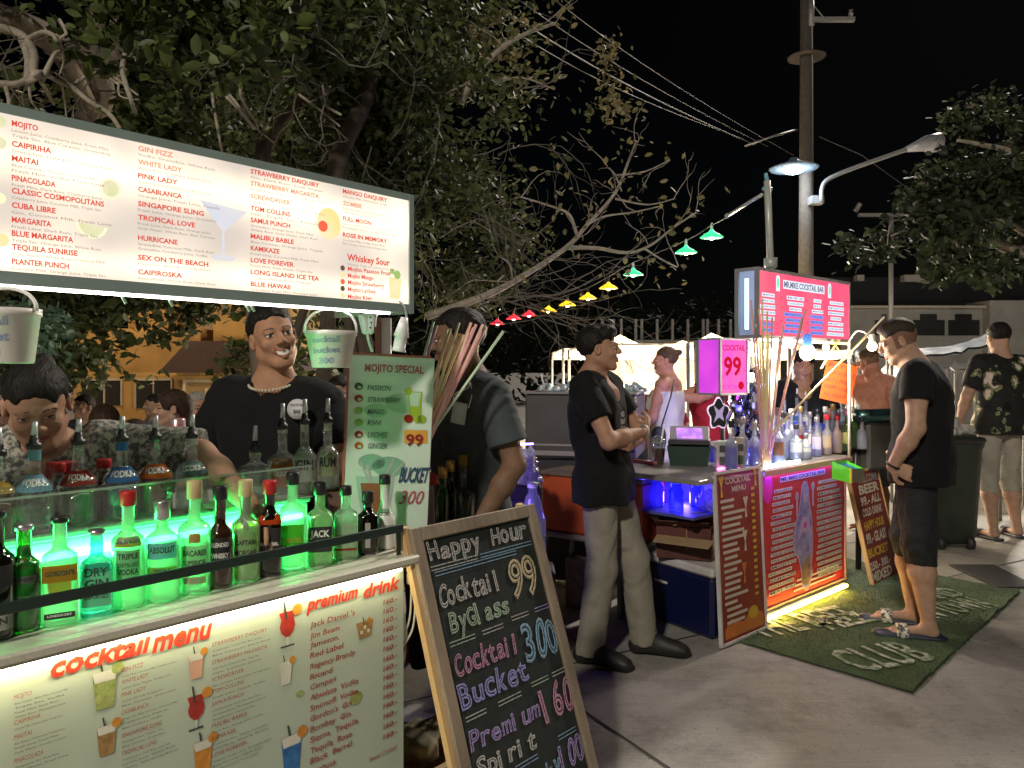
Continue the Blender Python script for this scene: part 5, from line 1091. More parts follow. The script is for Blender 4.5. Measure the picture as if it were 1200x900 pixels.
st_ = mth('ADD', mth('ADD', gauss(.235, .045, .62), gauss(.050, .030, .5)), mth('MULTIPLY_ADD', no.outputs[0], 1.1, -.28))
rp = n.new('ShaderNodeValToRGB'); l.new(st_, rp.inputs[0]); e = rp.color_ramp.elements; e[0].position = .12; e[0].color = (.66, .57, .49, 1); e[1].position = 1.15 if False else 1.0; e[1].color = (1.0, .84, .60, 1)
em_ = n.new('ShaderNodeEmission'); l.new(rp.outputs[0], em_.inputs[0]); l.new(mth('MULTIPLY_ADD', st_, .55, .74), em_.inputs[1]); l.new(em_.outputs[0], out.inputs[0])
bs_ = MB(); bpn = Panel(L(-2.02, .004, z0b), L.d, lz); bs_.quad(bpn.at(0, .02), bpn.at(2.035, .02), bpn.at(2.035, z1b - z0b - .012), bpn.at(0, z1b - z0b - .012)); sh_ = bs_.build('lit_sheet', m, bn)
def NX(px, py): s_, z = L.sz(px, py, .002); return s_ + 2.02, z - z0b
tm_ = [emit('bl_red', (.80, .07, .045), .65), emit('bl_grey', (.36, .27, .22), .6), emit('bl_pale_red', (.92, .34, .20), .68)]
mb = MB()
cols_ = [(14, 135, [('MOJITO', 147, 2), ('CAIPIRIHA', 171, 1), ('MAITAI', 188, 2), ('PINACOLADA', 211, 1), ('CLASSIC COSMOPOLITANS', 226, 1), ('CUBA LIBRE', 243, 1), ('MARGARITA', 260, 1), ('BLUE MARGARITA', 276, 1), ('TEQUILA SUNRISE', 292, 1), ('PLANTER PUNCH', 309, 2)], .0100),
 (162, 265, [('GIN FIZZ', 176, 1), ('WHITE LADY', 192, 1), ('PINK LADY', 208, 1), ('CASABLANCA', 224, 1), ('SINGAPORE SLING', 241, 1), ('TROPICAL LOVE', 257, 2), ('HURRICANE', 281, 2), ('SEX ON THE BEACH', 304, 1), ('CAIPIROSKA', 321, 1)], .0100),
 (294, 385, [('STRAWBERRY DAIQUIRY', 203, 1), ('STRAWBERRY MAGARITA', 217, 1), ('SCREWDRIVER', 232, 1), ('TOM COLLINS', 246, 1), ('SAMUI PUNCH', 260, 2), ('MALIBU BABLE', 279, 1), ('KAMIKAZE', 293, 1), ('LOVE FOREVER', 307, 1), ('LONG ISLAND ICE TEA', 321, 1), ('BLUE HAWAII', 335, 1)], .0105),
 (402, 470, [('MANGO DAIQUIRY', 226, 1), ('ZOMBIE', 240, 2), ('FULL MOON', 258, 2), ('ROSE IN MEMORY', 277, 2)], .0105)]
for px_, pxe, rows, h in cols_:
    for t, y, k in rows:
        x, yy = NX(px_, y); x2, _ = NX(px_ + len(t) * 5.15 * (1 if px_ < 200 else .82 if px_ < 390 else .72), y); ml = 2 if t in ('WHITE LADY', 'STRAWBERRY MAGARITA', 'SCREWDRIVER', 'ZOMBIE', 'GIN FIZZ') else 0
        bpn.text(mb, t, x, yy, h, d=.001, width=x2 - x, bold=.028, m=ml)
        for i in range(k):
            xe, _ = NX(pxe + random.uniform(-22, 0), y); bpn.text(mb, gibber(3), x, yy - .0105 - i * .0095, .0052, d=.001, width=xe - x, m=1)
for k_, (xx, rows_) in enumerate(((.52, ['AMERICANO', 'NEGRONI', 'OLD FASHIONED', 'WHISKEY SODA', 'GIN TONIC', 'RUM COLA', 'VODKA LIME', 'SAMBUCA SHOT', 'KIWI CRUSH', 'LEMON FIZZ']), (.18, ['BLOODY MARY', 'MARTINI', 'MANHATTAN', 'SIDECAR', 'DAIQUIRY', 'STINGER', 'BELLINI', 'SPRITZ', 'PALOMA', 'GIMLET']))):
    for i, t in enumerate(rows_): bpn.text(mb, t, xx, .268 - i * .0245, .0100, d=.001, width=len(t) * .0085, bold=.028, m=0); bpn.text(mb, gibber(2), xx, .2585 - i * .0245, .0050, d=.001, width=.16, m=1)
x, y = NX(407, 305); bpn.text(mb, 'Whiskey Sour', x, y, .017, d=.001, width=NX(457, 305)[0] - x, bold=.025, m=0); bpn.text(mb, 'Whiskey, Triple sec, Lemon Juice, Sugar', x, y - .012, .005, d=.001, width=NX(464, 305)[0] - x, m=1)
for t, y_ in (('Mojito Passion Fruit', 317), ('Mojito Mango', 325), ('Mojito Strawberry', 333), ('Mojito Lychee', 341), ('Mojito Kiwi', 349.5)): x, y = NX(408, y_); bpn.text(mb, t, x, y, .0105, d=.001, width=NX(408 + len(t) * 2.5, y_)[0] - x, bold=.02, m=0)
mb.build('lettering', tm_, sh_)
mb = MB(); cl = [emit('bl_lime', (.62, .62, .34), .85, c2=(.72, .66, .46), scale=40), emit('bl_lime2', (.76, .72, .50), .9), emit('bl_blue', (.56, .58, .66), .85, c2=(.66, .62, .62), scale=14), emit('bl_orange', (.95, .62, .25), .9, c2=(.90, .66, .40), scale=16), emit('bl_red2', (.85, .12, .06), .9), emit('bl_peach', (1, .70, .42), 1), emit('bl_leaf', (.32, .48, .14), .8), emit('bl_dark', (.20, .10, .06), .6)]
def nd(px, py, r, m_, d=.0004, ry=None, **k): x, y = NX(px, py); bpn.disc(mb, x, y, r, ry or r, d, 20, m_, **k)
nd(130, 221, .021, 1); nd(130, 221, .016, 0, .0006); nd(108, 262, .030, 1, a0=PI, a1=2 * PI); nd(108, 262, .024, 0, .0006, a0=PI, a1=2 * PI)
for px_, py_ in ((0, 142), (0, 167)): nd(px_, py_, .011, 0)
nd(0, 232, .010, 5); nd(2, 281, .012, 3)
x, y = NX(262, 262); bpn.poly(mb, [(x, y - .02), (x + .060, y + .035), (x - .055, y + .045)], .0004, 2); bpn.poly(mb, [(x - .003, y - .02), (x - .003, y - .075), (x + .003, y - .075), (x + .003, y - .02)], .0004, 2); bpn.disc(mb, x, y - .077, .028, .007, .0004, 16, 2)
nd(386, 262, .036, 3, ry=.040); nd(379, 265, .014, 4, .0006); x, y = NX(370, 248); bpn.poly(mb, [(x, y), (x + .003, y), (x - .03, y + .03), (x - .033, y + .03)], .0005, 5); bpn.rect(mb, x, y - .05, .003, .05, .0005, 5)
for y_, c_ in ((314, 7), (322, 3), (330, 4), (338, 7), (346, 3)): nd(402, y_, .007, c_)
x, y = NX(463, 350); bpn.poly(mb, [(x - .018, y), (x + .018, y), (x + .024, y + .058), (x - .02, y + .058)], .0004, 3); nd(466, 322, .012, 6, .0006); nd(460, 318, .008, 6, .0006)
mb.build('fruit_pictures', cl, sh_)
mb = MB(); mb.tube([L(-1.95, .02, z0b - .003), L(-.04, .02, z0b - .003)], .0028, 6); mb.build('light_strip', emit('white_strip', (1, .93, .84), 14), bn)
mb = MB()
for px_ in (145, 200, 290, 296): s_ = L.s(px_, .02); mb.box(L(s_, .018, z0b - .014), (.005, .004, .016), d=L.d + UP * .6)
mb.build('cable_tie', txw, bn)
# stall post, sockets, hook lamp
po = root('stall_post', 'brown and white post holding up the right end of the banner', 'post', L(-.03, .30, .92)); 
mb = MB(); q = P(443, 400, 2.42); mb.box((q.x, q.y, 1.27), (.016, .016, .70)); mb.build('brown_post', mat('post_brown', (.25, .10, .06), .6), po)
mb = MB(); q = P(452, 400, 2.44); mb.box((q.x, q.y, 1.27), (.034, .02, .70)); mb.box(L(-.04, .16, 1.62), (.02, .2, .02), d=L.d); mb.build('white_post', mat('post_white', (.62, .60, .58), .4), po)
ps_ = root('power_strip', 'white power strip hanging under the banner beside the post', 'power strip', P(432, 368, 2.18)); mb = MB()
for a, b_, t_ in ((426, 386, .25), (434, 392, -.05)): c_ = P(a, 379, 2.18); mb.box(c_, (.022, .016, .062), d=(1, 0, t_), bev=.006, up=(0, 0, 1))
mb.tube(smoothpts([P(430, 390, 2.18), P(432, 400, 2.19), P(436, 412, 2.2)]), .004, 6); mb.build('body', mat('plastic_white', (.72, .72, .75), .35, var=.03), ps_)
mb = MB()
for i in range(3): mb.ball(P(434 + (i % 2), 372 + i * 6, 2.165), .003, 6)
mb.build('sockets', dkpaint, ps_)
hk = root('hook_lamp', 'white lamp socket hanging from a curled wire at the banner corner', 'lamp', P(470, 400, 2.12)); mb = MB(); Yh = 2.12
mb.tube(smoothpts([P(440, 383, Yh), P(441, 372, Yh), P(446, 358, Yh), P(458, 352, Yh), (P(470, 355, Yh)), P(476, 366, Yh), P(475, 380, Yh)], 5), .0028, 6); mb.build('wire', mat('alu', (.42, .42, .42), .4, .3), hk)
mb = MB(); a, b_ = P(474, 372, Yh), P(467, 412, Yh); mb.tube([a, a.lerp(b_, .25), a.lerp(b_, .55), a.lerp(b_, .58), a.lerp(b_, .9), b_], [.010, .015, .021, .017, .017, .022], 12); mb.build('socket', mat('plastic_white', (.72, .72, .75)), hk)
# hanging buckets
def bucket(label, px, py_top, py_bot, wt, wb, Y, hy):
    c = P(px, py_bot, Y); h = zat(py_top, Y) - c.z; o = root('ice_bucket', label, 'bucket', c, 0, 'white buckets hanging under the banner'); rt = wt / 2 / F * Y; rb = wb / 2 / F * Y
    mb = MB(); mb.lathe([(rb * .96, 0), (rb, .003), (rt * .95, h - .014), (rt, h - .012), (rt, h), (rt * .93, h), (rb * .93, .006)], c, 32); b = mb.build('pail', mat('bucket_white', (.68, .66, .64), .35, var=.03, em=(1, .95, .9), ems=0), o)
    mb = MB(); t = c + Vector((0, 0, h - .004)); hh = zat(hy, Y) - t.z; mb.tube([t + Vector((rt * 1.02 * math.cos(a), -.005, hh * math.sin(a) ** .8)) for a in np.linspace(0.0, PI, 15)], .0035, 7); mb.build('handle', txw, o)
    mb = MB(); pn = Panel(c + Vector((-rb * .75, -rt * 1.02, 0)), (1, 0, 0), Vector((0, -(rt - rb) / h * .9, 1)))
    for t_, k, x_ in (('cocktail', .68, .05), ('bucket', .40, .1), ('300', .12, .3)):
        vs, fs = _glyphs(t_, .0, .018); xs = [v[0] for v in vs]; a, b_ = min(xs), max(xs); wd = rb * (1.5 if len(t_) > 3 else .8); pts = []
        for x, y, z in vs:
            xx = (x - (a + b_) / 2) / (b_ - a) * wd; yy = h * k + y / .7 * h * .15 + .04 * xx; rr = rb + (rt - rb) * yy / h; an = xx / rr; pts.append(c + Vector((rr * math.sin(an), -rr * math.cos(an) - .0012, yy)))
        mb.add(pts, fs)
    mb.build('lettering', mat('marker_blue', (.08, .12, .45), .5), b); return o
bucket('white cocktail bucket hanging beside the smiling vendor', 388, 388, 431, 60, 44, 2.02, 362)
bucket('white cocktail bucket hanging at the far left edge over the woman', 8, 362, 426, 72, 56, 1.40, 338)
# ---- A-frame chalkboard
tl = Vector((-.291, 2.15, 1.01)); lean = L.b * -1      # towards the camera
ck = root('chalkboard', 'wood framed A-frame chalkboard with coloured chalk prices', 'chalkboard', (tl + L.d * .27 + lean * .15) * Vector((1, 1, 0)))
vdir = (Vector((0, 0, 1)) - lean * (.26 / .79)).normalized(); Hc = 1.005 / vdir.z; Wc = .545
o0 = tl - vdir * Hc; cp_ = Panel(o0, L.d, vdir)
wd_ = mat('frame_wood', (.23, .18, .13), .6, var=.35, scale=8, stretch=(1, 1, .15), bump=.4, bscale=40); wl_ = mat('light_wood', (.62, .42, .20), .6, var=.2, scale=8, stretch=(1, 1, .1), bump=.2)
mb = MB(); fw = .040
for c_, sz in ((cp_.at(fw / 2, Hc / 2), (fw, .022, Hc)), (cp_.at(Wc - fw / 2, Hc / 2), (fw, .022, Hc)), (cp_.at(Wc / 2, Hc - fw / 2, .0008), (Wc - 2 * fw, .021, fw)), (cp_.at(Wc / 2, .10, .0008), (Wc - 2 * fw, .021, fw))): mb.box(c_, sz, d=L.d, up=vdir, bev=.003)
mb.build('frame', wd_, ck); mb = MB(); mb.box(cp_.at(Wc / 2, .10 + (Hc - .10) / 2, -.004), (Wc - .05, .008, Hc - .14), d=L.d, up=vdir); slate = mb.build('slate', mat('slate', (.020, .026, .025), .55, var=.45, scale=5, bump=.1), ck)
v2 = (Vector((0, 0, 1)) + lean * .28).normalized(); t_ = tl - lean * .03
for a in (.0, Wc - .04): mb = MB(); mb.box(t_ + L.d * (a + .012) - v2 * (1.0 / v2.z / 2), (.028, .018, 1.0 / v2.z), d=L.d, up=v2, bev=.002); mb.build('leg', wl_, ck)
mb = MB(); mb.box(tl + L.d * -.006 - vdir * Hc / 2 - lean * .016, (.014, .02, Hc), d=L.d, up=vdir); mb.build('side_strip', wl_, ck)
chalk = {k: mat('chalk_' + k, c, .9, c2=tuple(x * .25 for x in c), scale=160, contrast=(.32, .52)) for k, c in dict(white=(.46, .45, .43), blue=(.22, .36, .50), pink=(.48, .24, .36), lilac=(.34, .26, .52), yellow=(.52, .44, .28), green=(.36, .48, .36), violet=(.30, .28, .60)).items()}
ks = list(chalk); mb = MB()
def kt(t, x, top, h, c_, w_=None, sl=.0, bd=.020):
    top *= .845; h *= .90; bd *= 1.45
    random.seed(len(t) * 7 + int(top * 100)); 
    x0_ = x; n_ = len(t); adv = (w_ or n_ * h * .6) / n_
    for ch in t:
        if ch != ' ': cp_.text(mb, ch, x0_, Hc - top - h + random.uniform(-.05, .05) * h + (x0_ - x) * sl, h * random.uniform(.88, 1.12), d=.002, width=adv * (.90 if ch not in 'il1I' else .34), shear=random.uniform(-.08, .15), outline=bd, m=ks.index(c_))
        x0_ += adv
def kline(x, top, w_, c_, sl=0.0):
    top *= .845
    for q in (0, .010): cp_.poly(mb, [(x, Hc - top - q), (x + w_, Hc - top - q + sl * w_), (x + w_, Hc - top - q + sl * w_ - .003), (x, Hc - top - q - .003)], .0035, ks.index(c_))
kt('Happy Hour', .055, .055, .058, 'white', .43); kline(.05, .135, .19, 'white'); kline(.25, .135, .24, 'blue'); kline(.06, .155, .35, 'blue')
kt('Cocktail', .055, .20, .066, 'white', .265); kt('99', .345, .185, .125, 'yellow', .145, bd=.022); kt('ByGlass', .075, .295, .060, 'green', .25)
kline(.06, .385, .10, 'green'); kline(.19, .385, .09, 'white'); kline(.32, .375, .08, 'white'); kline(.43, .375, .07, 'lilac')
kt('Cocktail', .060, .430, .062, 'pink', .275); kt('300', .345, .425, .115, 'blue', .165, bd=.022); kt('Bucket', .055, .520, .070, 'violet', .29)
kline(.06, .620, .08, 'white'); kline(.19, .620, .10, 'white'); kline(.34, .61, .08, 'green'); kline(.44, .61, .07, 'white')
kt('Premium', .055, .665, .058, 'lilac', .30); kt('160', .365, .650, .10, 'pink', .15, bd=.022); kt('Spirit', .06, .750, .058, 'white', .25)
kline(.20, .83, .10, 'blue'); kline(.40, .815, .09, 'blue'); kt('Whisky', .17, .865, .060, 'blue', .22); kt('100', .385, .85, .075, 'lilac', .12)
mb.build('chalk_lettering', [chalk[k] for k in ks], slate)
# hose / cord at the counter end, cardboard box with rag on the ground
mb = MB(); Yc = 2.16; mb.tube(smoothpts([P(478, 672, Yc), P(486, 700, Yc), P(484, 735, Yc), P(472, 758, Yc), P(470, 755, Yc), P(480, 725, Yc), P(482, 690, Yc)], 5), .0032, 6); mb.box(P(481, 678, Yc), (.02, .015, .03), bev=.003)
mb.build('power_cord', mat('cord_cream', (.62, .58, .45), .5), ct)
def carton(name, label, c, sx_, sy_, h, deg, m_, flaps=True, cat='box', txt=None):
    """open cardboard carton: four walls, base, folded flaps"""
    o = root(name, label, cat, c); c = Vector(c); d = Vector((math.sin(R(deg)), math.cos(R(deg)), 0)); e = Vector((-d.y, d.x, 0)); t = .006; mb = MB()
    mb.box(c + UP * .004, (sx_, sy_, .006), d=d)
    for q in (-1, 1): mb.box(c + e * (q * (sy_ / 2 - t / 2)) + UP * (h / 2 + .008), (sx_, t, h), d=d); mb.box(c + d * (q * (sx_ / 2 - t / 2)) + UP * (h / 2 + .008), (t, sy_ - 2 * t - .001, h), d=d)
    mb.build('walls', m_, o)
    if flaps:
        for q, ax, wd, ang in ((-1, e, sx_, .5), (1, e, sx_, -.2), (-1, d, sy_, .9), (1, d, sy_, .3)):
            ax2 = ax * q; hin = c + ax2 * ((sy_ if ax is e else sx_) / 2 - t) + UP * (h + .012); f_ = sy_ / 2 * .8; dirn = (ax2 * math.cos(ang) + UP * math.sin(ang)); sd = d if ax is e else e
            mb = MB(); a_ = hin + sd * wd * .48; b_ = hin - sd * wd * .48; nn = sd.cross(dirn) * .003
            mb.add([a_, b_, b_ + dirn * f_, a_ + dirn * f_, a_ + nn, b_ + nn, b_ + dirn * f_ + nn, a_ + dirn * f_ + nn], [(0, 1, 2, 3), (7, 6, 5, 4), (0, 4, 5, 1), (1, 5, 6, 2), (2, 6, 7, 3), (3, 7, 4, 0)]); mb.build('flap', m_, o)
    return o, d, e
card = mat('cardboard', (.36, .25, .13), .8, var=.12, scale=6, bump=.1); carton('cardboard_box', 'tan cardboard box on the floor between the counter and the chalkboard', L(.20, .17, 0) , .26, .24, .26, 41, card)
s = SDF()
for i in range(9): s.ell(Vector(L(.20, .17, .27)) + Vector((random.uniform(-.07, .07), random.uniform(-.06, .06), random.uniform(0, .05))), (random.uniform(.03, .05), .04, .03), .02)
s.fn(lambda x, y, z: (vnoise(x * 40, y * 40, z * 40) - .5) * .02); V, Fc = s.mesh(.006); rg = np_obj('rag', [(V, Fc, 0)], mat('rag', (.18, .16, .10), .9, var=.4, scale=20)); tag(rg, 'crumpled brown rag heaped in the floor box beside the chalkboard', 'rag')
# ================================================================= PEOPLE of the left stall
blk = mat('cotton_black', (.0075, .008, .009), .9, var=.3, scale=8, bump=.25, bscale=500, sheen=.02, spec=.25); chino = mat('chino_grey', (.30, .27, .21), .85, var=.12, scale=7, bump=.25, bscale=300, sheen=.1)
# vendor with the round badge, smiling to the right
vx_, vy_ = P(322, 0, 2.72).x, 2.72
rv, T_, M_, jv = person('smiling vendor in black T-shirt with a round white badge and pearl necklace', (vx_, vy_, 0), R(180 - 4), H=1.70, skin_c=(.44, .235, .145), hair='short', hyaw=R(34), hpitch=R(3), hroll=R(12), smile=1, wide=.98, bulk=1.06, girth=1.05,
    joints=dict(hd=(-.01, .035, 1.585), nek=(0, .0, 1.44), shR=(.18, -.02, 1.37), shL=(-.18, -.01, 1.36), elR=(.29, .03, 1.10), elL=(-.25, .08, 1.10), wrR=(.20, .22, 1.00), wrL=(-.05, .28, 1.08), che=(0, 0, 1.22)), shirt=blk, pants=(chino, .06), shoes=('shoe', blk), vneck=.008, sleeve=.62, palm=((-.3, .2, -1), (.2, .3, -1)), hands=((.45, 1), (.5, -1)), handdir=((-.5, .8, -.1), (.6, .6, .1)))
mb = MB(); q = Matrix.Rotation(R(180 - 4), 3, 'Z')
def vw(p): return Vector((vx_, vy_, 0)) + q @ Vector(p)
nkc = jv['nek'] + Vector((0, .02, -.01))
for a in np.linspace(0, 2 * PI, 42, endpoint=False): mb.ball(vw(nkc + Vector((.080 * math.cos(a), .076 * math.sin(a), -.028 * math.sin(a) + .0))), .0058, 6)
nk = mb.build('necklace', mat('pearl', (.62, .56, .42), .35)); nk.location = (0, 0, 0); nk['label'] = 'pearl bead necklace on the smiling vendor'; nk['category'] = 'necklace'
bc_ = vw(Vector((-.135, .148, 1.325))); mb = MB(); mb.lathe([(.034, 0), (.034, .003), (.001, .003)], (0, 0, 0), 24); vs = mb.v; Rm = Matrix.Rotation(R(90), 3, 'X'); mb.v = [tuple(bc_ + Rm @ Vector(v)) for v in vs]; bdg = mb.build('badge', mat('badge_white', (.60, .60, .62), .5), loc=bc_); tag(bdg, 'round white printed badge on the black shirt of the smiling vendor', 'badge')
bp2 = Panel(bc_ + Vector((-.028, -.0045, 0)), (1, 0, 0)); mb = MB(); bp2.text(mb, 'COCKTAIL', .004, .010, .008, d=0, width=.048, m=0, bold=.02); bp2.text(mb, 'BAR', .016, -.014, .012, d=0, width=.024, bold=.03); mb.build('lettering', ink, bdg)
# woman looking down, patterned grey shirt
wx_, wy_ = P(48, 0, 2.02).x, 2.02
wsh = mat('shirt_pattern', (.42, .40, .34), .85, c2=(.07, .075, .07), scale=75, contrast=(.42, .58), sheen=.1, bump=.2)
rw, T_, M_, jw = person('woman in a mottled grey shirt looking down behind the bottles', (wx_ + .03, wy_ + .02, 0), R(180 + 8), H=1.60, skin_c=(.42, .235, .155), hair='bun', hyaw=R(24), hpitch=R(-26), hroll=R(6), female=1, wide=1.02, bulk=1.0, hscale=.98,
    joints=dict(hd=(-.0, .120, 1.47), nek=(0, .02, 1.35), shR=(.17, 0, 1.32), shL=(-.18, -.01, 1.34), elR=(.24, .10, 1.08), elL=(-.40, .04, 1.32), wrR=(.10, .30, .98), wrL=(-.56, .16, 1.20), che=(0, 0, 1.18)), shirt=wsh, pants=(blk, .06), shoes=('shoe', blk), vneck=.018, sleeve=.95, palm=((-.3, .3, -1), (0, .3, -1)), hands=((.4, 1), (.35, -1)))
s = SDF(); jn = jw['nek']
for sd_ in (-1, 1): s.cone(jn + Vector((.03 * sd_, .085, -.095)), jn + Vector((.072 * sd_, .03, -.02)), .013, .018, .015).cone(jn + Vector((.072 * sd_, .03, -.02)), jn + Vector((.03 * sd_, -.055, .01)), .018, .015, .02)
V, Fc = s.mesh(.005); np_obj('collar', [(V, Fc, 0)], wsh, rw)
# man in dark grey polo looking left, seen behind the straws
polo = mat('polo_charcoal', (.050, .065, .074), .85, var=.2, scale=9, bump=.2, bscale=420, sheen=.05)
mx_, my_ = -.16, 2.95
rp_, T_, M_, jp = person('man in dark grey polo facing left behind the pastel straws', (mx_, my_, 0), R(90 + 28), H=1.70, skin_c=(.20, .115, .072), hair='short', hyaw=R(-22), hpitch=R(-6), wide=.96, bulk=1.0,
    joints=dict(hd=(0, .055, 1.585), shL=(-.20, .0, 1.38), shR=(.19, .02, 1.38), elL=(-.27, -.05, 1.13), wrL=(-.24, .08, .92), elR=(.22, .08, 1.12), wrR=(.14, .24, 1.02), nek=(0, .0, 1.45)), shirt=polo, pants=(blk, .06), shoes=('shoe', blk), vneck=.03, sleeve=.70)
q = Matrix.Rotation(R(118), 3, 'Z')
def mw(p): return Vector((mx_, my_, 0)) + q @ Vector(p)
s = SDF()
for sd_ in (-1, 1): s.cone(jp['nek'] + Vector((.02 * sd_, .055, -.085)), jp['nek'] + Vector((.062 * sd_, .02, -.02)), .013, .016, .015).cone(jp['nek'] + Vector((.062 * sd_, .02, -.02)), jp['nek'] + Vector((.03 * sd_, -.055, .01)), .016, .015, .02)
V, Fc = s.mesh(.005); np_obj('collar', [(V, Fc, 0)], polo, rp_)
# surgical mask hanging on its strap, logo on the chest
mo = root('face_mask', 'pale grey face mask hanging from the neck of the man in the polo', 'mask', P(538, 480, 2.72)); mb = MB()
g_ = []; c_ = P(538, 484, 2.715)
for i in range(7):
    for k in range(7): a, b_ = i / 6 - .5, k / 6 - .5; g_.append(c_ + Vector((a * .050 + b_ * .012, -.012 * math.cos(a * PI) - .004 * math.sin(k * 3), b_ * .075 - a * .012)))
mb.add(g_, [(i * 7 + k, (i + 1) * 7 + k, (i + 1) * 7 + k + 1, i * 7 + k + 1) for i in range(6) for k in range(6)], 0, True); mb.build('cloth', mat('mask_grey', (.42, .47, .46), .8), mo)
mb = MB(); mb.tube(smoothpts([P(531, 476, 2.71), P(533, 462, 2.72), P(548, 455, 2.74), P(551, 448, 2.76), P(553, 462, 2.74), P(549, 478, 2.71)]), .0022, 5); mb.build('strap', txw, mo)
lg = MB(); lp = Panel(P(556, 473, 2.735), Vector((1, .12, 0))); lp.text(lg, 'RESORT', 0, 0, .006, width=.036, bold=.02); lp.poly(lg, [(.012, .010), (.024, .010), (.026, .016), (.018, .022), (.013, .016)]); lgo = lg.build('shirt_logo', mat('thread_yellow', (.65, .40, .05), .6)); tag(lgo, 'small yellow stitched logo on the chest of the dark polo', 'logo')
# ---- the crowd behind the counter, between the woman and the vendor
def crowd(label, px, py_top, Y, deg, H=1.68, sit=False, **k):
    top = zat(py_top, Y); H_ = max(1.2, top) if not sit else H
    jj = None; z = 0
    if sit:      # seated on a stool
        dz = top - H; z = 0; kk = dz
        base = dict(pel=(0, 0, .93), che=(0, 0, 1.24), nek=(0, -.01, 1.46), hd=(0, .02, 1.595), shR=(.175, -.01, 1.40), shL=(-.175, -.01, 1.40), elR=(.225, .05, 1.13), elL=(-.225, .05, 1.13), wrR=(.15, .28, 1.10), wrL=(-.15, .28, 1.10), hpR=(.09, 0, .90), hpL=(-.09, 0, .90))
        kq = H / 1.72; jj = {a: (b[0], b[1], b[2] + dz / kq) for a, b in base.items()}; hz = .90 + dz / kq; jj.update(knR=(.13, .40, hz + .02), knL=(-.13, .40, hz + .02), anR=(.13, .38, .085), anL=(-.13, .38, .085), toR=(.13, .54, .03), toL=(-.13, .54, .03))
    jd = k.pop('joints', {}); jj = {**(jj or {}), **jd}
    o, *_ = person(label, (P(px, 0, Y).x, Y, 0), R(deg), H=H if sit else H_, joints=jj, coarse=True, vx=.012, group='people in the crowd behind the left counter', hemz=(jj['pel'][2] - .02 if sit else None), **k)
    if sit:
        st = root('stool', 'red stool under the ' + ' '.join(label.replace('-', ' ').split()[:10]), 'stool', (P(px, 0, Y).x, Y, 0)); hs = (hz - .09) * kq; mb = MB(); mb.box((P(px, 0, Y).x, Y, hs - .02), (.34, .34, .035), bev=.01); mb.build('seat', mat('stool_red', (.3, .03, .03), .5), st)
        for a in (-1, 1):
            for b in (-1, 1): mb = MB(); mb.tube([(P(px, 0, Y).x + a * .14, Y + b * .14, hs - .03), (P(px, 0, Y).x + a * .17, Y + b * .17, 0)], .016, 6); mb.build('leg', mat('stool_red', (.3, .03, .03), .5), st)
    return o
def cloth(n_, c_): return mat('cloth_' + n_, c_, .85, var=.2, scale=8, bump=.2, bscale=300)
crowd('brown-haired woman in a white strapped top seen from behind in the crowd', 203, 457, 4.7, 170, H=1.60, sit=True, hair='long', hair_c=(.05, .03, .02), female=1, shirt=cloth('white', (.55, .55, .55)), pants=(cloth('denim', (.06, .08, .14)), .06), top='strapless', bare=True, hyaw=R(-50), skin_c=(.48, .30, .21))
crowd('tanned man in a pale cap in the crowd beside the vendor', 232, 459, 5.3, 200, H=1.66, sit=True, hair='short', hair_c=(.35, .33, .30), shirt=cloth('pinkish', (.42, .28, .24)), pants=(cloth('denim', (.06, .08, .14)), .06), skin_c=(.45, .25, .17), hyaw=R(20))
crowd('person with long brown hair bending low in the crowd', 122, 475, 4.4, 215, H=1.6, sit=True, hair='long', hair_c=(.04, .022, .012), female=1, shirt=cloth('tan', (.30, .17, .11)), pants=(blk, .06), skin_c=(.45, .27, .19), hpitch=R(-20))
crowd('dark-haired person in black in the crowd near the yellow house window', 100, 462, 7.0, 160, H=1.66, sit=True, hair='short', shirt=cloth('black2', (.02, .02, .022)), pants=(blk, .06), skin_c=(.32, .19, .13))
crowd('person with hair in a pony tail further back in the crowd', 183, 461, 7.5, 130, H=1.60, sit=True, hair='bun', female=1, shirt=cloth('grey2', (.12, .12, .13)), pants=(blk, .06), skin_c=(.40, .25, .17))
crowd('bare-armed person holding a pink can low in the crowd', 158, 492, 3.6, 190, H=1.5, sit=True, hair='short', hair_c=(.03, .02, .015), shirt=cloth('rose', (.35, .15, .12)), pants=(blk, .06), skin_c=(.48, .29, .20), hpitch=R(-15))
crowd('person in dark clothes at the far left behind the woman', 5, 470, 3.4, 180, H=1.62, sit=True, hair='short', shirt=cloth('brown2', (.10, .06, .05)), pants=(blk, .06), skin_c=(.25, .14, .10))
crowd('person in brown partly hidden between the vendor and the mint board', 398, 440, 4.4, 185, H=1.64, sit=True, hair='short', shirt=cloth('brown3', (.16, .10, .07)), pants=(blk, .06), skin_c=(.33, .2, .14))
crowd('person in a pale sleeve beside the man in the polo', 522, 470, 4.0, 150, H=1.64, sit=True, hair='short', shirt=cloth('beige', (.40, .32, .22)), pants=(blk, .06), skin_c=(.33, .2, .14))
mb = MB(); q = P(208, 524, 3.3); mb.lathe([(.032, 0), (.033, .004), (.033, .118), (.028, .124)], q, 16); cn = mb.build('can', mat('can_pink', (.55, .08, .14), .3, .5, c2=(.6, .55, .55), scale=18)); tag(cn, 'pink and silver drink can on the table behind the bottles', 'can')
tb_ = root('drinks_table', 'dark table standing among the seated crowd behind the left stall', 'table', (P(190, 0, 3.5).x, 3.5, 0)); mb = MB(); mb.box((P(190, 0, 3.5).x, 3.42, q.z - .016), (.75, .5, .03), bev=.005); mb.build('table_top', dkpaint, tb_)
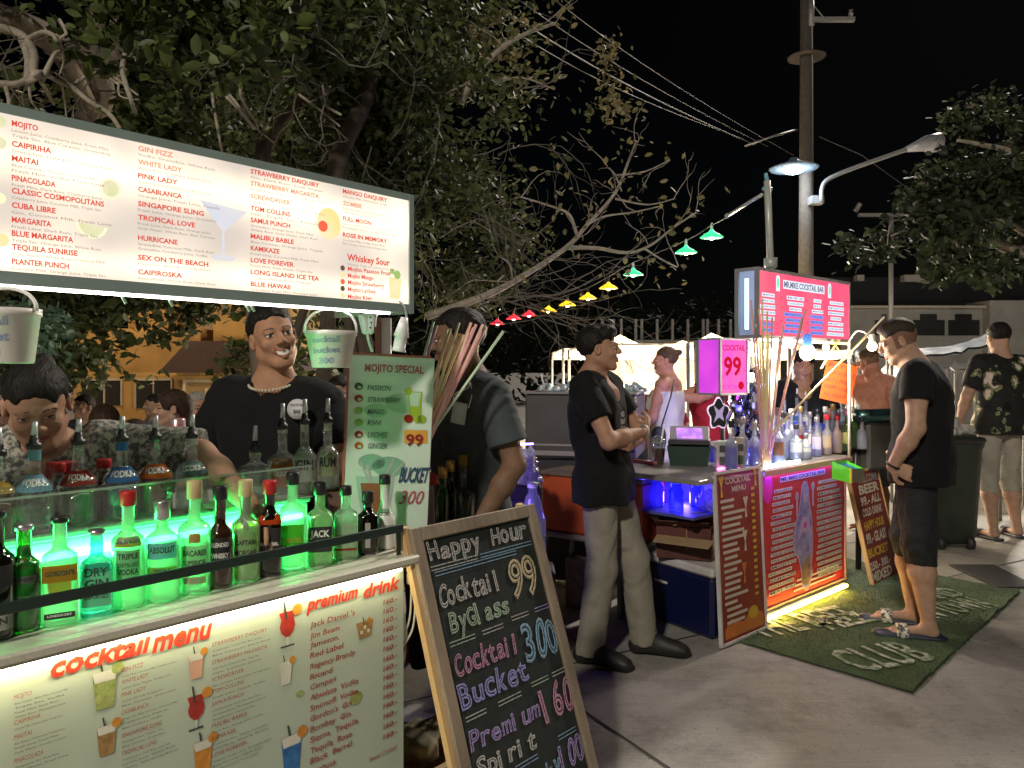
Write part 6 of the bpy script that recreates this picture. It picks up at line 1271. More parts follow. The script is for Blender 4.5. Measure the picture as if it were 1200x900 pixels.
for a in (-1, 1):
    for b in (-1, 1): mb = MB(); mb.box((P(190, 0, 3.5).x + a * .34, 3.42 + b * .21, (q.z - .03) / 2), (.035, .035, q.z - .03)); mb.build('leg', dkpaint, tb_)
mb = MB(); q = P(84, 478, 3.2); mb.lathe([(.05, -.05), (.055, 0), (.055, .03), (.04, .034)], q, 18); 
# ================================================================= RIGHT COCKTAIL STALL
qc = root('stall_counter', 'right cocktail stall counter with a pink and red drinks menu panel on its front', 'bar counter', Q(.95, .3, 0))
steel = mat('steel', (.34, .33, .32), .35, .3, var=.15, scale=5); red_p = mat('panel_red', (.50, .028, .035), .45, var=.08, scale=3)
mb = MB(); mb.box(Q(.72, .33, .872), (1.72, .68, .028), d=Q.d, bev=.005); mb.build('counter_top', steel, qc)
mb = MB(); mb.box(Q(1.03, -.030, .866), (1.10, .010, .036), d=Q.d, bev=.003); mb.build('edge_trim', mat('edge_wood', (.42, .32, .22), .5), qc)
mb = MB()
for s_ in (.50, 1.53):
    for o_ in (.02, .62): mb.box(Q(s_, o_, .475), (.028, .028, .76), d=Q.d)
for o_ in (.62,): mb.box(Q(.0, o_, .43), (.028, .028, .86), d=Q.d)
mb.build('frame', mat('frame_steel', (.25, .24, .22), .4, .6), qc)
for s_ in (.50, 1.53):
    for o_ in (.04, .60): mb = MB(); c_ = Q(s_, o_, .045); mb.tube([c_ - Q.b * .015, c_ + Q.b * .015], .042, 14); mb.box(c_ + UP * .035, (.03, .04, .03), d=Q.d); mb.build('caster', mat('caster', (.06, .05, .04), .5), qc)
pl = Panel(Q(.50, .0, .085), Q.d, lz); pw, ph = 1.04, .765
mb = MB(); mb.box(pl.at(pw / 2, ph / 2, -.006), (pw, .010, ph), d=Q.d); fp = mb.build('menu_panel', red_p, qc)
mb = MB()
for c_, sz in ((pl.at(pw / 2, -.006, -.004), (pw + .03, .02, .014)), (pl.at(pw / 2, ph + .002, -.004), (pw + .03, .02, .012)), (pl.at(-.008, ph / 2, -.004), (.016, .019, ph)), (pl.at(pw + .008, ph / 2, -.004), (.016, .019, ph))): mb.box(c_, sz, d=Q.d)
mb.build('panel_edge', mat('edge_pale', (.50, .36, .28), .5), qc)
whp = mat('sticker_white', (.66, .64, .66), .5, var=.05); blup = mat('print_navy', (.05, .03, .18), .5); wb = MB(); tb = MB()
for side, x0_, x1_ in ((0, .07, .34), (1, .66, .99)):
    for i in range(17):
        y_ = ph - .115 - i * .0365; wob = random.uniform(-.03, .03); a = x0_ + (.05 - .003 * i if side == 0 else 0) + wob * .5; b = x1_ - (.02 * (i < 3)) + wob * (side == 0) - (.05 * (i < 2) if side else 0) + .002 * i * (side == 0)
        pl.rect(wb, a, y_, b - a, .021, .0015); pl.text(tb, random.choice(['MOJITO', 'MAI TAI', 'PINA COLADA', 'BLUE HAWAII', 'GIN TONIC', 'SEX ON THE BEACH', 'LONG ISLAND', 'TEQUILA SUNRISE', 'COSMOPOLITAN', 'KAMIKAZE', 'MARGARITA', 'SCREWDRIVER']), a + .008, y_ + .004, .013, d=.0025, width=b - a - .016, bold=.01)
for i in range(3): pl.rect(wb, .36 + .02 * i, .035 + i * .028, .55, .012, .0015)
pl.rect(wb, .20, ph - .058, .56, .034, .0015); pl.text(tb, 'MR. MIKE COCKTAIL BAR', .21, ph - .052, .022, d=.0025, width=.54, bold=.03)
wb.build('name_stickers', whp, fp); tb.build('lettering', blup, fp)
# plain cut-out figure with pointed hood, and small pictures
fg = MB(); fcol = [mat('pic_lilac', (.45, .34, .62), .5), mat('pic_violet', (.16, .12, .42), .5, c2=(.36, .38, .66), scale=16), mat('pic_brown', (.25, .16, .12), .5, var=.5, scale=20), mat('pic_magenta', (.60, .03, .42), .5), mat('pic_teal', (.1, .45, .35), .5)]
out_ = [(.50, .02), (.46, .06), (.455, .13), (.42, .22), (.365, .27), (.35, .36), (.385, .46), (.42, .50), (.435, .57), (.455, .66), (.485, .69), (.52, .685), (.545, .64), (.56, .55), (.59, .46), (.60, .35), (.60, .24), (.58, .16), (.60, .12), (.565, .04), (.53, .015)]
pl.poly(fg, out_, .0016, 0)
ins = [(x * .88 + .49 * .12, y * .94 + .35 * .06) for x, y in out_]; pl.poly(fg, ins, .0020, 1)
pl.poly(fg, [(.46, .07), (.55, .05), (.57, .15), (.55, .24), (.47, .18)], .0024, 2); pl.disc(fg, .505, .60, .030, .045, .0024, 14, 0); pl.poly(fg, [(.472, .615), (.538, .615), (.525, .67), (.505, .685), (.482, .67)], .0028, 1)
pl.poly(fg, [(.40, .32), (.46, .47), (.54, .47), (.585, .35), (.53, .38), (.46, .38)], .0026, 0); pl.disc(fg, .50, .42, .02, .02, .003, 10, 3)
pl.disc(fg, .06, ph - .08, .055, .085, .0018, 20, 3)
for x_, y_ in ((.40, ph - .20), (.60, ph - .16)): pl.rect(fg, x_ - .012, y_ - .08, .024, .10, .0018, 0); pl.disc(fg, x_, y_ + .04, .022, .03, .0018, 12, 0); pl.disc(fg, x_, y_ + .04, .010, .012, .0022, 8, 4)
fg.build('pictures', fcol, fp)
mb = MB(); mb.tube([Q(.50, -.03, .045), Q(1.50, -.03, .045)], .011, 8); mb.build('neon_strip', emit('yellow_neon', (1, .60, .10), 34), qc)
mb = MB(); mb.box(Q(1.0, -.012, .060), (1.0, .02, .006), d=Q.d); mb.build('strip_rail', steel, qc)
mb = MB(); mb.tube([Q(.53, -.022, .855), Q(1.52, -.022, .855)], .004, 6); mb.build('violet_strip', emit('violet_strip', (.30, .14, 1), 30), qc)
# side menu board, orange-red with white frame
sb = root('side_menu_board', 'narrow orange-red menu board with a white frame leaning on the stall corner', 'board', Q(.22, -.05, 0)); ld = Vector((0, 0, 1)) + Q.b * .05; p2 = Panel(Q(.0, -.055, .01), Q.d, ld); bw, bh2 = .455, .905
mb = MB(); mb.box(p2.at(bw / 2, bh2 / 2, -.008), (bw, .012, bh2), d=Q.d, up=ld); mb.build('panel', mat('board_rust', (.34, .060, .025), .45, c2=(.20, .03, .02), scale=5), sb)
mb = MB()
for x_, y_, w_, h_ in ((bw / 2, .006, bw, .014), (bw / 2, bh2 - .006, bw, .014), (.006, bh2 / 2, .014, bh2 - .028), (bw - .006, bh2 / 2, .014, bh2 - .028)): mb.box(p2.at(x_, y_, -.004), (w_, .02, h_), d=Q.d, up=ld)
mb.build('frame', mat('frame_white', (.60, .58, .56), .45), sb)
wb = MB(); 
for i in range(20): a = .045 + random.uniform(0, .02); p2.rect(wb, a, .74 - i * .0335, random.uniform(.12, .24), .016, .0015, 0)
for i in range(17): p2.rect(wb, .35, .78 - i * .036, .035, .016, .0015, 1)
p2.text(wb, 'COCKTAIL', .10, .835, .032, d=.0015, width=.25, bold=.03, m=0); p2.text(wb, 'MENU', .16, .79, .028, d=.0015, width=.14, bold=.03, m=0)
for x_, y_, c_ in ((.29, .70, 0), (.27, .52, 0), (.25, .35, 2), (.06, .83, 1), (.40, .86, 1)): p2.poly(wb, [(x_ - .012, y_ - .06), (x_ + .012, y_ - .06), (x_ + .004, y_ - .01), (x_ + .026, y_ + .05), (x_ - .026, y_ + .05), (x_ - .004, y_ - .01)], .0018, c_)
p2.poly(wb, [(.04, .03), (.42, .03), (.42, .10), (.30, .14), (.22, .09), (.10, .13), (.04, .08)], .0014, 2); p2.disc(wb, .32, .12, .05, .035, .0017, 16, 1)
wb.build('lettering', [mat('sticker_cream', (.62, .56, .48), .5), mat('p_yellow', (.65, .42, .04), .5), mat('p_orange2', (.60, .20, .05), .5)], sb)
# right-hand leaning red board
rb = root('leaning_price_board', 'dark red price board with white and yellow letters leaning right of the counter', 'board', Q(1.85, .12, 0)); b0 = gp(1020, 690); b1 = gp(1062, 668); ud = (b1 - b0).normalized(); bwid2 = .50; tl2 = P(1000, 556, b0.y + .22); vd = (tl2 - b0).normalized(); p3 = Panel(b0 + UP * .005, ud, vd); hh3 = (tl2 - b0).length
mb = MB(); mb.box(p3.at(bwid2 / 2, hh3 / 2, -.012), (bwid2, .02, hh3), d=ud, up=vd); mb.build('panel', mat('board_dred', (.22, .03, .02), .5, var=.2), rb)
mb = MB(); mb.box(p3.at(-.008, hh3 / 2, -.010), (.016, .028, hh3), d=ud, up=vd); mb.box(p3.at(bwid2 + .008, hh3 / 2, -.010), (.016, .028, hh3), d=ud, up=vd); mb.box(p3.at(bwid2 / 2, hh3 + .008, -.010), (bwid2 + .03, .028, .016), d=ud, up=vd); mb.build('frame', wl_, rb)
wb = MB()
for t, y_, h_, m_ in (('WELCOME', .90, .05, 2), ('BEER', .80, .06, 0), ('99.- ALL', .70, .055, 0), ('COLD DRINK', .60, .05, 0), ('HAPPY HOUR', .48, .055, 1), ('99.- GLASS', .36, .065, 0), ('BUCKET', .24, .055, 1), ('250.- 300.-', .13, .05, 0), ('MIXED', .03, .06, 0)):
    p3.text(wb, t, .05, hh3 * y_, h_, d=.001, width=.36, bold=.04, m=m_)
wb.build('lettering', [mat('sticker_cream', (.62, .56, .48)), mat('p_yellow', (.65, .42, .04)), mat('ltr_grey', (.3, .3, .3))], rb)
# ---- big pink lightbox sign
sg = root('pink_lightbox', 'pink lit drinks lightbox on a pole above the right stall', 'sign', Q(1.0, .07, 1.64))
z0s, z1s = 1.635, 2.035; s0_ = Q.s(889.5, 0); s1_ = Q.s(996, 0); wS = s1_ - s0_; mid = (s0_ + s1_) / 2; frm = mat('sign_frame', (.26, .26, .29), .45)
mb = MB(); dS = .15
mb.box(Q(mid, dS / 2, z1s - .008), (wS + .02, dS, .018), d=Q.d); mb.box(Q(mid, dS / 2, z0s + .008), (wS + .02, dS, .018), d=Q.d); mb.box(Q(s0_ - .002, .012, (z0s + z1s) / 2), (.016, .024, z1s - z0s - .034), d=Q.d); mb.box(Q(s0_ - .002, dS - .012, (z0s + z1s) / 2), (.016, .024, z1s - z0s - .034), d=Q.d); mb.box(Q(s1_ + .002, dS / 2, (z0s + z1s) / 2), (.014, dS - .002, z1s - z0s - .034), d=Q.d); mb.box(Q(mid, dS - .004, (z0s + z1s) / 2), (wS - .03, .006, z1s - z0s - .036), d=Q.d)
mb.build('frame', frm, sg)
mb = MB(); mb.box(Q(s0_ + .004, dS / 2, (z0s + z1s) / 2), (.003, dS - .05, z1s - z0s - .036), d=Q.d); mb.build('end_pane', emit('end_glow', (.26, .32, .48), .8, c2=(.16, .19, .28), scale=4), sg)
mb = MB(); mb.tube([Q(s0_ - .003, dS / 2, z0s + .05), Q(s0_ - .003, dS / 2, z1s - .06)], .011, 8); mb.build('tube_lamp', emit('tube_cyan', (.55, .95, 1), 3), sg)
ps = Panel(Q(s0_ + .006, .004, z0s + .018), Q.d, lz); wS2, hS2 = wS - .012, z1s - z0s - .036
mb = MB(); mb.quad(ps.at(0, 0), ps.at(wS2, 0), ps.at(wS2, hS2), ps.at(0, hS2)); lf = mb.build('lit_face', emit('sign_pink', (.98, .14, .21), .85, c2=(.85, .09, .18), scale=4), sg)
wb = MB(); tb = MB()
rows = [[(.03, .16), (.02, .17), (.01, .19), (.01, .19), (.02, .17), (.02, .16), (.03, .15)], [(.30, .24), (.31, .22), (.33, .17), (.27, .25), (.29, .23), (.28, .22), (.24, .29)], [(.62, .12), (.62, .11), (.60, .17), (.58, .19), (.58, .19), (.58, .18), (.58, .19)], [(.83, .22), (.81, .25), (.81, .25), (.84, .17), (.81, .24), (.81, .24), (.79, .27)]]
for c_ in rows:
    for i, (a, w_) in enumerate(c_):
        x_ = a * 1.04; ww = w_ * .88; y_ = hS2 - .145 - i * .0335; bl_ = 1 if (i >= 3 and .25 < a < .7) or i > 4 and a < .7 else 0
        ps.rect(wb, x_, y_, ww, .022, .001, bl_); ps.text(tb, random.choice(['MOJITO', 'MAI TAI', 'COLADA', 'MARTINI', 'DAIQUIRI', 'B52']), x_ + .01, y_ + .006, .010, d=.0018, width=ww - .02, bold=.01)
ps.rect(wb, .27, hS2 - .085, .52, .052, .001, 0); ps.text(tb, 'MR.MIKE COCKTAIL BAR', .28, hS2 - .075, .034, d=.0018, width=.50, bold=.03)
for x_ in (.21, .86): ps.rect(wb, x_ - .022, hS2 - .105, .044, .075, .001, 0); ps.disc(wb, x_, hS2 - .03, .022, .02, .0014, 12, 0); ps.disc(wb, x_, hS2 - .055, .012, .03, .0016, 12, 2)
for x_ in (.24, .55, .76, 1.08): 
    for y_ in (.22, .16, .08): ps.text(wb, '99.-', x_, y_, .012, d=.001, width=.03, m=3)
wb.build('name_stickers', [emit('st_white', (.80, .88, 1), .75), emit('st_blue', (.22, .32, .95), .7), emit('st_green', (.10, .75, .35), .9), emit('st_maroon', (.35, .02, .05), .7)], lf); tb.build('lettering', emit('st_ink', (.20, .16, .30), .5), lf)
mb = MB(); mb.tube([Q(s0_ + .02, .01, z0s - .010), Q(s1_ - .3, .01, z0s - .010)], .006, 6); mb.build('light_strip', emit('white_strip', (1, .93, .84), 5), sg)
mb = MB(); mb.tube([Q(s1_ - .29, .01, z0s - .010), Q(s1_ - .01, .01, z0s - .010)], .006, 6); mb.build('amber_strip', emit('amber_strip', (1, .6, .15), 6), sg)
# pole behind the sign with tip
pq = P(903, 310, 4.75); pr_ = root('sign_pole', 'white metal pole rising from the right stall sign towards the lamps', 'pole', (pq.x, pq.y, 0)); a = P(899, 212, 4.75); mb = MB(); mb.tube([(pq.x, pq.y, 0), (pq.x, pq.y, 1.5), pq], .022, 10); mb.tube([pq - UP * .02, pq + UP * .04], .045, 4); mb.tube([pq, a], .021, 10); mb.build('shaft', mat('pole_white', (.55, .58, .52), .4, .2), pr_)
mb = MB(); mb.tube([a, P(897, 203, 4.75)], [.016, .010], 8); mb.tube([a + Vector((-.03, 0, -.05)), a + Vector((.03, 0, -.05))], .012, 6); mb.build('tip', mat('tip_blue', (.2, .45, .6), .4), pr_)
# string of coloured shade lamps
pts_ = [(583, 379, 8.9, 'r'), (602, 373, 8.6, 'r'), (620, 369, 8.3, 'r'), (643, 364, 8.0, 'y'), (665, 357, 7.7, 'y'), (689, 349, 7.4, 'y'), (713, 337, 7.0, 'y'), (742, 321, 6.6, 'g'), (804, 295, 6.0, 'g'), (834, 277, 5.7, 'g')]
mb = MB(); line = [P(560, 376, 9.2)] + [P(x, y - 11 * (8.0 / Y if Y > 6 else 1.2), Y) for x, y, Y, c in pts_] + [P(860, 250, 5.3), P(893, 228, 4.78)]
sc_ = root('lamp_cable', 'thin cable sloping down from the white pole and carrying the coloured lamps', 'cable', P(893, 228, 4.78)); mb.tube(smoothpts(line, 3), .004, 5); mb.build('wire', cm, sc_); mb = MB(); mb.tube([P(852, 253, 5.3), P(893, 228, 4.78)], .011, 6); mb.ball(P(852, 253, 5.3), .018, 8); mb.build('stay', mat('pole_white', (.55, .58, .52)), sc_)
cc = dict(r=((.75, .04, .07), (1, .25, .3), 'red'), y=((.80, .55, .03), (1, .75, .2), 'yellow'), g=((.05, .55, .25), (.5, 1, .75), 'green')); ordn = {'r': ['farthest red lamp shade', 'middle red lamp shade', 'red lamp shade nearest the yellow ones'], 'y': ['yellow lamp shade next to the red ones', 'second yellow lamp shade from the red ones', 'third yellow lamp shade from the red ones', 'yellow lamp shade next to the green ones'], 'g': ['lowest green lamp shade', 'middle green lamp shade', 'highest green lamp shade nearest the white pole']}
cn_ = dict(r=0, y=0, g=0)
for x, y, Y, c in pts_:
    c0 = P(x, y, Y); col, ec, nm_ = cc[c]; o = root('string_lamp', ordn[c][cn_[c]] + ' of the string', 'lamp', c0, 0, 'coloured lamps strung on the cable'); cn_[c] += 1
    m, n, l, out = _new('shade_' + c) if 'shade_' + c not in _m else (_m['shade_' + c], None, None, None)
    if n is not None:
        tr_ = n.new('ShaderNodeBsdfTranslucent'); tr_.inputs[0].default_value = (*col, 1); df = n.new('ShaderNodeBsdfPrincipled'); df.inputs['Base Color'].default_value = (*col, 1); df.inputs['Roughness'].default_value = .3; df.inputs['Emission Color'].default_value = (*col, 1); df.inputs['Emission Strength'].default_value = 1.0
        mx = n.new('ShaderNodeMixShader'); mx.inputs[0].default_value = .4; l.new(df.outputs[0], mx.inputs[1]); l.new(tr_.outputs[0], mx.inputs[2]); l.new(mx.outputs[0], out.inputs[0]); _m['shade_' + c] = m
    mb = MB(); mb.lathe([(.084, -.010), (.086, -.006), (.058, .014), (.022, .034), (.012, .050)], c0, 20); mb.build('lamp_shade', m, o)
    mb = MB(); mb.lathe([(.011, .045), (.011, .085), (.004, .10)], c0, 8); mb.build('socket', dkpaint if c != 'g' else wc, o)
    mb = MB(); mb.ball(c0 + UP * -.006, .022, 10); mb.build('bulb', emit('bulb_' + c, ec, 16 if c == 'g' else 12), o)
# ---- purple COCKTAIL 99 lightbox
pc_ = P(844, 430, 4.55); p9 = root('price_lightbox', 'small two-faced purple and pink lightbox showing the price 99', 'sign', P(846, 465, 4.6)); z0p, z1p = zat(463, 4.55), zat(396, 4.55)
cor = Vector((P(844, 430, 4.50).x, 4.50, 0)); fr_ = (Vector((P(876, 430, 4.62).x, 4.62, 0)) - cor); lf_ = (Vector((P(818, 430, 4.62).x, 4.62, 0)) - cor)
mb = MB(); back = cor + fr_ + lf_
def pr4(mb, z0, z1, ins=0): mb.add([cor + UP * z0, cor + fr_ + UP * z0, back + UP * z0, cor + lf_ + UP * z0, cor + UP * z1, cor + fr_ + UP * z1, back + UP * z1, cor + lf_ + UP * z1], [(0, 3, 2, 1), (4, 5, 6, 7), (0, 1, 5, 4), (1, 2, 6, 5), (2, 3, 7, 6), (3, 0, 4, 7)])
pr4(mb, z0p, z0p + .012); pr4(mb, z1p - .012, z1p)
for c_ in (cor, cor + fr_, cor + lf_, back): mb.box(c_ + (back - cor) * .0 + UP * ((z0p + z1p) / 2), (.014, .014, z1p - z0p - .02), d=fr_)
mb.build('frame', frm, p9)
f1 = Panel(cor + UP * (z0p + .012) + fr_.normalized() * .01, fr_, lz); hp_ = z1p - z0p - .024; w1 = fr_.length - .02; u2 = -lf_.normalized(); f2 = Panel(cor + lf_ + UP * (z0p + .012) + u2 * .01, u2, lz); w2 = lf_.length - .02
mb = MB(); mb.quad(f1.at(0, 0), f1.at(w1, 0), f1.at(w1, hp_), f1.at(0, hp_)); lit = mb.build('lit_face', emit('pink99', (1, .16, .42), .85, c2=(.95, .10, .55), scale=5), p9)
mb = MB(); mb.quad(f2.at(0, 0), f2.at(w2, 0), f2.at(w2, hp_), f2.at(0, hp_)); mb.build('lit_side', emit('purple_side', (.78, .08, .68), .8, c2=(.55, .05, .62), scale=4), p9)
mb = MB(); f1.text(mb, 'COCKTAIL', .012, hp_ * .80, .032, d=.001, width=w1 - .024, bold=.02); f1.text(mb, '99', .018, hp_ * .34, .105, d=.001, width=w1 * .70, bold=.03); f1.text(mb, '.-', w1 * .86, hp_ * .40, .03, d=.001, width=.018); f1.text(mb, 'BUCKET 250', .012, hp_ * .08, .025, d=.001, width=w1 * .55, m=1); f1.disc(mb, w1 * .78, hp_ * .14, .025, .025, .001, 14, 0); mb.build('lettering', [emit('red99', (.72, .01, .04), .6), emit('viol99', (.45, .02, .5), .8)], lit)
mb = MB(); q = Vector((back.x * .5 + cor.x * .5, back.y * .5 + cor.y * .5, 0)); mb.tube([(q.x, q.y, .886), (q.x, q.y, z0p)], .014, 8); mb.build('post', steel, p9)
# black and white round badge sign under it
ob = root('cutout_sign', 'black wavy cut-out sign with white rim hanging under the purple lightbox', 'sign', P(843, 485, 4.45)); c_ = P(842, 485, 4.42); mb = MB(); pts = []
for k in range(26): a = 2 * PI * k / 26; r_ = .07 + .012 * math.sin(a * 5); pts.append((r_ * .75 * math.cos(a), r_ * 1.1 * math.sin(a)))
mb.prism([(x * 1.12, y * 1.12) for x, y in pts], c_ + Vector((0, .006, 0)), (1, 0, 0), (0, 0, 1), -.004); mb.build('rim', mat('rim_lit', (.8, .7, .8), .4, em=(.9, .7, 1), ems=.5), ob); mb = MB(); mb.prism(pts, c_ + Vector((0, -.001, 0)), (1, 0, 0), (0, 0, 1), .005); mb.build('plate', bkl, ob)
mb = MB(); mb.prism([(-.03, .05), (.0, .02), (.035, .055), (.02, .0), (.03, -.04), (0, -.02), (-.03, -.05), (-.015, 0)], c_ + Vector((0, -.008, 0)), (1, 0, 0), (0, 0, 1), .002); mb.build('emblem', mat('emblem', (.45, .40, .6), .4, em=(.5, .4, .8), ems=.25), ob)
# foil tinsel curtain
fo = root('tinsel_curtain', 'shimmering silver and blue foil strands hanging behind the straws', 'decoration', P(878, 500, 4.9)); mb = MB()
for i in range(70):
    p = P(random.uniform(862, 897), random.uniform(428, 450), 4.78 + random.uniform(0, .2)); 
    for k in range(9):
        q_ = p + Vector((random.uniform(-.03, .03), random.uniform(-.03, .03), -.055)); e = Vector((random.uniform(-.02, .02), random.uniform(-.02, .02), .0)); mb.add([p - e, p + e, q_ + e * .4, q_ - e], [(0, 1, 2, 3)]); p = q_
mb.build('foil', mat('foil', (.6, .62, .8), .12, 1.0, var=.2), fo); mb = MB(); mb.tube([P(860, 428, 4.85), P(898, 428, 4.85)], .006, 6); mb.tube([P(861, 428, 4.85), (P(861, 428, 4.85).x, 4.85, .886)], .006, 6); mb.build('rod', steel, fo)
# ---- hanging bulbs
for i, (x, y, Y, r, col, st, lab, sock) in enumerate(((902, 414, 4.75, .036, (1, .86, .66), 14, 'round warm white bulb hanging behind the tall straws', wc), (927, 404, 4.9, .022, (1, .75, .30), 8, 'small yellow bulb with a blue socket under the pink sign', blb), (946, 413, 4.62, .045, (1, .95, .88), 18, 'large white bulb with a blue socket under the pink sign', blb), (968, 407, 5.1, .022, (1, .8, .35), 10, 'small golden bulb under the right part of the pink sign', wc), (880, 404, 4.7, .016, (1, .9, .8), 10, 'small white bulb by the price lightbox', wc))):
    c_ = P(x, y, Y); o = root('hanging_bulb', lab, 'bulb', c_, 0, 'bulbs hanging under the pink sign'); mb = MB(); mb.ball(c_, (r, r, r * 1.1), 14); mb.build('bulb', emit(f'bulb{i}', col, st), o)
    mb = MB(); mb.lathe([(r * .55, r * .85), (r * .62, r * 1.1), (r * .5, r * 2.4), (.004, r * 2.5)], c_, 12); mb.build('socket', sock, o); mb = MB(); t = Vector((c_.x, c_.y, c_.z + r * 2.4)); mb.tube([t, Vector((c_.x, c_.y, max(t.z + .01, z0s + .02)))], .003, 5); mb.build('wire', cm, o)
lamp('stall_bulb', P(946, 420, 4.62) - UP * .07 - Q.b * .02, 20, (1, .88, .7), .05)
gn = root('gooseneck_lamp', 'gooseneck lamp with a bare warm bulb in front of the customer', 'lamp', Q(1.55, .1, .886)); c_ = P(1022, 406, 4.62); mb = MB(); mb.tube(smoothpts([P(995, 400, 4.95), P(1003, 389, 4.85), P(1012, 389, 4.75), P(1019, 396, 4.66), c_ + UP * .04], 5), .006, 6); mb.tube([P(995, 400, 4.95), Vector((P(995, 400, 4.95).x, 4.95, .886))], .009, 6); mb.build('neck', txw, gn)
mb = MB(); mb.lathe([(.018, .02), (.02, .03), (.018, .07), (.006, .075)], c_, 10); mb.build('socket', wc, gn); mb = MB(); mb.ball(c_, .028, 12); mb.build('bulb', emit('goose', (1, .72, .32), 22), gn); lamp('gooseneck_light', c_ - UP * .045, 5, (1, .72, .4), .03)
# ---- blue light inside the stall
bd = root('blue_light_bar', 'blue light bar fixed behind the bottles and under the stall top', 'lamp', Q(.6, .6, .9)); mb = MB(); mb.tube([Q(.06, .50, .845), Q(.45, .50, .845)], .008, 6); mb.tube([Q(.45, .58, .90), Q(1.50, .58, .90)], .008, 6); mb.build('tube', emit('blue_tube', (.08, .06, 1), 34), bd)
mb = MB(); mb.tube([Q(.60, .045, .894), Q(1.02, .045, .894)], .005, 6); mb.build('white_tube', emit('white_blue_tube', (.6, .75, 1), 22), bd)
mb = MB(); mb.tube([Q(.30, .16, .892), Q(.52, .16, .892)], .006, 6); mb.build('pink_tube', emit('pink_tube', (1, .1, .6), 8), bd)
lamp('blue_glow', Q(.30, .40, .70), 4.5, (.12, .08, 1), .05); lamp('blue_bottles', Q(.95, .36, 1.25), 40, (.32, .36, 1), .06); lamp('pink_glow', Q(.60, -.22, .82), .35, (1, .12, .75), .05)  # added point lights backing up the lit strips
# ---- bottles on the right counter
GR = 'bottles crowded on the right stall counter'
gb = glass('glass_b', (.84, .88, 1), .42); wb_ = glass('spirit_w', (.75, .82, 1), .5); ora = glass('spirit_orange', (.9, .42, .05), .55); gB2 = glass('glass_g2', (.35, .55, .25), .3); rd_ = glass('spirit_red', (.5, .05, .04), .5); blq = glass('spirit_blue2', (.10, .15, .95), .55)
def qb(px, o_): s_ = Q.s(px, o_); return tuple(Q(s_, o_, .887))
TT = [
 (857, .10, .27, .036, gb, blq, .5, 'blue-lit bottle with a dark neck right of the carton', bc, None), (870, .16, .28, .036, gb, wb_, .6, 'blue-lit clear bottle behind the foil strands', sil, None), (884, .13, .25, .033, gb, blq, .45, 'bottle with deep blue spirit just left of the tall straws', sil, None),
 (912, .09, .27, .040, gb, wb_, .7, 'wide clear bottle with a bronze label right of the tall straws', sil, mat('lb1', (.25, .12, .06), .5)), (922, .17, .28, .036, gb, wb_, .6, 'pale blue-lit bottle with a black cap beside the wide one', bc, None),
 (933, .10, .215, .044, gb, wb_, .7, 'squat bright bottle with a round stopper', bc, mat('lb2', (.55, .6, .6), .5)), (944, .07, .16, .038, gb, wb_, .7, 'short square frosted jar bottle at the counter front', sil, mat('lb3', (.5, .55, .5), .5)),
 (957, .10, .25, .034, gb, blq, .5, 'bottle with a white and blue label near the counter middle', sil, mat('lb4', (.55, .55, .75), .5)), (969, .10, .26, .033, gb, ora, .4, 'bottle with a tan label over orange spirit', rc, mat('lb5', (.45, .36, .26), .5)),
 (981, .11, .25, .032, gb, ora, .9, 'bottle of glowing orange spirit with a red cap', rc, None), (992, .13, .27, .034, gB2, None, 0, 'yellow-green bottle with a pink cap', mat('cap_pink', (.55, .25, .40), .4), mat('lb6', (.45, .45, .15), .5)), (1001, .17, .28, .034, gB2, grn, .6, 'green bottle with a white cap near the counter end', wc, None),
 (1010, .10, .22, .034, gb, wb_, .5, 'small clear bottle at the right end of the counter', bc, None),
]
for px_, o_, h, r, g_, lq, lv, lb, cp2, la in TT: bottle('bottle', lb, GR, qb(px_, o_), h, r, g_, lq, lv, cp2, [(.05, .13, la, None, None, .9)] if la else None, caph=.13, neck=.3)
GR2 = 'pourer bottles behind on the right stall shelf'
sh2 = root('back_shelf', 'raised steel shelf behind the bottles of the right stall', 'shelf', Q(1.1, .42, .887)); mb = MB(); mb.box(Q(1.08, .45, .985), (1.0, .18, .012), d=Q.d); mb.build('board', steel, sh2)
for a in (.62, 1.54): mb = MB(); mb.box(Q(a, .45, .932), (.02, .16, .09), d=Q.d); mb.build('bracket', steel, sh2)
for i, (px_, lq, lb) in enumerate(((906, wb_, 'first'), (919, rd_, 'second, reddish'), (934, blq, 'third, deep blue'), (944, wb_, 'fourth'), (953, wb_, 'fifth'), (961, wb_, 'sixth'), (968, orl, 'seventh, brownish'), (976, ora, 'eighth, orange'), (984, wb_, 'ninth'), (993, rd_, 'tenth, dark red'))):
    s_ = Q.s(px_, .43); bottle('bottle', f'pourer bottle on the right stall back shelf, {lb} from the tall straws', GR2, tuple(Q(s_, .43, .992)), .245 + .012 * (i % 3), .032, gb, lq, .6, None, [(.06, .13, whp if i % 2 else blb, None, None, .8)], spout=.04, neck=.34)
for i, (px_, lq, lb) in enumerate(((905, wb_, 'first'), (916, blq, 'second'), (927, wb_, 'third'), (938, rd_, 'fourth, red'), (949, blq, 'fifth'), (958, wb_, 'sixth'), (967, ora, 'seventh, orange'), (976, wb_, 'eighth'), (986, rd_, 'ninth, dark'), (996, ora, 'tenth, golden'), (1006, wb_, 'eleventh'))):
    s_ = Q.s(px_, .24); bottle('bottle', f'middle row bottle of the right stall, {lb} from the tall straws', 'bottles of the middle row on the right stall', tuple(Q(s_, .24, .887)), .27 + .014 * (i % 4), .033, gb, lq, .6, (sil, bc, wc, gc)[i % 4], [(.06, .13, (whp, yl, blb, rlb)[i % 4], None, None, .8)], caph=.12, neck=.3)
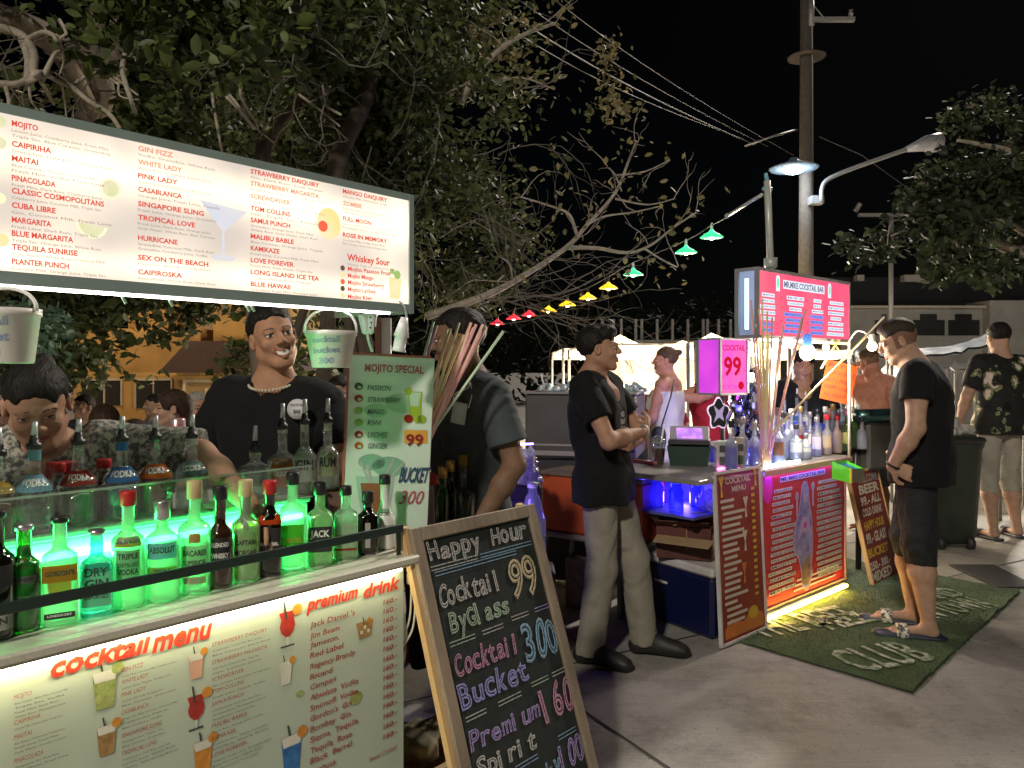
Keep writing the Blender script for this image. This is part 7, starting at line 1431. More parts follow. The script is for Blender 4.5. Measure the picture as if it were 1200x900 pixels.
# blue bowls / cups piled
for i, (px_, o_, h_) in enumerate(((925, .33, .07), (936, .30, .09), (960, .25, .07))):
    c_ = Vector(Q(Q.s(px_, o_), o_, .887)); o = root('blue_cup_stack', ['blue plastic cup stack left of the middle bottles', 'taller blue plastic cup stack amid the bottles', 'violet-blue cup stack behind the labelled bottles'][i], 'cups', c_); mb = MB()
    for k in range(5): mb.lathe([(.035, .03 * k), (.046, .03 * k + h_), (.048, .03 * k + h_ + .003), (.044, .03 * k + h_)], c_, 16)
    mb.build('cups', mat('cup_blue', (.06, .09, .60), .3, var=.2), o)
# tall straws in a vase
vc = Vector(Q(Q.s(897, .07), .07, .887)); vs_ = root('tall_straw_vase', 'tall vase of very long pink and yellow straws on the right counter corner', 'straws', vc); mb = MB(); mb.lathe([(.028, 0), (.032, .01), (.030, .26), (.033, .265)], vc, 14); mb.build('vase', glass('glass_pk', (.95, .75, .5), .5), vs_)
stw = [(.85, .48, .46), (.82, .68, .36), (.80, .78, .46), (.88, .52, .38)]
for i, (bx_, tx_, ty_, ci) in enumerate(((893, 880, 352, 0), (895, 889, 362, 1), (897, 893, 350, 2), (896, 899, 365, 1), (899, 905, 372, 0), (900, 914, 395, 3), (898, 893, 385, 1), (894, 886, 380, 3), (900, 918, 380, 0), (901, 944, 362, 3), (900, 940, 372, 0), (897, 901, 390, 2))):
    a = P(tx_, ty_, 4.34 + random.uniform(-.02, .02)); b_ = vc + Vector(((bx_ - 897) * .004, random.uniform(-.012, .012), .01)); mb = MB(); mb.tube([b_, a], .0052, 6); mb.build('straw', mat(f'lstraw{ci}', stw[ci], .5, var=.06), vs_)
st_ = root('wooden_stick', 'long pale stick slanting from the bottles up past the orange sign', 'stick', P(908, 500, 4.45)); mb = MB(); mb.tube([P(905, 507, 4.42), P(1036, 372, 4.72)], .0065, 6); mb.build('stick', mat('lstraw1', stw[1]), st_)
s3 = root('sign_strut', 'amber wooden strut crossing under the right end of the pink sign', 'strut', P(970, 425, 4.9)); mb = MB(); mb.tube([P(983, 398, 4.85), P(962, 432, 4.85)], .008, 6); mb.tube([P(975, 398, 4.9), P(990, 422, 4.9)], .006, 6); mb.build('bars', wl_, s3)
# orange handwritten sign
og = root('orange_price_sign', 'tilted orange placard covered in black handwriting beside the bottles', 'sign', P(980, 470, 5.0)); ud = Vector((1, .25, -.22)).normalized(); vd = Vector((.13, 0, 1)); vd = (vd - ud * vd.dot(ud)).normalized(); o4 = P(961, 466, 4.95); p4 = Panel(o4, ud, vd); mb = MB(); mb.box(p4.at(.115, .125, -.003), (.235, .004, .255), d=ud, up=vd); mb.build('card', mat('card_orange', (.85, .13, .03), .6, em=(1, .10, .02), ems=0.0), og)
wb = MB()
for i, t in enumerate(('BUY 2', 'COCKTAILS', 'GET 1 FREE', 'HAPPY HOUR', 'ALL NIGHT')): p4.text(wb, t, .012, .215 - i * .048, .026, d=.0008, width=.17 + .03 * (i % 2), shear=.2, bold=.01)
wb.build('handwriting', ink, og); mb = MB(); mb.tube([p4.at(.05, .25), P(975, 400, 5.05)], .002, 4); mb.tube([p4.at(.2, .25), P(992, 400, 5.15)], .002, 4); mb.build('string', cm, og)
# green-yellow tray box
gt = root('tissue_tray', 'bright green and yellow tray with a blue inside perched on the counter edge', 'tray', P(990, 560, 4.55)); g0 = P(975, 561, 4.60); d1 = (P(997, 566, 4.50) - g0); mb = MB(); d2v = (P(1025, 545, 4.9) - P(997, 547, 4.5)); h1 = UP * .105
a0, a1, a2 = g0, g0 + d1, g0 + d1 + d2v * .55; mb.add([a0, a1, a1 + h1 * .8, a0 + h1], [(0, 1, 2, 3)], 0); mb.add([a1, a2, a2 + h1 * .75, a1 + h1 * .8], [(0, 1, 2, 3)], 1); b0_ = a0 + d2v * .55; mb.add([a0, a0 + h1, b0_ + h1, b0_], [(0, 1, 2, 3)], 0); mb.add([b0_, b0_ + h1, a2 + h1 * .75, a2], [(0, 1, 2, 3)], 0); mb.add([a0 + h1 * .85, a1 + h1 * .65, a2 + h1 * .6, b0_ + h1 * .85], [(0, 1, 2, 3)], 2); mb.add([a0, b0_, a2, a1], [(0, 1, 2, 3)], 0)
mb.box(a1 + h1 * .4, (.010, .010, .085), m=3); mb.build('tray', [mat('tray_green', (.10, .60, .03), .4), mat('tray_olive', (.13, .13, .04), .4), mat('tray_blue', (.01, .03, .25), .4, c2=(.02, .35, .25), scale=6), mat('tray_yellow', (.80, .75, .05), .4)], gt)
# ---- end of the counter: till, basket, cartons, drink
def qp(px, py, o_=None, Y=None): return P(px, py, Y)
def onq(px, o_): return Vector(Q(Q.s(px, o_), o_, .887))
tl_ = root('cash_till', 'grey cash till with a violet-lit screen on the counter end', 'till', P(808, 530, 4.55)); c_ = P(808, 0, 4.62); c_.z = .887; xd = Vector((.96, -.28, 0))
bk = root('green_basket', 'dark green plastic basket under the till on the counter end', 'basket', c_); mb = MB(); c2_ = c_.copy()
def taper(mb, c, d, wx, wy, h, k=.86, open_=True, t=.008, m=None):
    e = Vector((-d.y, d.x, 0)); r4 = lambda s_, z: [c + d * (x * wx / 2 * s_) + e * (y * wy / 2 * s_) + UP * z for x, y in ((-1, -1), (1, -1), (1, 1), (-1, 1))]
    v_ = r4(k, 0) + r4(1, h) + r4(.93, h) + r4(k * .93, .006); mb.add(v_, [(3, 2, 1, 0)] + [(i, (i + 1) % 4, 4 + (i + 1) % 4, 4 + i) for i in range(4)] + [(4 + i, 4 + (i + 1) % 4, 8 + (i + 1) % 4, 8 + i) for i in range(4)] + [(8 + i, 8 + (i + 1) % 4, 12 + (i + 1) % 4, 12 + i) for i in range(4)] + [(12, 13, 14, 15)], m)
taper(mb, c2_, xd, .25, .22, .115); mb.build('basket', mat('basket_green', (.02, .05, .035), .5), bk)
mb = MB(); tz = c_ + UP * .125; mb.box(tz + UP * .012, (.24, .19, .03), d=xd, bev=.005); mb.build('base', mat('till_dark', (.04, .04, .05), .4), tl_); mb = MB(); tz2 = tz + UP * .055; vv_ = (UP * .85 + Vector((0, .5, 0))).normalized(); mb.box(tz2, (.23, .02, .10), d=xd, up=vv_, bev=.004); mb.build('housing', mat('till_grey', (.40, .38, .44), .4), tl_)
pn = Panel(tz2 - xd * .075 - vv_ * .035, xd, vv_); mb = MB(); pn.rect(mb, 0, 0, .15, .07, .012); mb.build('screen', emit('till_screen', (.85, .40, .9), 1.0, c2=(.35, .15, .6), scale=12), tl_)
for px_, w_, h_, lb, cl_, dz, Yx in ((851, .10, .155, 'white and green carton standing on a dark green tin', (.42, .45, .42), .0, 4.42), (866, .07, .17, 'narrow carton with a dark label beside the white carton', (.36, .33, .28), .0, 4.50)):
    c_ = P(px_ - 1, 0, Yx); c_.z = .887; o = root('carton', lb, 'carton', c_); mb = MB(); mb.box(c_ + UP * (h_ / 2 + .002), (w_, .08, h_), d=xd, bev=.002); mb.build('box', mat('carton_' + str(px_), cl_, .6), o); mb = MB(); p5 = Panel(c_ - xd * w_ * .42 - Vector((.28 * .04, .96 * .04, 0)) + UP * .02, xd); p5.rect(mb, .01, 0, w_ * .7, .05, .003, 0); p5.rect(mb, .01, .075, w_ * .7, .04, .003, 1)
    mb.build('print', [mat('print_green', (.04, .10, .05), .5), ink], o)
c_ = P(772, 0, 4.60); c_.z = .887; dk = root('iced_drink', 'plastic cup of iced dark drink with a white straw on the table end', 'drink', c_); mb = MB(); mb.lathe([(.030, 0), (.042, .13), (.044, .132)], c_, 18); mb.build('cup', gG, dk); mb = MB(); mb.lathe([(.0285, .003), (.038, .095), (.001, .096)], c_, 16); mb.build('drink', glass('cola', (.25, .07, .03), .5), dk); mb = MB(); mb.lathe([(.045, .130), (.040, .155), (.02, .172), (.001, .174)], c_, 18); mb.build('lid', gG, dk); mb = MB(); mb.tube([c_ + Vector((0, 0, .02)), c_ + Vector((.03, 0, .24))], .005, 6); mb.build('straw', wc, dk)
tr_ = root('paper_stack', 'pile of papers and a pink tube at the table end near the crossed arms', 'papers', P(752, 552, 4.6)); mb = MB(); mb.box(P(752, 556, 4.72), (.11, .12, .06), d=xd); mb.build('papers', whp, tr_); mb = MB(); mb.tube([P(738, 540, 4.62), P(770, 543, 4.58)], .013, 8); mb.build('tube', mat('tube_pink', (.75, .3, .3), .4), tr_)
# under the counter: lower shelf, cartons, bag, cooler, blue drum
ls_ = root('lower_shelf', 'blue-lit shelf with jars under the counter end', 'shelf', Q(.2, .4, .66)); mb = MB(); mb.box(Q(.22, .36, .655), (.46, .50, .015), d=Q.d); mb.build('board', mat('shelf_blue', (.10, .10, .35), .5), ls_)
mb = MB(); mb.box(Q(.46, .36, .76), (.01, .50, .20), d=Q.d); mb.build('back', mat('shelf_blue', (.10, .10, .35), .5), ls_)
for i, (s_, o_) in enumerate(((.10, .30), (.12, .45), (.30, .30), (.30, .50))):
    c_ = Vector(Q(s_, o_, .663)); mb = MB(); mb.lathe([(.04, 0), (.042, .01), (.042, .11), (.03, .13), (.03, .15)], c_, 14); tag(mb.build('jar', glass('jar_blue', (.3, .35, 1), .4), loc=c_), ['front left', 'back left', 'front right', 'back right'][i] + ' jar of the four standing on the blue-lit shelf', 'jar', 'jars on the blue-lit shelf')
dm_ = root('blue_drum', 'glowing blue plastic drum beside the crossed-arm man', 'drum', (P(757, 0, 4.75).x, 4.75, 0)); c_ = Vector((P(757, 0, 4.78).x, 4.78, 0)); mb = MB(); mb.lathe([(.09, .30), (.10, .32), (.10, .80), (.09, .82)], c_, 20); mb.build('drum', mat('drum_blue', (.05, .03, .60), .4), dm_); mb = MB(); mb.lathe([(.13, 0), (.13, .30)], c_, 16); mb.build('stand', dkpaint, dm_)
o_, d_, e_ = carton('cardboard_box', 'open brown cardboard box with raised flaps above the cooler', Vector(P(812, 640, 4.42)), .22, .20, .15, -15, card)
carton('cardboard_box', 'dark maroon carton with a wide tan flap standing on the cooler', Vector(P(803, 0, 4.40)) * Vector((1, 1, 0)) + UP * .395, .30, .22, .17, 108, mat('carton_maroon', (.10, .028, .02), .6, var=.2))
mb = MB(); f0 = P(768, 632, 4.30); mb.add([P(770, 626, 4.34), P(838, 634, 4.16), P(830, 643, 4.10), P(765, 634, 4.26), P(770, 627, 4.341), P(838, 635, 4.161), P(830, 644, 4.101), P(765, 635, 4.261)], [(0, 3, 2, 1), (4, 5, 6, 7), (0, 1, 5, 4), (1, 2, 6, 5), (2, 3, 7, 6), (3, 0, 4, 7)]); tag(mb.build('cardboard_sheet', card, loc=P(800, 636, 4.2)), 'flat tan cardboard sheet lying across the maroon carton', 'cardboard')
s = SDF(); bc2 = P(831, 588, 4.20)
for i in range(8): s.ell(bc2 + Vector((random.uniform(-.03, .03), random.uniform(-.03, .03), random.uniform(-.02, .03))), (.04, .035, .035), .02)
s.fn(lambda x, y, z: (vnoise(x * 60, y * 60, z * 60) - .5) * .02); V, Fc = s.mesh(.005); pb = np_obj('plastic_bag', [(V, Fc, 0)], glass('bag_film', (.85, .8, .85), .35)); tag(pb, 'knotted clear plastic bag beside the orange-red board under the counter', 'bag')
co = root('cooler', 'dark blue cooler box with a white lid under the counter end', 'cooler', (P(778, 0, 4.45).x, 4.45, 0)); c0 = Vector((P(833, 0, 4.10).x, 4.10, 0)); c1 = Vector((P(722, 0, 4.72).x, 4.72, 0)); dd = (c1 - c0); ln = dd.length; dd.normalize(); e = Vector((-dd.y, dd.x, 0)) * -1; cc_ = (c0 + c1) / 2 + e * .19
mb = MB(); mb.box(cc_ + UP * .17, (ln, .36, .33), d=dd, bev=.02); mb.build('body', mat('cooler_blue', (.004, .007, .050), .4, var=.1), co); mb = MB(); mb.box(cc_ + UP * .362, (ln + .02, .38, .052), d=dd, bev=.014); mb.build('lid', mat('cooler_white', (.58, .56, .54), .45), co)
mb = MB(); mb.box(cc_ - e * .185 + UP * .24, (.10, .010, .014), d=dd, bev=.003); mb.build('handle', mat('cooler_white', (.58, .56, .54)), co)
# ---- steel cart with the orange ice chest on a folding stool
gc_ = root('steel_cart', 'dull steel food cart cabinet behind the crossed-arm man', 'cart', (P(660, 0, 5.2).x, 5.2, 0)); xa = P(613, 0, 5.15).x; xb = P(748, 0, 4.95).x; mb = MB(); dg = Vector((xb - xa, -.20, 0)).normalized(); ee = Vector((-dg.y, dg.x, 0)); cz = Vector(((xa + xb) / 2, 5.05, 0)) + ee * .3; W_ = xb - xa
mb.box(cz + UP * 1.08, (W_, .60, .42), d=dg, bev=.01); mb.build('hood', mat('steel_dull', (.10, .10, .098), .45, .5, var=.2, scale=3), gc_); mb = MB(); mb.box(cz + UP * 1.298, (W_ + .02, .62, .014), d=dg, bev=.003); mb.box(cz - ee * .302 + UP * .90, (W_, .012, .03), d=dg); mb.box(cz - ee * .302 + UP * .955, (W_, .006, .012), d=dg); mb.build('trim', steel, gc_)
mb = MB(); mb.box(cz + UP * .45, (W_ - .1, .5, .80), d=dg); mb.build('base', mat('cart_dark', (.03, .03, .035), .6), gc_)
# plastic sheets and papers on the cart
s = SDF()
for i in range(14): s.cone(cz + Vector((-W_ * .45 + i * .055, -.15, 1.315)) , cz + Vector((-W_ * .40 + i * .05, .2, 1.33 + .025 * math.sin(i * 2.1))), .012, .020, .02)
s.fn(lambda x, y, z: (vnoise(x * 25, y * 25, z * 25) - .5) * .03); V, Fc = s.mesh(.008); tag(np_obj('plastic_sheet', [(V, Fc, 0)], mat('sheet_white', (.60, .64, .68), .35, c2=(.30, .45, .58), scale=10), smooth=False), 'crumpled white and pale blue plastic sheet on top of the steel cart', 'sheet')
mb = MB(); mb.tube([cz + Vector((-W_ * .40, -.1, 1.31)), cz + Vector((-W_ * .44, -.12, 1.42))], .006, 6); tag(mb.build('drinking_straw', wc, loc=cz + UP * 1.31), 'white straw sticking up from the plastic sheet on the cart', 'straw'); mb = MB(); mb.box(cz + Vector((-.06, -.1, 1.35)), (.10, .02, .02), d=(1, 0, .6)); mb.box(cz + Vector((.03, -.1, 1.35)), (.10, .04, .004), d=(1, 0, -.3)); tag(mb.build('pink_clip', mat('pinkish', (.6, .15, .15), .4), loc=cz + UP * 1.34), 'pink clip lying on the plastic sheet on the cart', 'clip')
ic = root('ice_chest', 'orange ice chest standing on the folding table behind the crossed-arm man', 'ice chest', (P(690, 0, 4.7).x, 4.7, .62)); a = P(634, 622, 4.78); b_ = P(752, 640, 4.35); dg2 = Vector((b_.x - a.x, b_.y - a.y, 0)); ln = dg2.length; dg2.normalize(); e2 = Vector((-dg2.y, dg2.x, 0)); cI = (a + b_) / 2 * Vector((1, 1, 0)) + e2 * .16; zb_ = zat(620, 4.78)
mb = MB(); mb.box(cI + UP * (zb_ + .17), (ln, .32, .34), d=dg2, bev=.012); mb.build('body', mat('chest_orange', (.50, .085, .028), .5, var=.15, scale=4), ic); mb = MB(); mb.box(cI + UP * (zb_ + .353), (ln + .015, .335, .026), d=dg2, bev=.006); mb.build('lid', mat('lid_brown', (.17, .12, .10), .5), ic)
ft = root('folding_table', 'pale metal folding table with bent legs carrying the orange ice chest', 'table', (P(690, 0, 4.7).x, 4.7, 0)); mb = MB(); mb.box(cI + UP * (zb_ - .018), (ln + .0, .36, .032), d=dg2, bev=.008); mb.build('table_top', mat('table_grey', (.30, .28, .25), .5), ft)
for q in (-1, 1):
    for k in (-1, 1): p = cI + dg2 * (q * (ln / 2 - .05)) + e2 * (k * .15); mb = MB(); mb.tube([p + UP * (zb_ - .03), p + dg2 * (q * .02) + UP * (zb_ - .08), p + dg2 * (q * .05)], .013, 8); mb.build('leg', mat('table_grey', (.30, .28, .25)), ft)
carton('cardboard_box', 'pale printed carton on the ground under the folding table', (P(686, 0, 4.75).x, 4.75, 0), .20, .2, .30, 20, mat('carton_pale', (.30, .26, .20), .7, var=.3, scale=25), flaps=False)
# purple-lit plastic bags and water jug between the stalls
s = SDF(); c_ = P(612, 548, 4.2)
for i in range(16): s.ell(c_ + Vector((random.uniform(-.11, .07), random.uniform(-.08, .08), random.uniform(-.09, .09))), (random.uniform(.03, .055), .05, random.uniform(.03, .06)), .02)
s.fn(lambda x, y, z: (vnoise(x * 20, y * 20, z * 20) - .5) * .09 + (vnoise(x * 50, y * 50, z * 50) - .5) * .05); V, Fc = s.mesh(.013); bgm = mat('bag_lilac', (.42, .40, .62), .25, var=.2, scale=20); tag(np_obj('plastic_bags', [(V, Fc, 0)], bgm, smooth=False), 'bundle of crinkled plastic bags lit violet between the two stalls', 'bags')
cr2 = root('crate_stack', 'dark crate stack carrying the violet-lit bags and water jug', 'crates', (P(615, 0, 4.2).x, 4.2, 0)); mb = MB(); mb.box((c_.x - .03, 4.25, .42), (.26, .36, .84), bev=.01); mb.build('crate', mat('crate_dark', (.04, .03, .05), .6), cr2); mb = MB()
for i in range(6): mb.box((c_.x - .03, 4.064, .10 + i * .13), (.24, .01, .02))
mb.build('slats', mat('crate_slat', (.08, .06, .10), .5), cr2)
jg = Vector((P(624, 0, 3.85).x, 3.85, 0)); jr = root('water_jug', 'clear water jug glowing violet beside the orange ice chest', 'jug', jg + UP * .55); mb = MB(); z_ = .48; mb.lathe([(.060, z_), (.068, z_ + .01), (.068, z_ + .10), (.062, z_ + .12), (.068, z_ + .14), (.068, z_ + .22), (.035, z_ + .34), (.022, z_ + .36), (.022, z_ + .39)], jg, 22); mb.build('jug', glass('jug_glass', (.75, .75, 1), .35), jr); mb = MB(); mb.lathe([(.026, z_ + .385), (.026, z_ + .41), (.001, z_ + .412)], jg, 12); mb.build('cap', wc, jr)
js = root('jug_stand', 'low dark stand under the water jug', 'stand', jg); mb = MB(); mb.box(jg + UP * .235, (.22, .22, .47), bev=.01); mb.build('box', mat('crate_dark', (.04, .03, .05)), js)
for i in range(5): mb = MB(); q = P(600 + i * 14, 640 + (i % 2) * 10, 4.0 + i * .03); mb.ball(q, (.05, .05, .045), 10); tag(mb.build('plastic_bag', glass('bag_film2', (.7, .7, 1), .5)), ['small knotted bag at the far left of the violet pile', 'small knotted bag second in the violet pile', 'small knotted bag in the middle of the violet pile', 'small knotted bag low in the violet pile beside the jug', 'small knotted bag under the orange chest corner'][i], 'bag') if i < 0 else None
uv = root('violet_lamp', 'small violet light bar behind the jug and the bags', 'lamp', P(600, 520, 4.0)); mb = MB(); mb.tube([P(585, 522, 4.35), P(625, 520, 4.35)], .006, 6); mb.build('tube', emit('violet_tube', (.25, .12, 1), 10), uv)
lamp('violet_glow', P(606, 585, 3.75), .8, (.28, .18, 1), .05)  # added point light backing up the violet bar
# ================================================================= PEOPLE AND THINGS ROUND THE RIGHT STALL
def attach(o, r_): o.parent = r_; o.matrix_parent_inverse = (Matrix.Translation(r_.location) @ Matrix.Rotation(r_.rotation_euler.z, 4, 'Z')).inverted(); return o
for o_, r_ in ((nk, rv), (bdg, rv), (lgo, rp_)):
    attach(o_, r_)
    for k_ in ('label', 'category'):
        if k_ in o_: del o_[k_]
# man with crossed arms: faces right and a little to the camera
ax_, ay_ = .44, 3.90
jeans = mat('jeans_sand', (.25, .235, .19), .85, var=.16, scale=9, bump=.3, bscale=260, sheen=.1); shoe_b = mat('shoe_black', (.018, .017, .017), .55, var=.3)
rc_, T_, M_, jc = person('young man in black T-shirt and grey jeans with crossed arms, looking right', (ax_, ay_, 0), R(-90 - 24), H=1.70, skin_c=(.42, .26, .18), hair='thick', hyaw=R(16), hpitch=R(4), hroll=R(-2), wide=.95, bulk=1.0, vx=.005,
    joints=dict(pel=(0, .03, .92), che=(0, -.01, 1.23), nek=(0, -.04, 1.445), hd=(.0, .005, 1.575), shR=(.185, -.015, 1.385), shL=(-.175, .0, 1.385), elR=(.255, .13, 1.13), elL=(-.22, .16, 1.14), wrR=(.02, .245, 1.165), wrL=(.07, .19, 1.10),
        hpR=(.09, .03, .88), hpL=(-.09, .04, .88), knR=(.11, .05, .48), knL=(-.10, .16, .49), anR=(.13, -.01, .085), anL=(-.12, .21, .085), toR=(.15, .15, .035), toL=(-.14, .37, .035)),
    shirt=blk, pants=(jeans, .055), shoes=('shoe', shoe_b), vneck=.035, sleeve=.62, hemz=.80, palm=((0, -1, .3), (0, -1, .2)), hands=((.5, 1), (.6, -1)), handdir=((-.9, -.05, .25), (.85, .12, .15)))
q = Matrix.Rotation(R(-114), 3, 'Z')
def aw(p): return Vector((ax_, ay_, 0)) + q @ Vector(p)
pb_ = Panel(aw((.105, .125, 1.16)), q @ Vector((-1, .10, 0)), (0, 0, 1)); mb = MB()
pb_.text(mb, 'NO', -.0, .065, .026, d=.022, width=.042, bold=.03); pb_.text(mb, 'BAD', -.0, .030, .024, d=.022, width=.055, bold=.03); pb_.text(mb, 'DAYS', -.0, -.004, .024, d=.022, width=.060, bold=.03)
o_ = mb.build('shirt_print', mat('print_greywhite', (.50, .50, .50), .7)); attach(o_, rc_)
mb = MB(); w_ = aw(jc['wrR'] + Vector((.015, 0, 0))); dirv = (q @ (jc['wrR'] - jc['elR'])).normalized(); a_ = dirv.orthogonal().normalized(); b__ = dirv.cross(a_)
mb.tube([w_ + (a_ * math.cos(t) + b__ * math.sin(t)) * .031 for t in np.linspace(0, 2 * PI, 18)], .005, 6, cap=False); attach(mb.build('bracelet', mat('alu', (.42, .42, .42))), rc_)
# customer: back to us, face left, looking down
kx_, ky_ = 2.26, 4.28
shorts = mat('shorts_black', (.014, .014, .016), .8, var=.4, scale=14, bump=.7, bscale=30)
rk_, T_, M_, jk = person('customer in black T-shirt, black knee shorts and slides looking down at the bottles', (kx_, ky_, 0), R(58), H=1.78, skin_c=(.46, .285, .20), hair='fade', hair_c=(.035, .025, .018), hyaw=R(14), hpitch=R(-20), wide=.98, bulk=1.2, vx=.005,
    joints=dict(pel=(0, -.02, .93), che=(0, -.02, 1.24), nek=(0, .015, 1.445), hd=(0, .095, 1.555), shR=(.20, -.01, 1.38), shL=(-.20, -.01, 1.38), elL=(-.285, -.01, 1.11), elR=(.25, .0, 1.11), wrL=(-.255, .10, .905), wrR=(.06, .10, .93),
        knL=(-.11, -.01, .49), knR=(.09, .06, .49), anL=(-.13, -.06, .08), anR=(.09, .03, .08), toL=(-.17, .10, .035), toR=(.06, .20, .035)),
    shirt=blk, pants=(shorts, .40), shoes=('slide', mat('slide_navy', (.02, .03, .05), .4), mat('strap_white', (.62, .60, .50), .5, c2=(.05, .06, .06), scale=40, contrast=(.45, .52))), sleeve=.50, hemz=.80, palm=((-1, -.2, 0), (.85, .5, 0)), hands=((.3, 1), (.30, -1)), handdir=((-.85, .1, -.4), (.28, -.85, -.35)))
q = Matrix.Rotation(R(58), 3, 'Z')
def kw_(p): return Vector((kx_, ky_, 0)) + q @ Vector(p)
mb = MB(); w_ = kw_(jk['wrL']); dirv = (q @ (jk['wrL'] - jk['elL'])).normalized(); a_ = dirv.orthogonal().normalized(); b__ = dirv.cross(a_); mb.tube([w_ - dirv * .01 + (a_ * math.cos(t) + b__ * math.sin(t)) * .034 for t in np.linspace(0, 2 * PI, 18)], .006, 6, cap=False); attach(mb.build('bracelet', bc), rk_)
pn = Panel(kw_((.01, -.150, 1.36)), q @ Vector((1, .0, 0)), (q @ Vector((0, .25, 1))).normalized()); mb = MB(); pn.text(mb, 'BRAND', -.04, 0, .02, d=.006, width=.09, bold=.03); pn.text(mb, 'WEAR', -.02, -.028, .02, d=.006, width=.06, bold=.03); attach(mb.build('shirt_print', mat('print_greywhite', (.50, .50, .50))), rk_)
# man in the flower shirt, back to us
m, n, l, out = _new('flower_shirt'); b = n.new('ShaderNodeBsdfPrincipled'); l.new(b.outputs[0], out.inputs[0]); tc = n.new('ShaderNodeTexCoord')
vo = n.new('ShaderNodeTexVoronoi'); vo.inputs['Scale'].default_value = 8.5; nz = n.new('ShaderNodeTexNoise'); nz.inputs['Scale'].default_value = 16; mp = n.new('ShaderNodeMix'); mp.data_type = 'VECTOR'; mp.inputs[0].default_value = .09
l.new(tc.outputs['Object'], nz.inputs[0]); l.new(tc.outputs['Object'], mp.inputs[4]); l.new(nz.outputs['Color'], mp.inputs[5]); l.new(mp.outputs[1], vo.inputs['Vector'])
r1 = ramp(vo, [(.0, (.70, .60, .52)), (.26, (.62, .50, .44)), (.30, (.10, .13, .04)), (.40, (.22, .24, .12)), (.42, (.010, .010, .010)), (1, (.010, .010, .010))]); r1.color_ramp.interpolation = 'LINEAR'
n3 = noise(11, 2); r3 = ramp(n3, [(.34, (.02, .02, .02)), (.42, (1, 1, 1))]); l.new(mixc(r1, r3, 1).outputs[0], b.inputs['Base Color']); b.inputs['Roughness'].default_value = .85
fx_, fy_ = P(1172, 0, 6.65).x, 6.65
person('man in a black shirt with cream flowers and grey shorts seen from behind', (fx_, fy_, 0), R(12), H=1.86, skin_c=(.46, .29, .21), hair='short', hyaw=R(-10), hpitch=R(-12), bulk=1.15, girth=1.12, vx=.008,
    joints=dict(elL=(-.31, .0, 1.13), elR=(.31, .02, 1.13), wrL=(-.27, .12, .93), wrR=(.27, .12, .93), shR=(.21, -.01, 1.39), shL=(-.21, -.01, 1.39), anR=(.14, -.02, .085), anL=(-.12, -.06, .085), toR=(.16, .14, .03), toL=(-.13, .12, .03)),
    shirt=m, pants=(cloth('shorts_grey', (.36, .34, .29)), .40), shoes=('slide', mat('slide_dark', (.04, .04, .05), .5), mat('slide_dark', (.04, .04, .05))), sleeve=.75, hemz=.83)
# bar tender behind the right stall
person('stall keeper in black standing behind the bottles under the pink sign', (P(941, 0, 5.75).x, 5.75, 0), R(165), H=1.60, skin_c=(.34, .19, .12), hair='thick', hyaw=R(10), hpitch=R(-12), coarse=True, vx=.009, shirt=blk, pants=(blk, .06), vneck=.05, female=1, sleeve=.6, joints=dict(elR=(.22, .08, 1.14), elL=(-.22, .08, 1.14), wrR=(.12, .28, 1.08), wrL=(-.12, .28, 1.08)))
# shirtless man drinking
person('shirtless sunburnt man holding his hand to his mouth behind the orange sign', (P(1024, 0, 6.9).x, 6.9, 0), R(-70 + 180), H=1.66, skin_c=(.50, .24, .17), hair='fade', hair_c=(.10, .06, .04), hyaw=R(-75), hpitch=R(-18), coarse=True, vx=.009, shirt=None, bare=True, pants=(cloth('shorts_b', (.10, .11, .14)), .42), bulk=1.05,
       joints=dict(hd=(0, .06, 1.57), elR=(.25, .20, 1.22), wrR=(.10, .24, 1.47), elL=(-.26, .02, 1.12), wrL=(-.24, .14, .92)), hands=((.7, 1), (.4, -1)), palm=((-.5, -.8, 0), None), handdir=((-.5, -.2, .7), None))
# woman in the white dress with a black bag
wht = mat('dress_white', (.62, .60, .60), .7, var=.06, bump=.2)
rw2, T_, M_, jw2 = person('woman in a white strapless dress with a black shoulder bag and a hair bun', (P(782, 0, 6.2).x, 6.2, 0), R(60), H=1.64, skin_c=(.50, .31, .22), hair='bun', hair_c=(.10, .06, .04), female=1, hyaw=R(25), coarse=True, vx=.008, shirt=wht, top='strapless', bare=True, pants=(wht, .12), skirt=True, bulk=.92,
    joints=dict(elL=(-.20, .06, 1.12), wrL=(-.16, .22, 1.00), elR=(.22, .10, 1.16), wrR=(.12, .28, 1.10)))
bgw = root('shoulder_bag', 'small black shoulder bag hanging at the hip of the woman in white', 'bag', P(776, 500, 5.95)); s = SDF(); c_ = P(772, 512, 5.97); s.ell(c_, (.055, .03, .075), .02).ell(c_ + UP * .03, (.05, .028, .05), .02); V, Fc = s.mesh(.007); b0_ = np_obj('pouch', [(V - np.array(bgw.location), Fc, 0)], bkl, bgw); mb = MB(); mb.tube([c_ + Vector((.02, 0, .08)), P(786, 465, 5.92), P(790, 445, 6.02)], .006, 5); mb.build('strap', bkl, bgw)
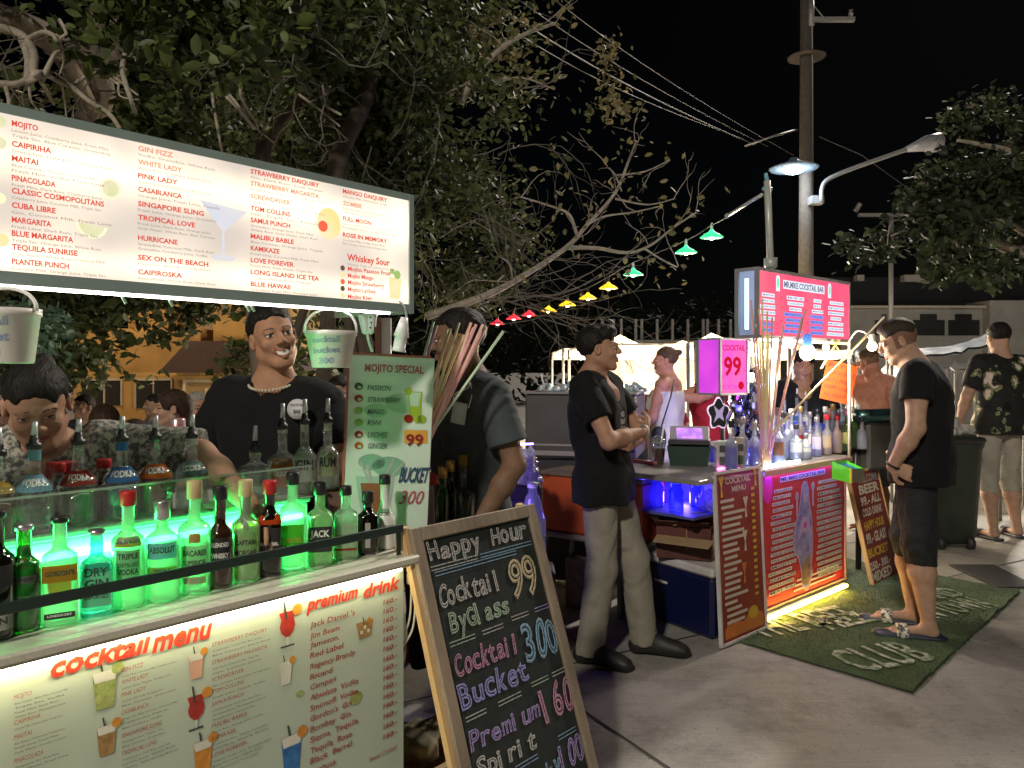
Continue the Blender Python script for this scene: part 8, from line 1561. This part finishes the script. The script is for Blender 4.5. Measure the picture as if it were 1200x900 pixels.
# person in red leaning, and a maroon back
cred = cloth('crimson', (.40, .012, .03)); cmar = cloth('maroon', (.22, .07, .065))
person('person in crimson behind the purple lightbox, arm stretched to the woman in white', (P(832, 0, 6.6).x, 6.6, 0), R(95), H=1.58, skin_c=(.50, .31, .26), hair='long', hair_c=(.08, .05, .03), female=1, coarse=True, vx=.009, shirt=cred, pants=(cred, .15), skirt=True, bulk=1.05, sleeve=.35, joints=dict(elR=(.20, .20, 1.33), wrR=(.15, .40, 1.30), elL=(-.2, .18, 1.32), wrL=(-.15, .40, 1.34)))
person('person in a maroon top bending forward left of the woman in white', (P(752, 0, 6.9).x, 6.9, 0), R(-60), H=1.52, skin_c=(.48, .30, .22), hair='short', coarse=True, vx=.010, shirt=cmar, pants=(cloth('denim', (.06, .08, .14)), .06), bulk=1.2, girth=1.2, sleeve=.7, joints=dict(che=(0, .14, 1.16), nek=(0, .32, 1.27), hd=(0, .42, 1.31), shR=(.18, .27, 1.25), shL=(-.18, .27, 1.25), elR=(.22, .36, 1.02), elL=(-.22, .36, 1.02), wrR=(.16, .46, .85), wrL=(-.16, .46, .85)))
# ---- market tents, lit from inside
canv = paper('tent_canvas', (.75, .70, .58), .5)
def tent(label, px0, px1, Y, ye, yp, dep):
    a, c = P(px0, ye, Y), P(px1, ye, Y); o = root('market_tent', label, 'tent', ((a.x + c.x) / 2, Y + dep / 2, 0)); top = Vector(((a.x + c.x) / 2, Y + dep / 2, zat(yp, Y + dep / 2))); cs = [Vector((a.x, Y, a.z)), Vector((c.x, Y, a.z)), Vector((c.x, Y + dep, a.z)), Vector((a.x, Y + dep, a.z))]; mb = MB()
    for i in range(4):
        p, q_ = cs[i], cs[(i + 1) % 4]; N = 8; g_ = []
        for u in range(N + 1):
            for v in range(N + 1): e = p.lerp(q_, u / N); x = e.lerp(top, v / N); x.z -= .10 * math.sin(PI * v / N) * (1 if True else 0) + .03 * math.sin(PI * u / N) * (1 - v / N); g_.append(x)
        mb.add(g_, [(u * (N + 1) + v, (u + 1) * (N + 1) + v, (u + 1) * (N + 1) + v + 1, u * (N + 1) + v + 1) for u in range(N) for v in range(N)], 0, True)
        mb.quad(p, q_, q_ - UP * .16, p - UP * .16)
    mb.build('canopy', canv, o); mb = MB()
    for p in cs: mb.tube([(p.x, p.y, 0), (p.x, p.y, p.z)], .025, 6); mb.tube([p - UP * .03, top - UP * .12], .018, 5)
    mb.build('frame', gal, o)
    for k, (dx, yy) in enumerate(((.25, .3), (.7, .5))):
        q_ = Vector((a.x + (c.x - a.x) * dx, Y + dep * yy, a.z - .12)); mb = MB(); mb.ball(q_, .07, 10); mb.build('bulb', emit('tent_bulb', (1, .88, .66), 30), o); 
    lamp('tent_light', (a.x * .5 + c.x * .5, Y + dep * .4, a.z - .5), 400, (1, .84, .60), .15)
tent('nearest cream market tent lit from inside behind the woman in white', 690, 806, 9.2, 402, 392, 3.2); tent('cream market tent lit from inside behind the purple lightbox', 815, 925, 9.6, 400, 390, 3.0); tent('small cream market tent glowing behind the shirtless man', 930, 1000, 14.0, 410, 400, 3.0); tent('low cream market tent further back on the left of the row', 660, 768, 13.2, 408, 400, 3.6); tent('cream market tent at the back of the row above the crimson top', 772, 880, 13.4, 407, 399, 3.6)
tt = root('market_table', 'white-clothed market table under the lit tents', 'table', (P(770, 0, 12.8).x, 12.8, 0)); mb = MB(); mb.box((P(770, 0, 12.8).x, 12.8, .42), (3.8, .5, .84), bev=.02); mb.build('cloth', mat('cloth_wh', (.6, .56, .48), .8), tt)
ords = 'leftmost second third fourth fifth sixth seventh eighth ninth tenth eleventh twelfth thirteenth fourteenth'.split()
bkd = root('canvas_wall', 'pale canvas back wall closing the row of lit market tents', 'canvas', (P(803, 0, 17.4).x, 17.4, 0)); mb = MB(); mb.box((P(803, 0, 17.4).x, 17.4, 1.0), (4.3, .03, 2.0)); mb.build('sheet', canv, bkd)
rg_ = [(.6, .25, .1), (.5, .45, .35), (.55, .1, .08), (.4, .35, .3), (.65, .5, .25), (.2, .25, .3)]
for i in range(14):
    x = P(690 + i * 15, 0, 15).x; y = 15.2 + random.uniform(-.4, .9); h = random.uniform(.9, 1.5); mb = MB(); z0 = 0; sw = random.uniform(.18, .3)
    mb.tube([(x, y, 0), (x, y, h)], .012, 5); mb.tube([(x - sw, y, h), (x + sw, y, h)], .01, 5)
    g_ = [Vector((x - sw + 2 * sw * u / 6, y + .03 * math.sin(u * 2.2), h - v * (h - .35) / 3)) for u in range(7) for v in range(4)]; mb.add(g_, [(u * 4 + v, (u + 1) * 4 + v, (u + 1) * 4 + v + 1, u * 4 + v + 1) for u in range(6) for v in range(3)], 1, True); mb.add([p + Vector((0, .03, 0)) for p in g_], [(u * 4 + v, u * 4 + v + 1, (u + 1) * 4 + v + 1, (u + 1) * 4 + v) for u in range(6) for v in range(3)], 1, True)
    c_ = rg_[i % 6]; r_ = mb.build('clothes_stand', [gal, mat(f'cl_{i%6}', c_, .8, var=.3, scale=12)], loc=(x, y, 0)); tag(r_, f'{ords[i]} clothes rack from the left in the lit market tents', 'clothes rack', 'clothes racks in the lit market tents')
# white tarpaulins right of the customer, on thin poles
def tarp(label, pts, m_, name='tarpaulin', th=.02):
    a, b, c, d = pts; N, Mq = 14, 8; mb = MB(); g_ = []
    for u in range(N + 1):
        for v in range(Mq + 1):
            p = a.lerp(b, u / N).lerp(d.lerp(c, u / N), v / Mq); p.z += (float(vnoise(np.array([u * .9]), np.array([v * .8 + 3]), np.array([1.]))[0]) - .5) * .04 - .05 * math.sin(PI * u / N); g_.append(p)
    k = len(g_); f = [(u * (Mq + 1) + v, (u + 1) * (Mq + 1) + v, (u + 1) * (Mq + 1) + v + 1, u * (Mq + 1) + v + 1) for u in range(N) for v in range(Mq)]; mb.add(g_, f, 0, True); mb.add([p - UP * th for p in g_], [q_[::-1] for q_ in f], 0, True)
    o = root(name, label, 'tarpaulin', (a.x, a.y, 0)); mb.build('sheet', m_, o); mb = MB()
    for p in (a, b, c, d): mb.tube([(p.x, p.y, 0), p], .018, 6)
    mb.build('pole', gal, o)
tw = mat('tarp_blue_white', (.55, .62, .72), .5, var=.08, scale=3, bump=.3, bscale=10)
tarp('pale blue-white tarpaulin roof, upper one right of the customer', (P(1068, 418, 7.6), P(1172, 396, 7.4), P(1160, 390, 9.0), P(1075, 408, 9.4)), tw)
tarp('crumpled white plastic sheet below the upper tarpaulin right of the customer', (P(1112, 432, 7.2), P(1205, 424, 7.3), P(1200, 420, 8.2), P(1120, 424, 8.2)), mat('tarp_white', (.62, .60, .60), .5, var=.1, bump=.5, bscale=14))
tarp('pale blue cloth shade behind the shirtless man', (P(1000, 416, 8.4), P(1045, 412, 8.4), P(1040, 408, 9.6), P(1005, 410, 9.6)), tw)
gt2 = root('grey_tank', 'grey metal tank stall body behind the flower shirt man', 'stall', (P(1140, 0, 9.4).x, 9.4, 0)); mb = MB(); mb.box((P(1130, 0, 9.4).x, 9.6, .75), (1.5, .8, 1.5), bev=.05); mb.build('body', mat('tank_grey', (.62, .63, .68), .5, .2, var=.2, scale=2), gt2)
# big bins, griddle
bn2 = root('waste_bin', 'big dark green waste bin behind the customer with a white bag on top', 'bin', (P(1104, 0, 6.4).x, 6.4, 0)); c_ = Vector((P(1104, 0, 6.4).x, 6.4, 0)); mb = MB(); mb.lathe([(.18, .04), (.21, .10), (.245, .80), (.26, .84), (.26, .88), (.20, .92)], c_, 26, sq=(1, 1, 4, 2)); mb.build('body', mat('bin_green', (.022, .032, .024), .45, var=.2), bn2); mb = MB(); mb.lathe([(.262, .86), (.272, .88), (.262, .90)], c_, 26, sq=(1, 1, 4, 2)); mb.build('rim', dkpaint, bn2)
mb = MB()
for a in (-1, 1): mb.tube([c_ + Vector((a * .12 - .02, -.19, .05)), c_ + Vector((a * .12 + .02, -.19, .05))], .05, 12)
mb.build('wheel', dkpaint, bn2)
s = SDF()
for i in range(9): s.ell(c_ + Vector((random.uniform(-.12, .18), random.uniform(-.12, .12), .95 + random.uniform(-.02, .06))), (.09, .08, .05), .03)
s.fn(lambda x, y, z: (vnoise(x * 22, y * 22, z * 22) - .5) * .05); V, Fc = s.mesh(.01); tag(np_obj('rubbish_bag', [(V, Fc, 0)], mat('bag_white', (.5, .48, .47), .5)), 'white rubbish bag bulging out of the dark green bin', 'bag')
cy2 = root('griddle_lid', 'dark rolled metal hood beside the bottles at the right end of the stall', 'cooker', (P(1025, 0, 5.6).x, 5.6, 0)); a, b = P(1005, 488, 5.5), P(1062, 486, 5.7); mb = MB(); mb.tube([a, b], .05, 16); mb.build('roller', mat('teal_steel', (.06, .14, .15), .25, .8), cy2); mb = MB(); d_ = (b - a); mb.box((a + b) / 2 - UP * .22 + Vector((0, .15, 0)), (d_.length, .36, .34), d=d_, bev=.02); mb.build('hood', mat('steel_dull', (.16, .16, .155)), cy2); mb = MB()
for t in (.08, .92): p = a.lerp(b, t); mb.tube([(p.x, p.y + .05, 0), (p.x, p.y + .05, p.z - .2)], .02, 6)
mb.build('leg', dkpaint, cy2)
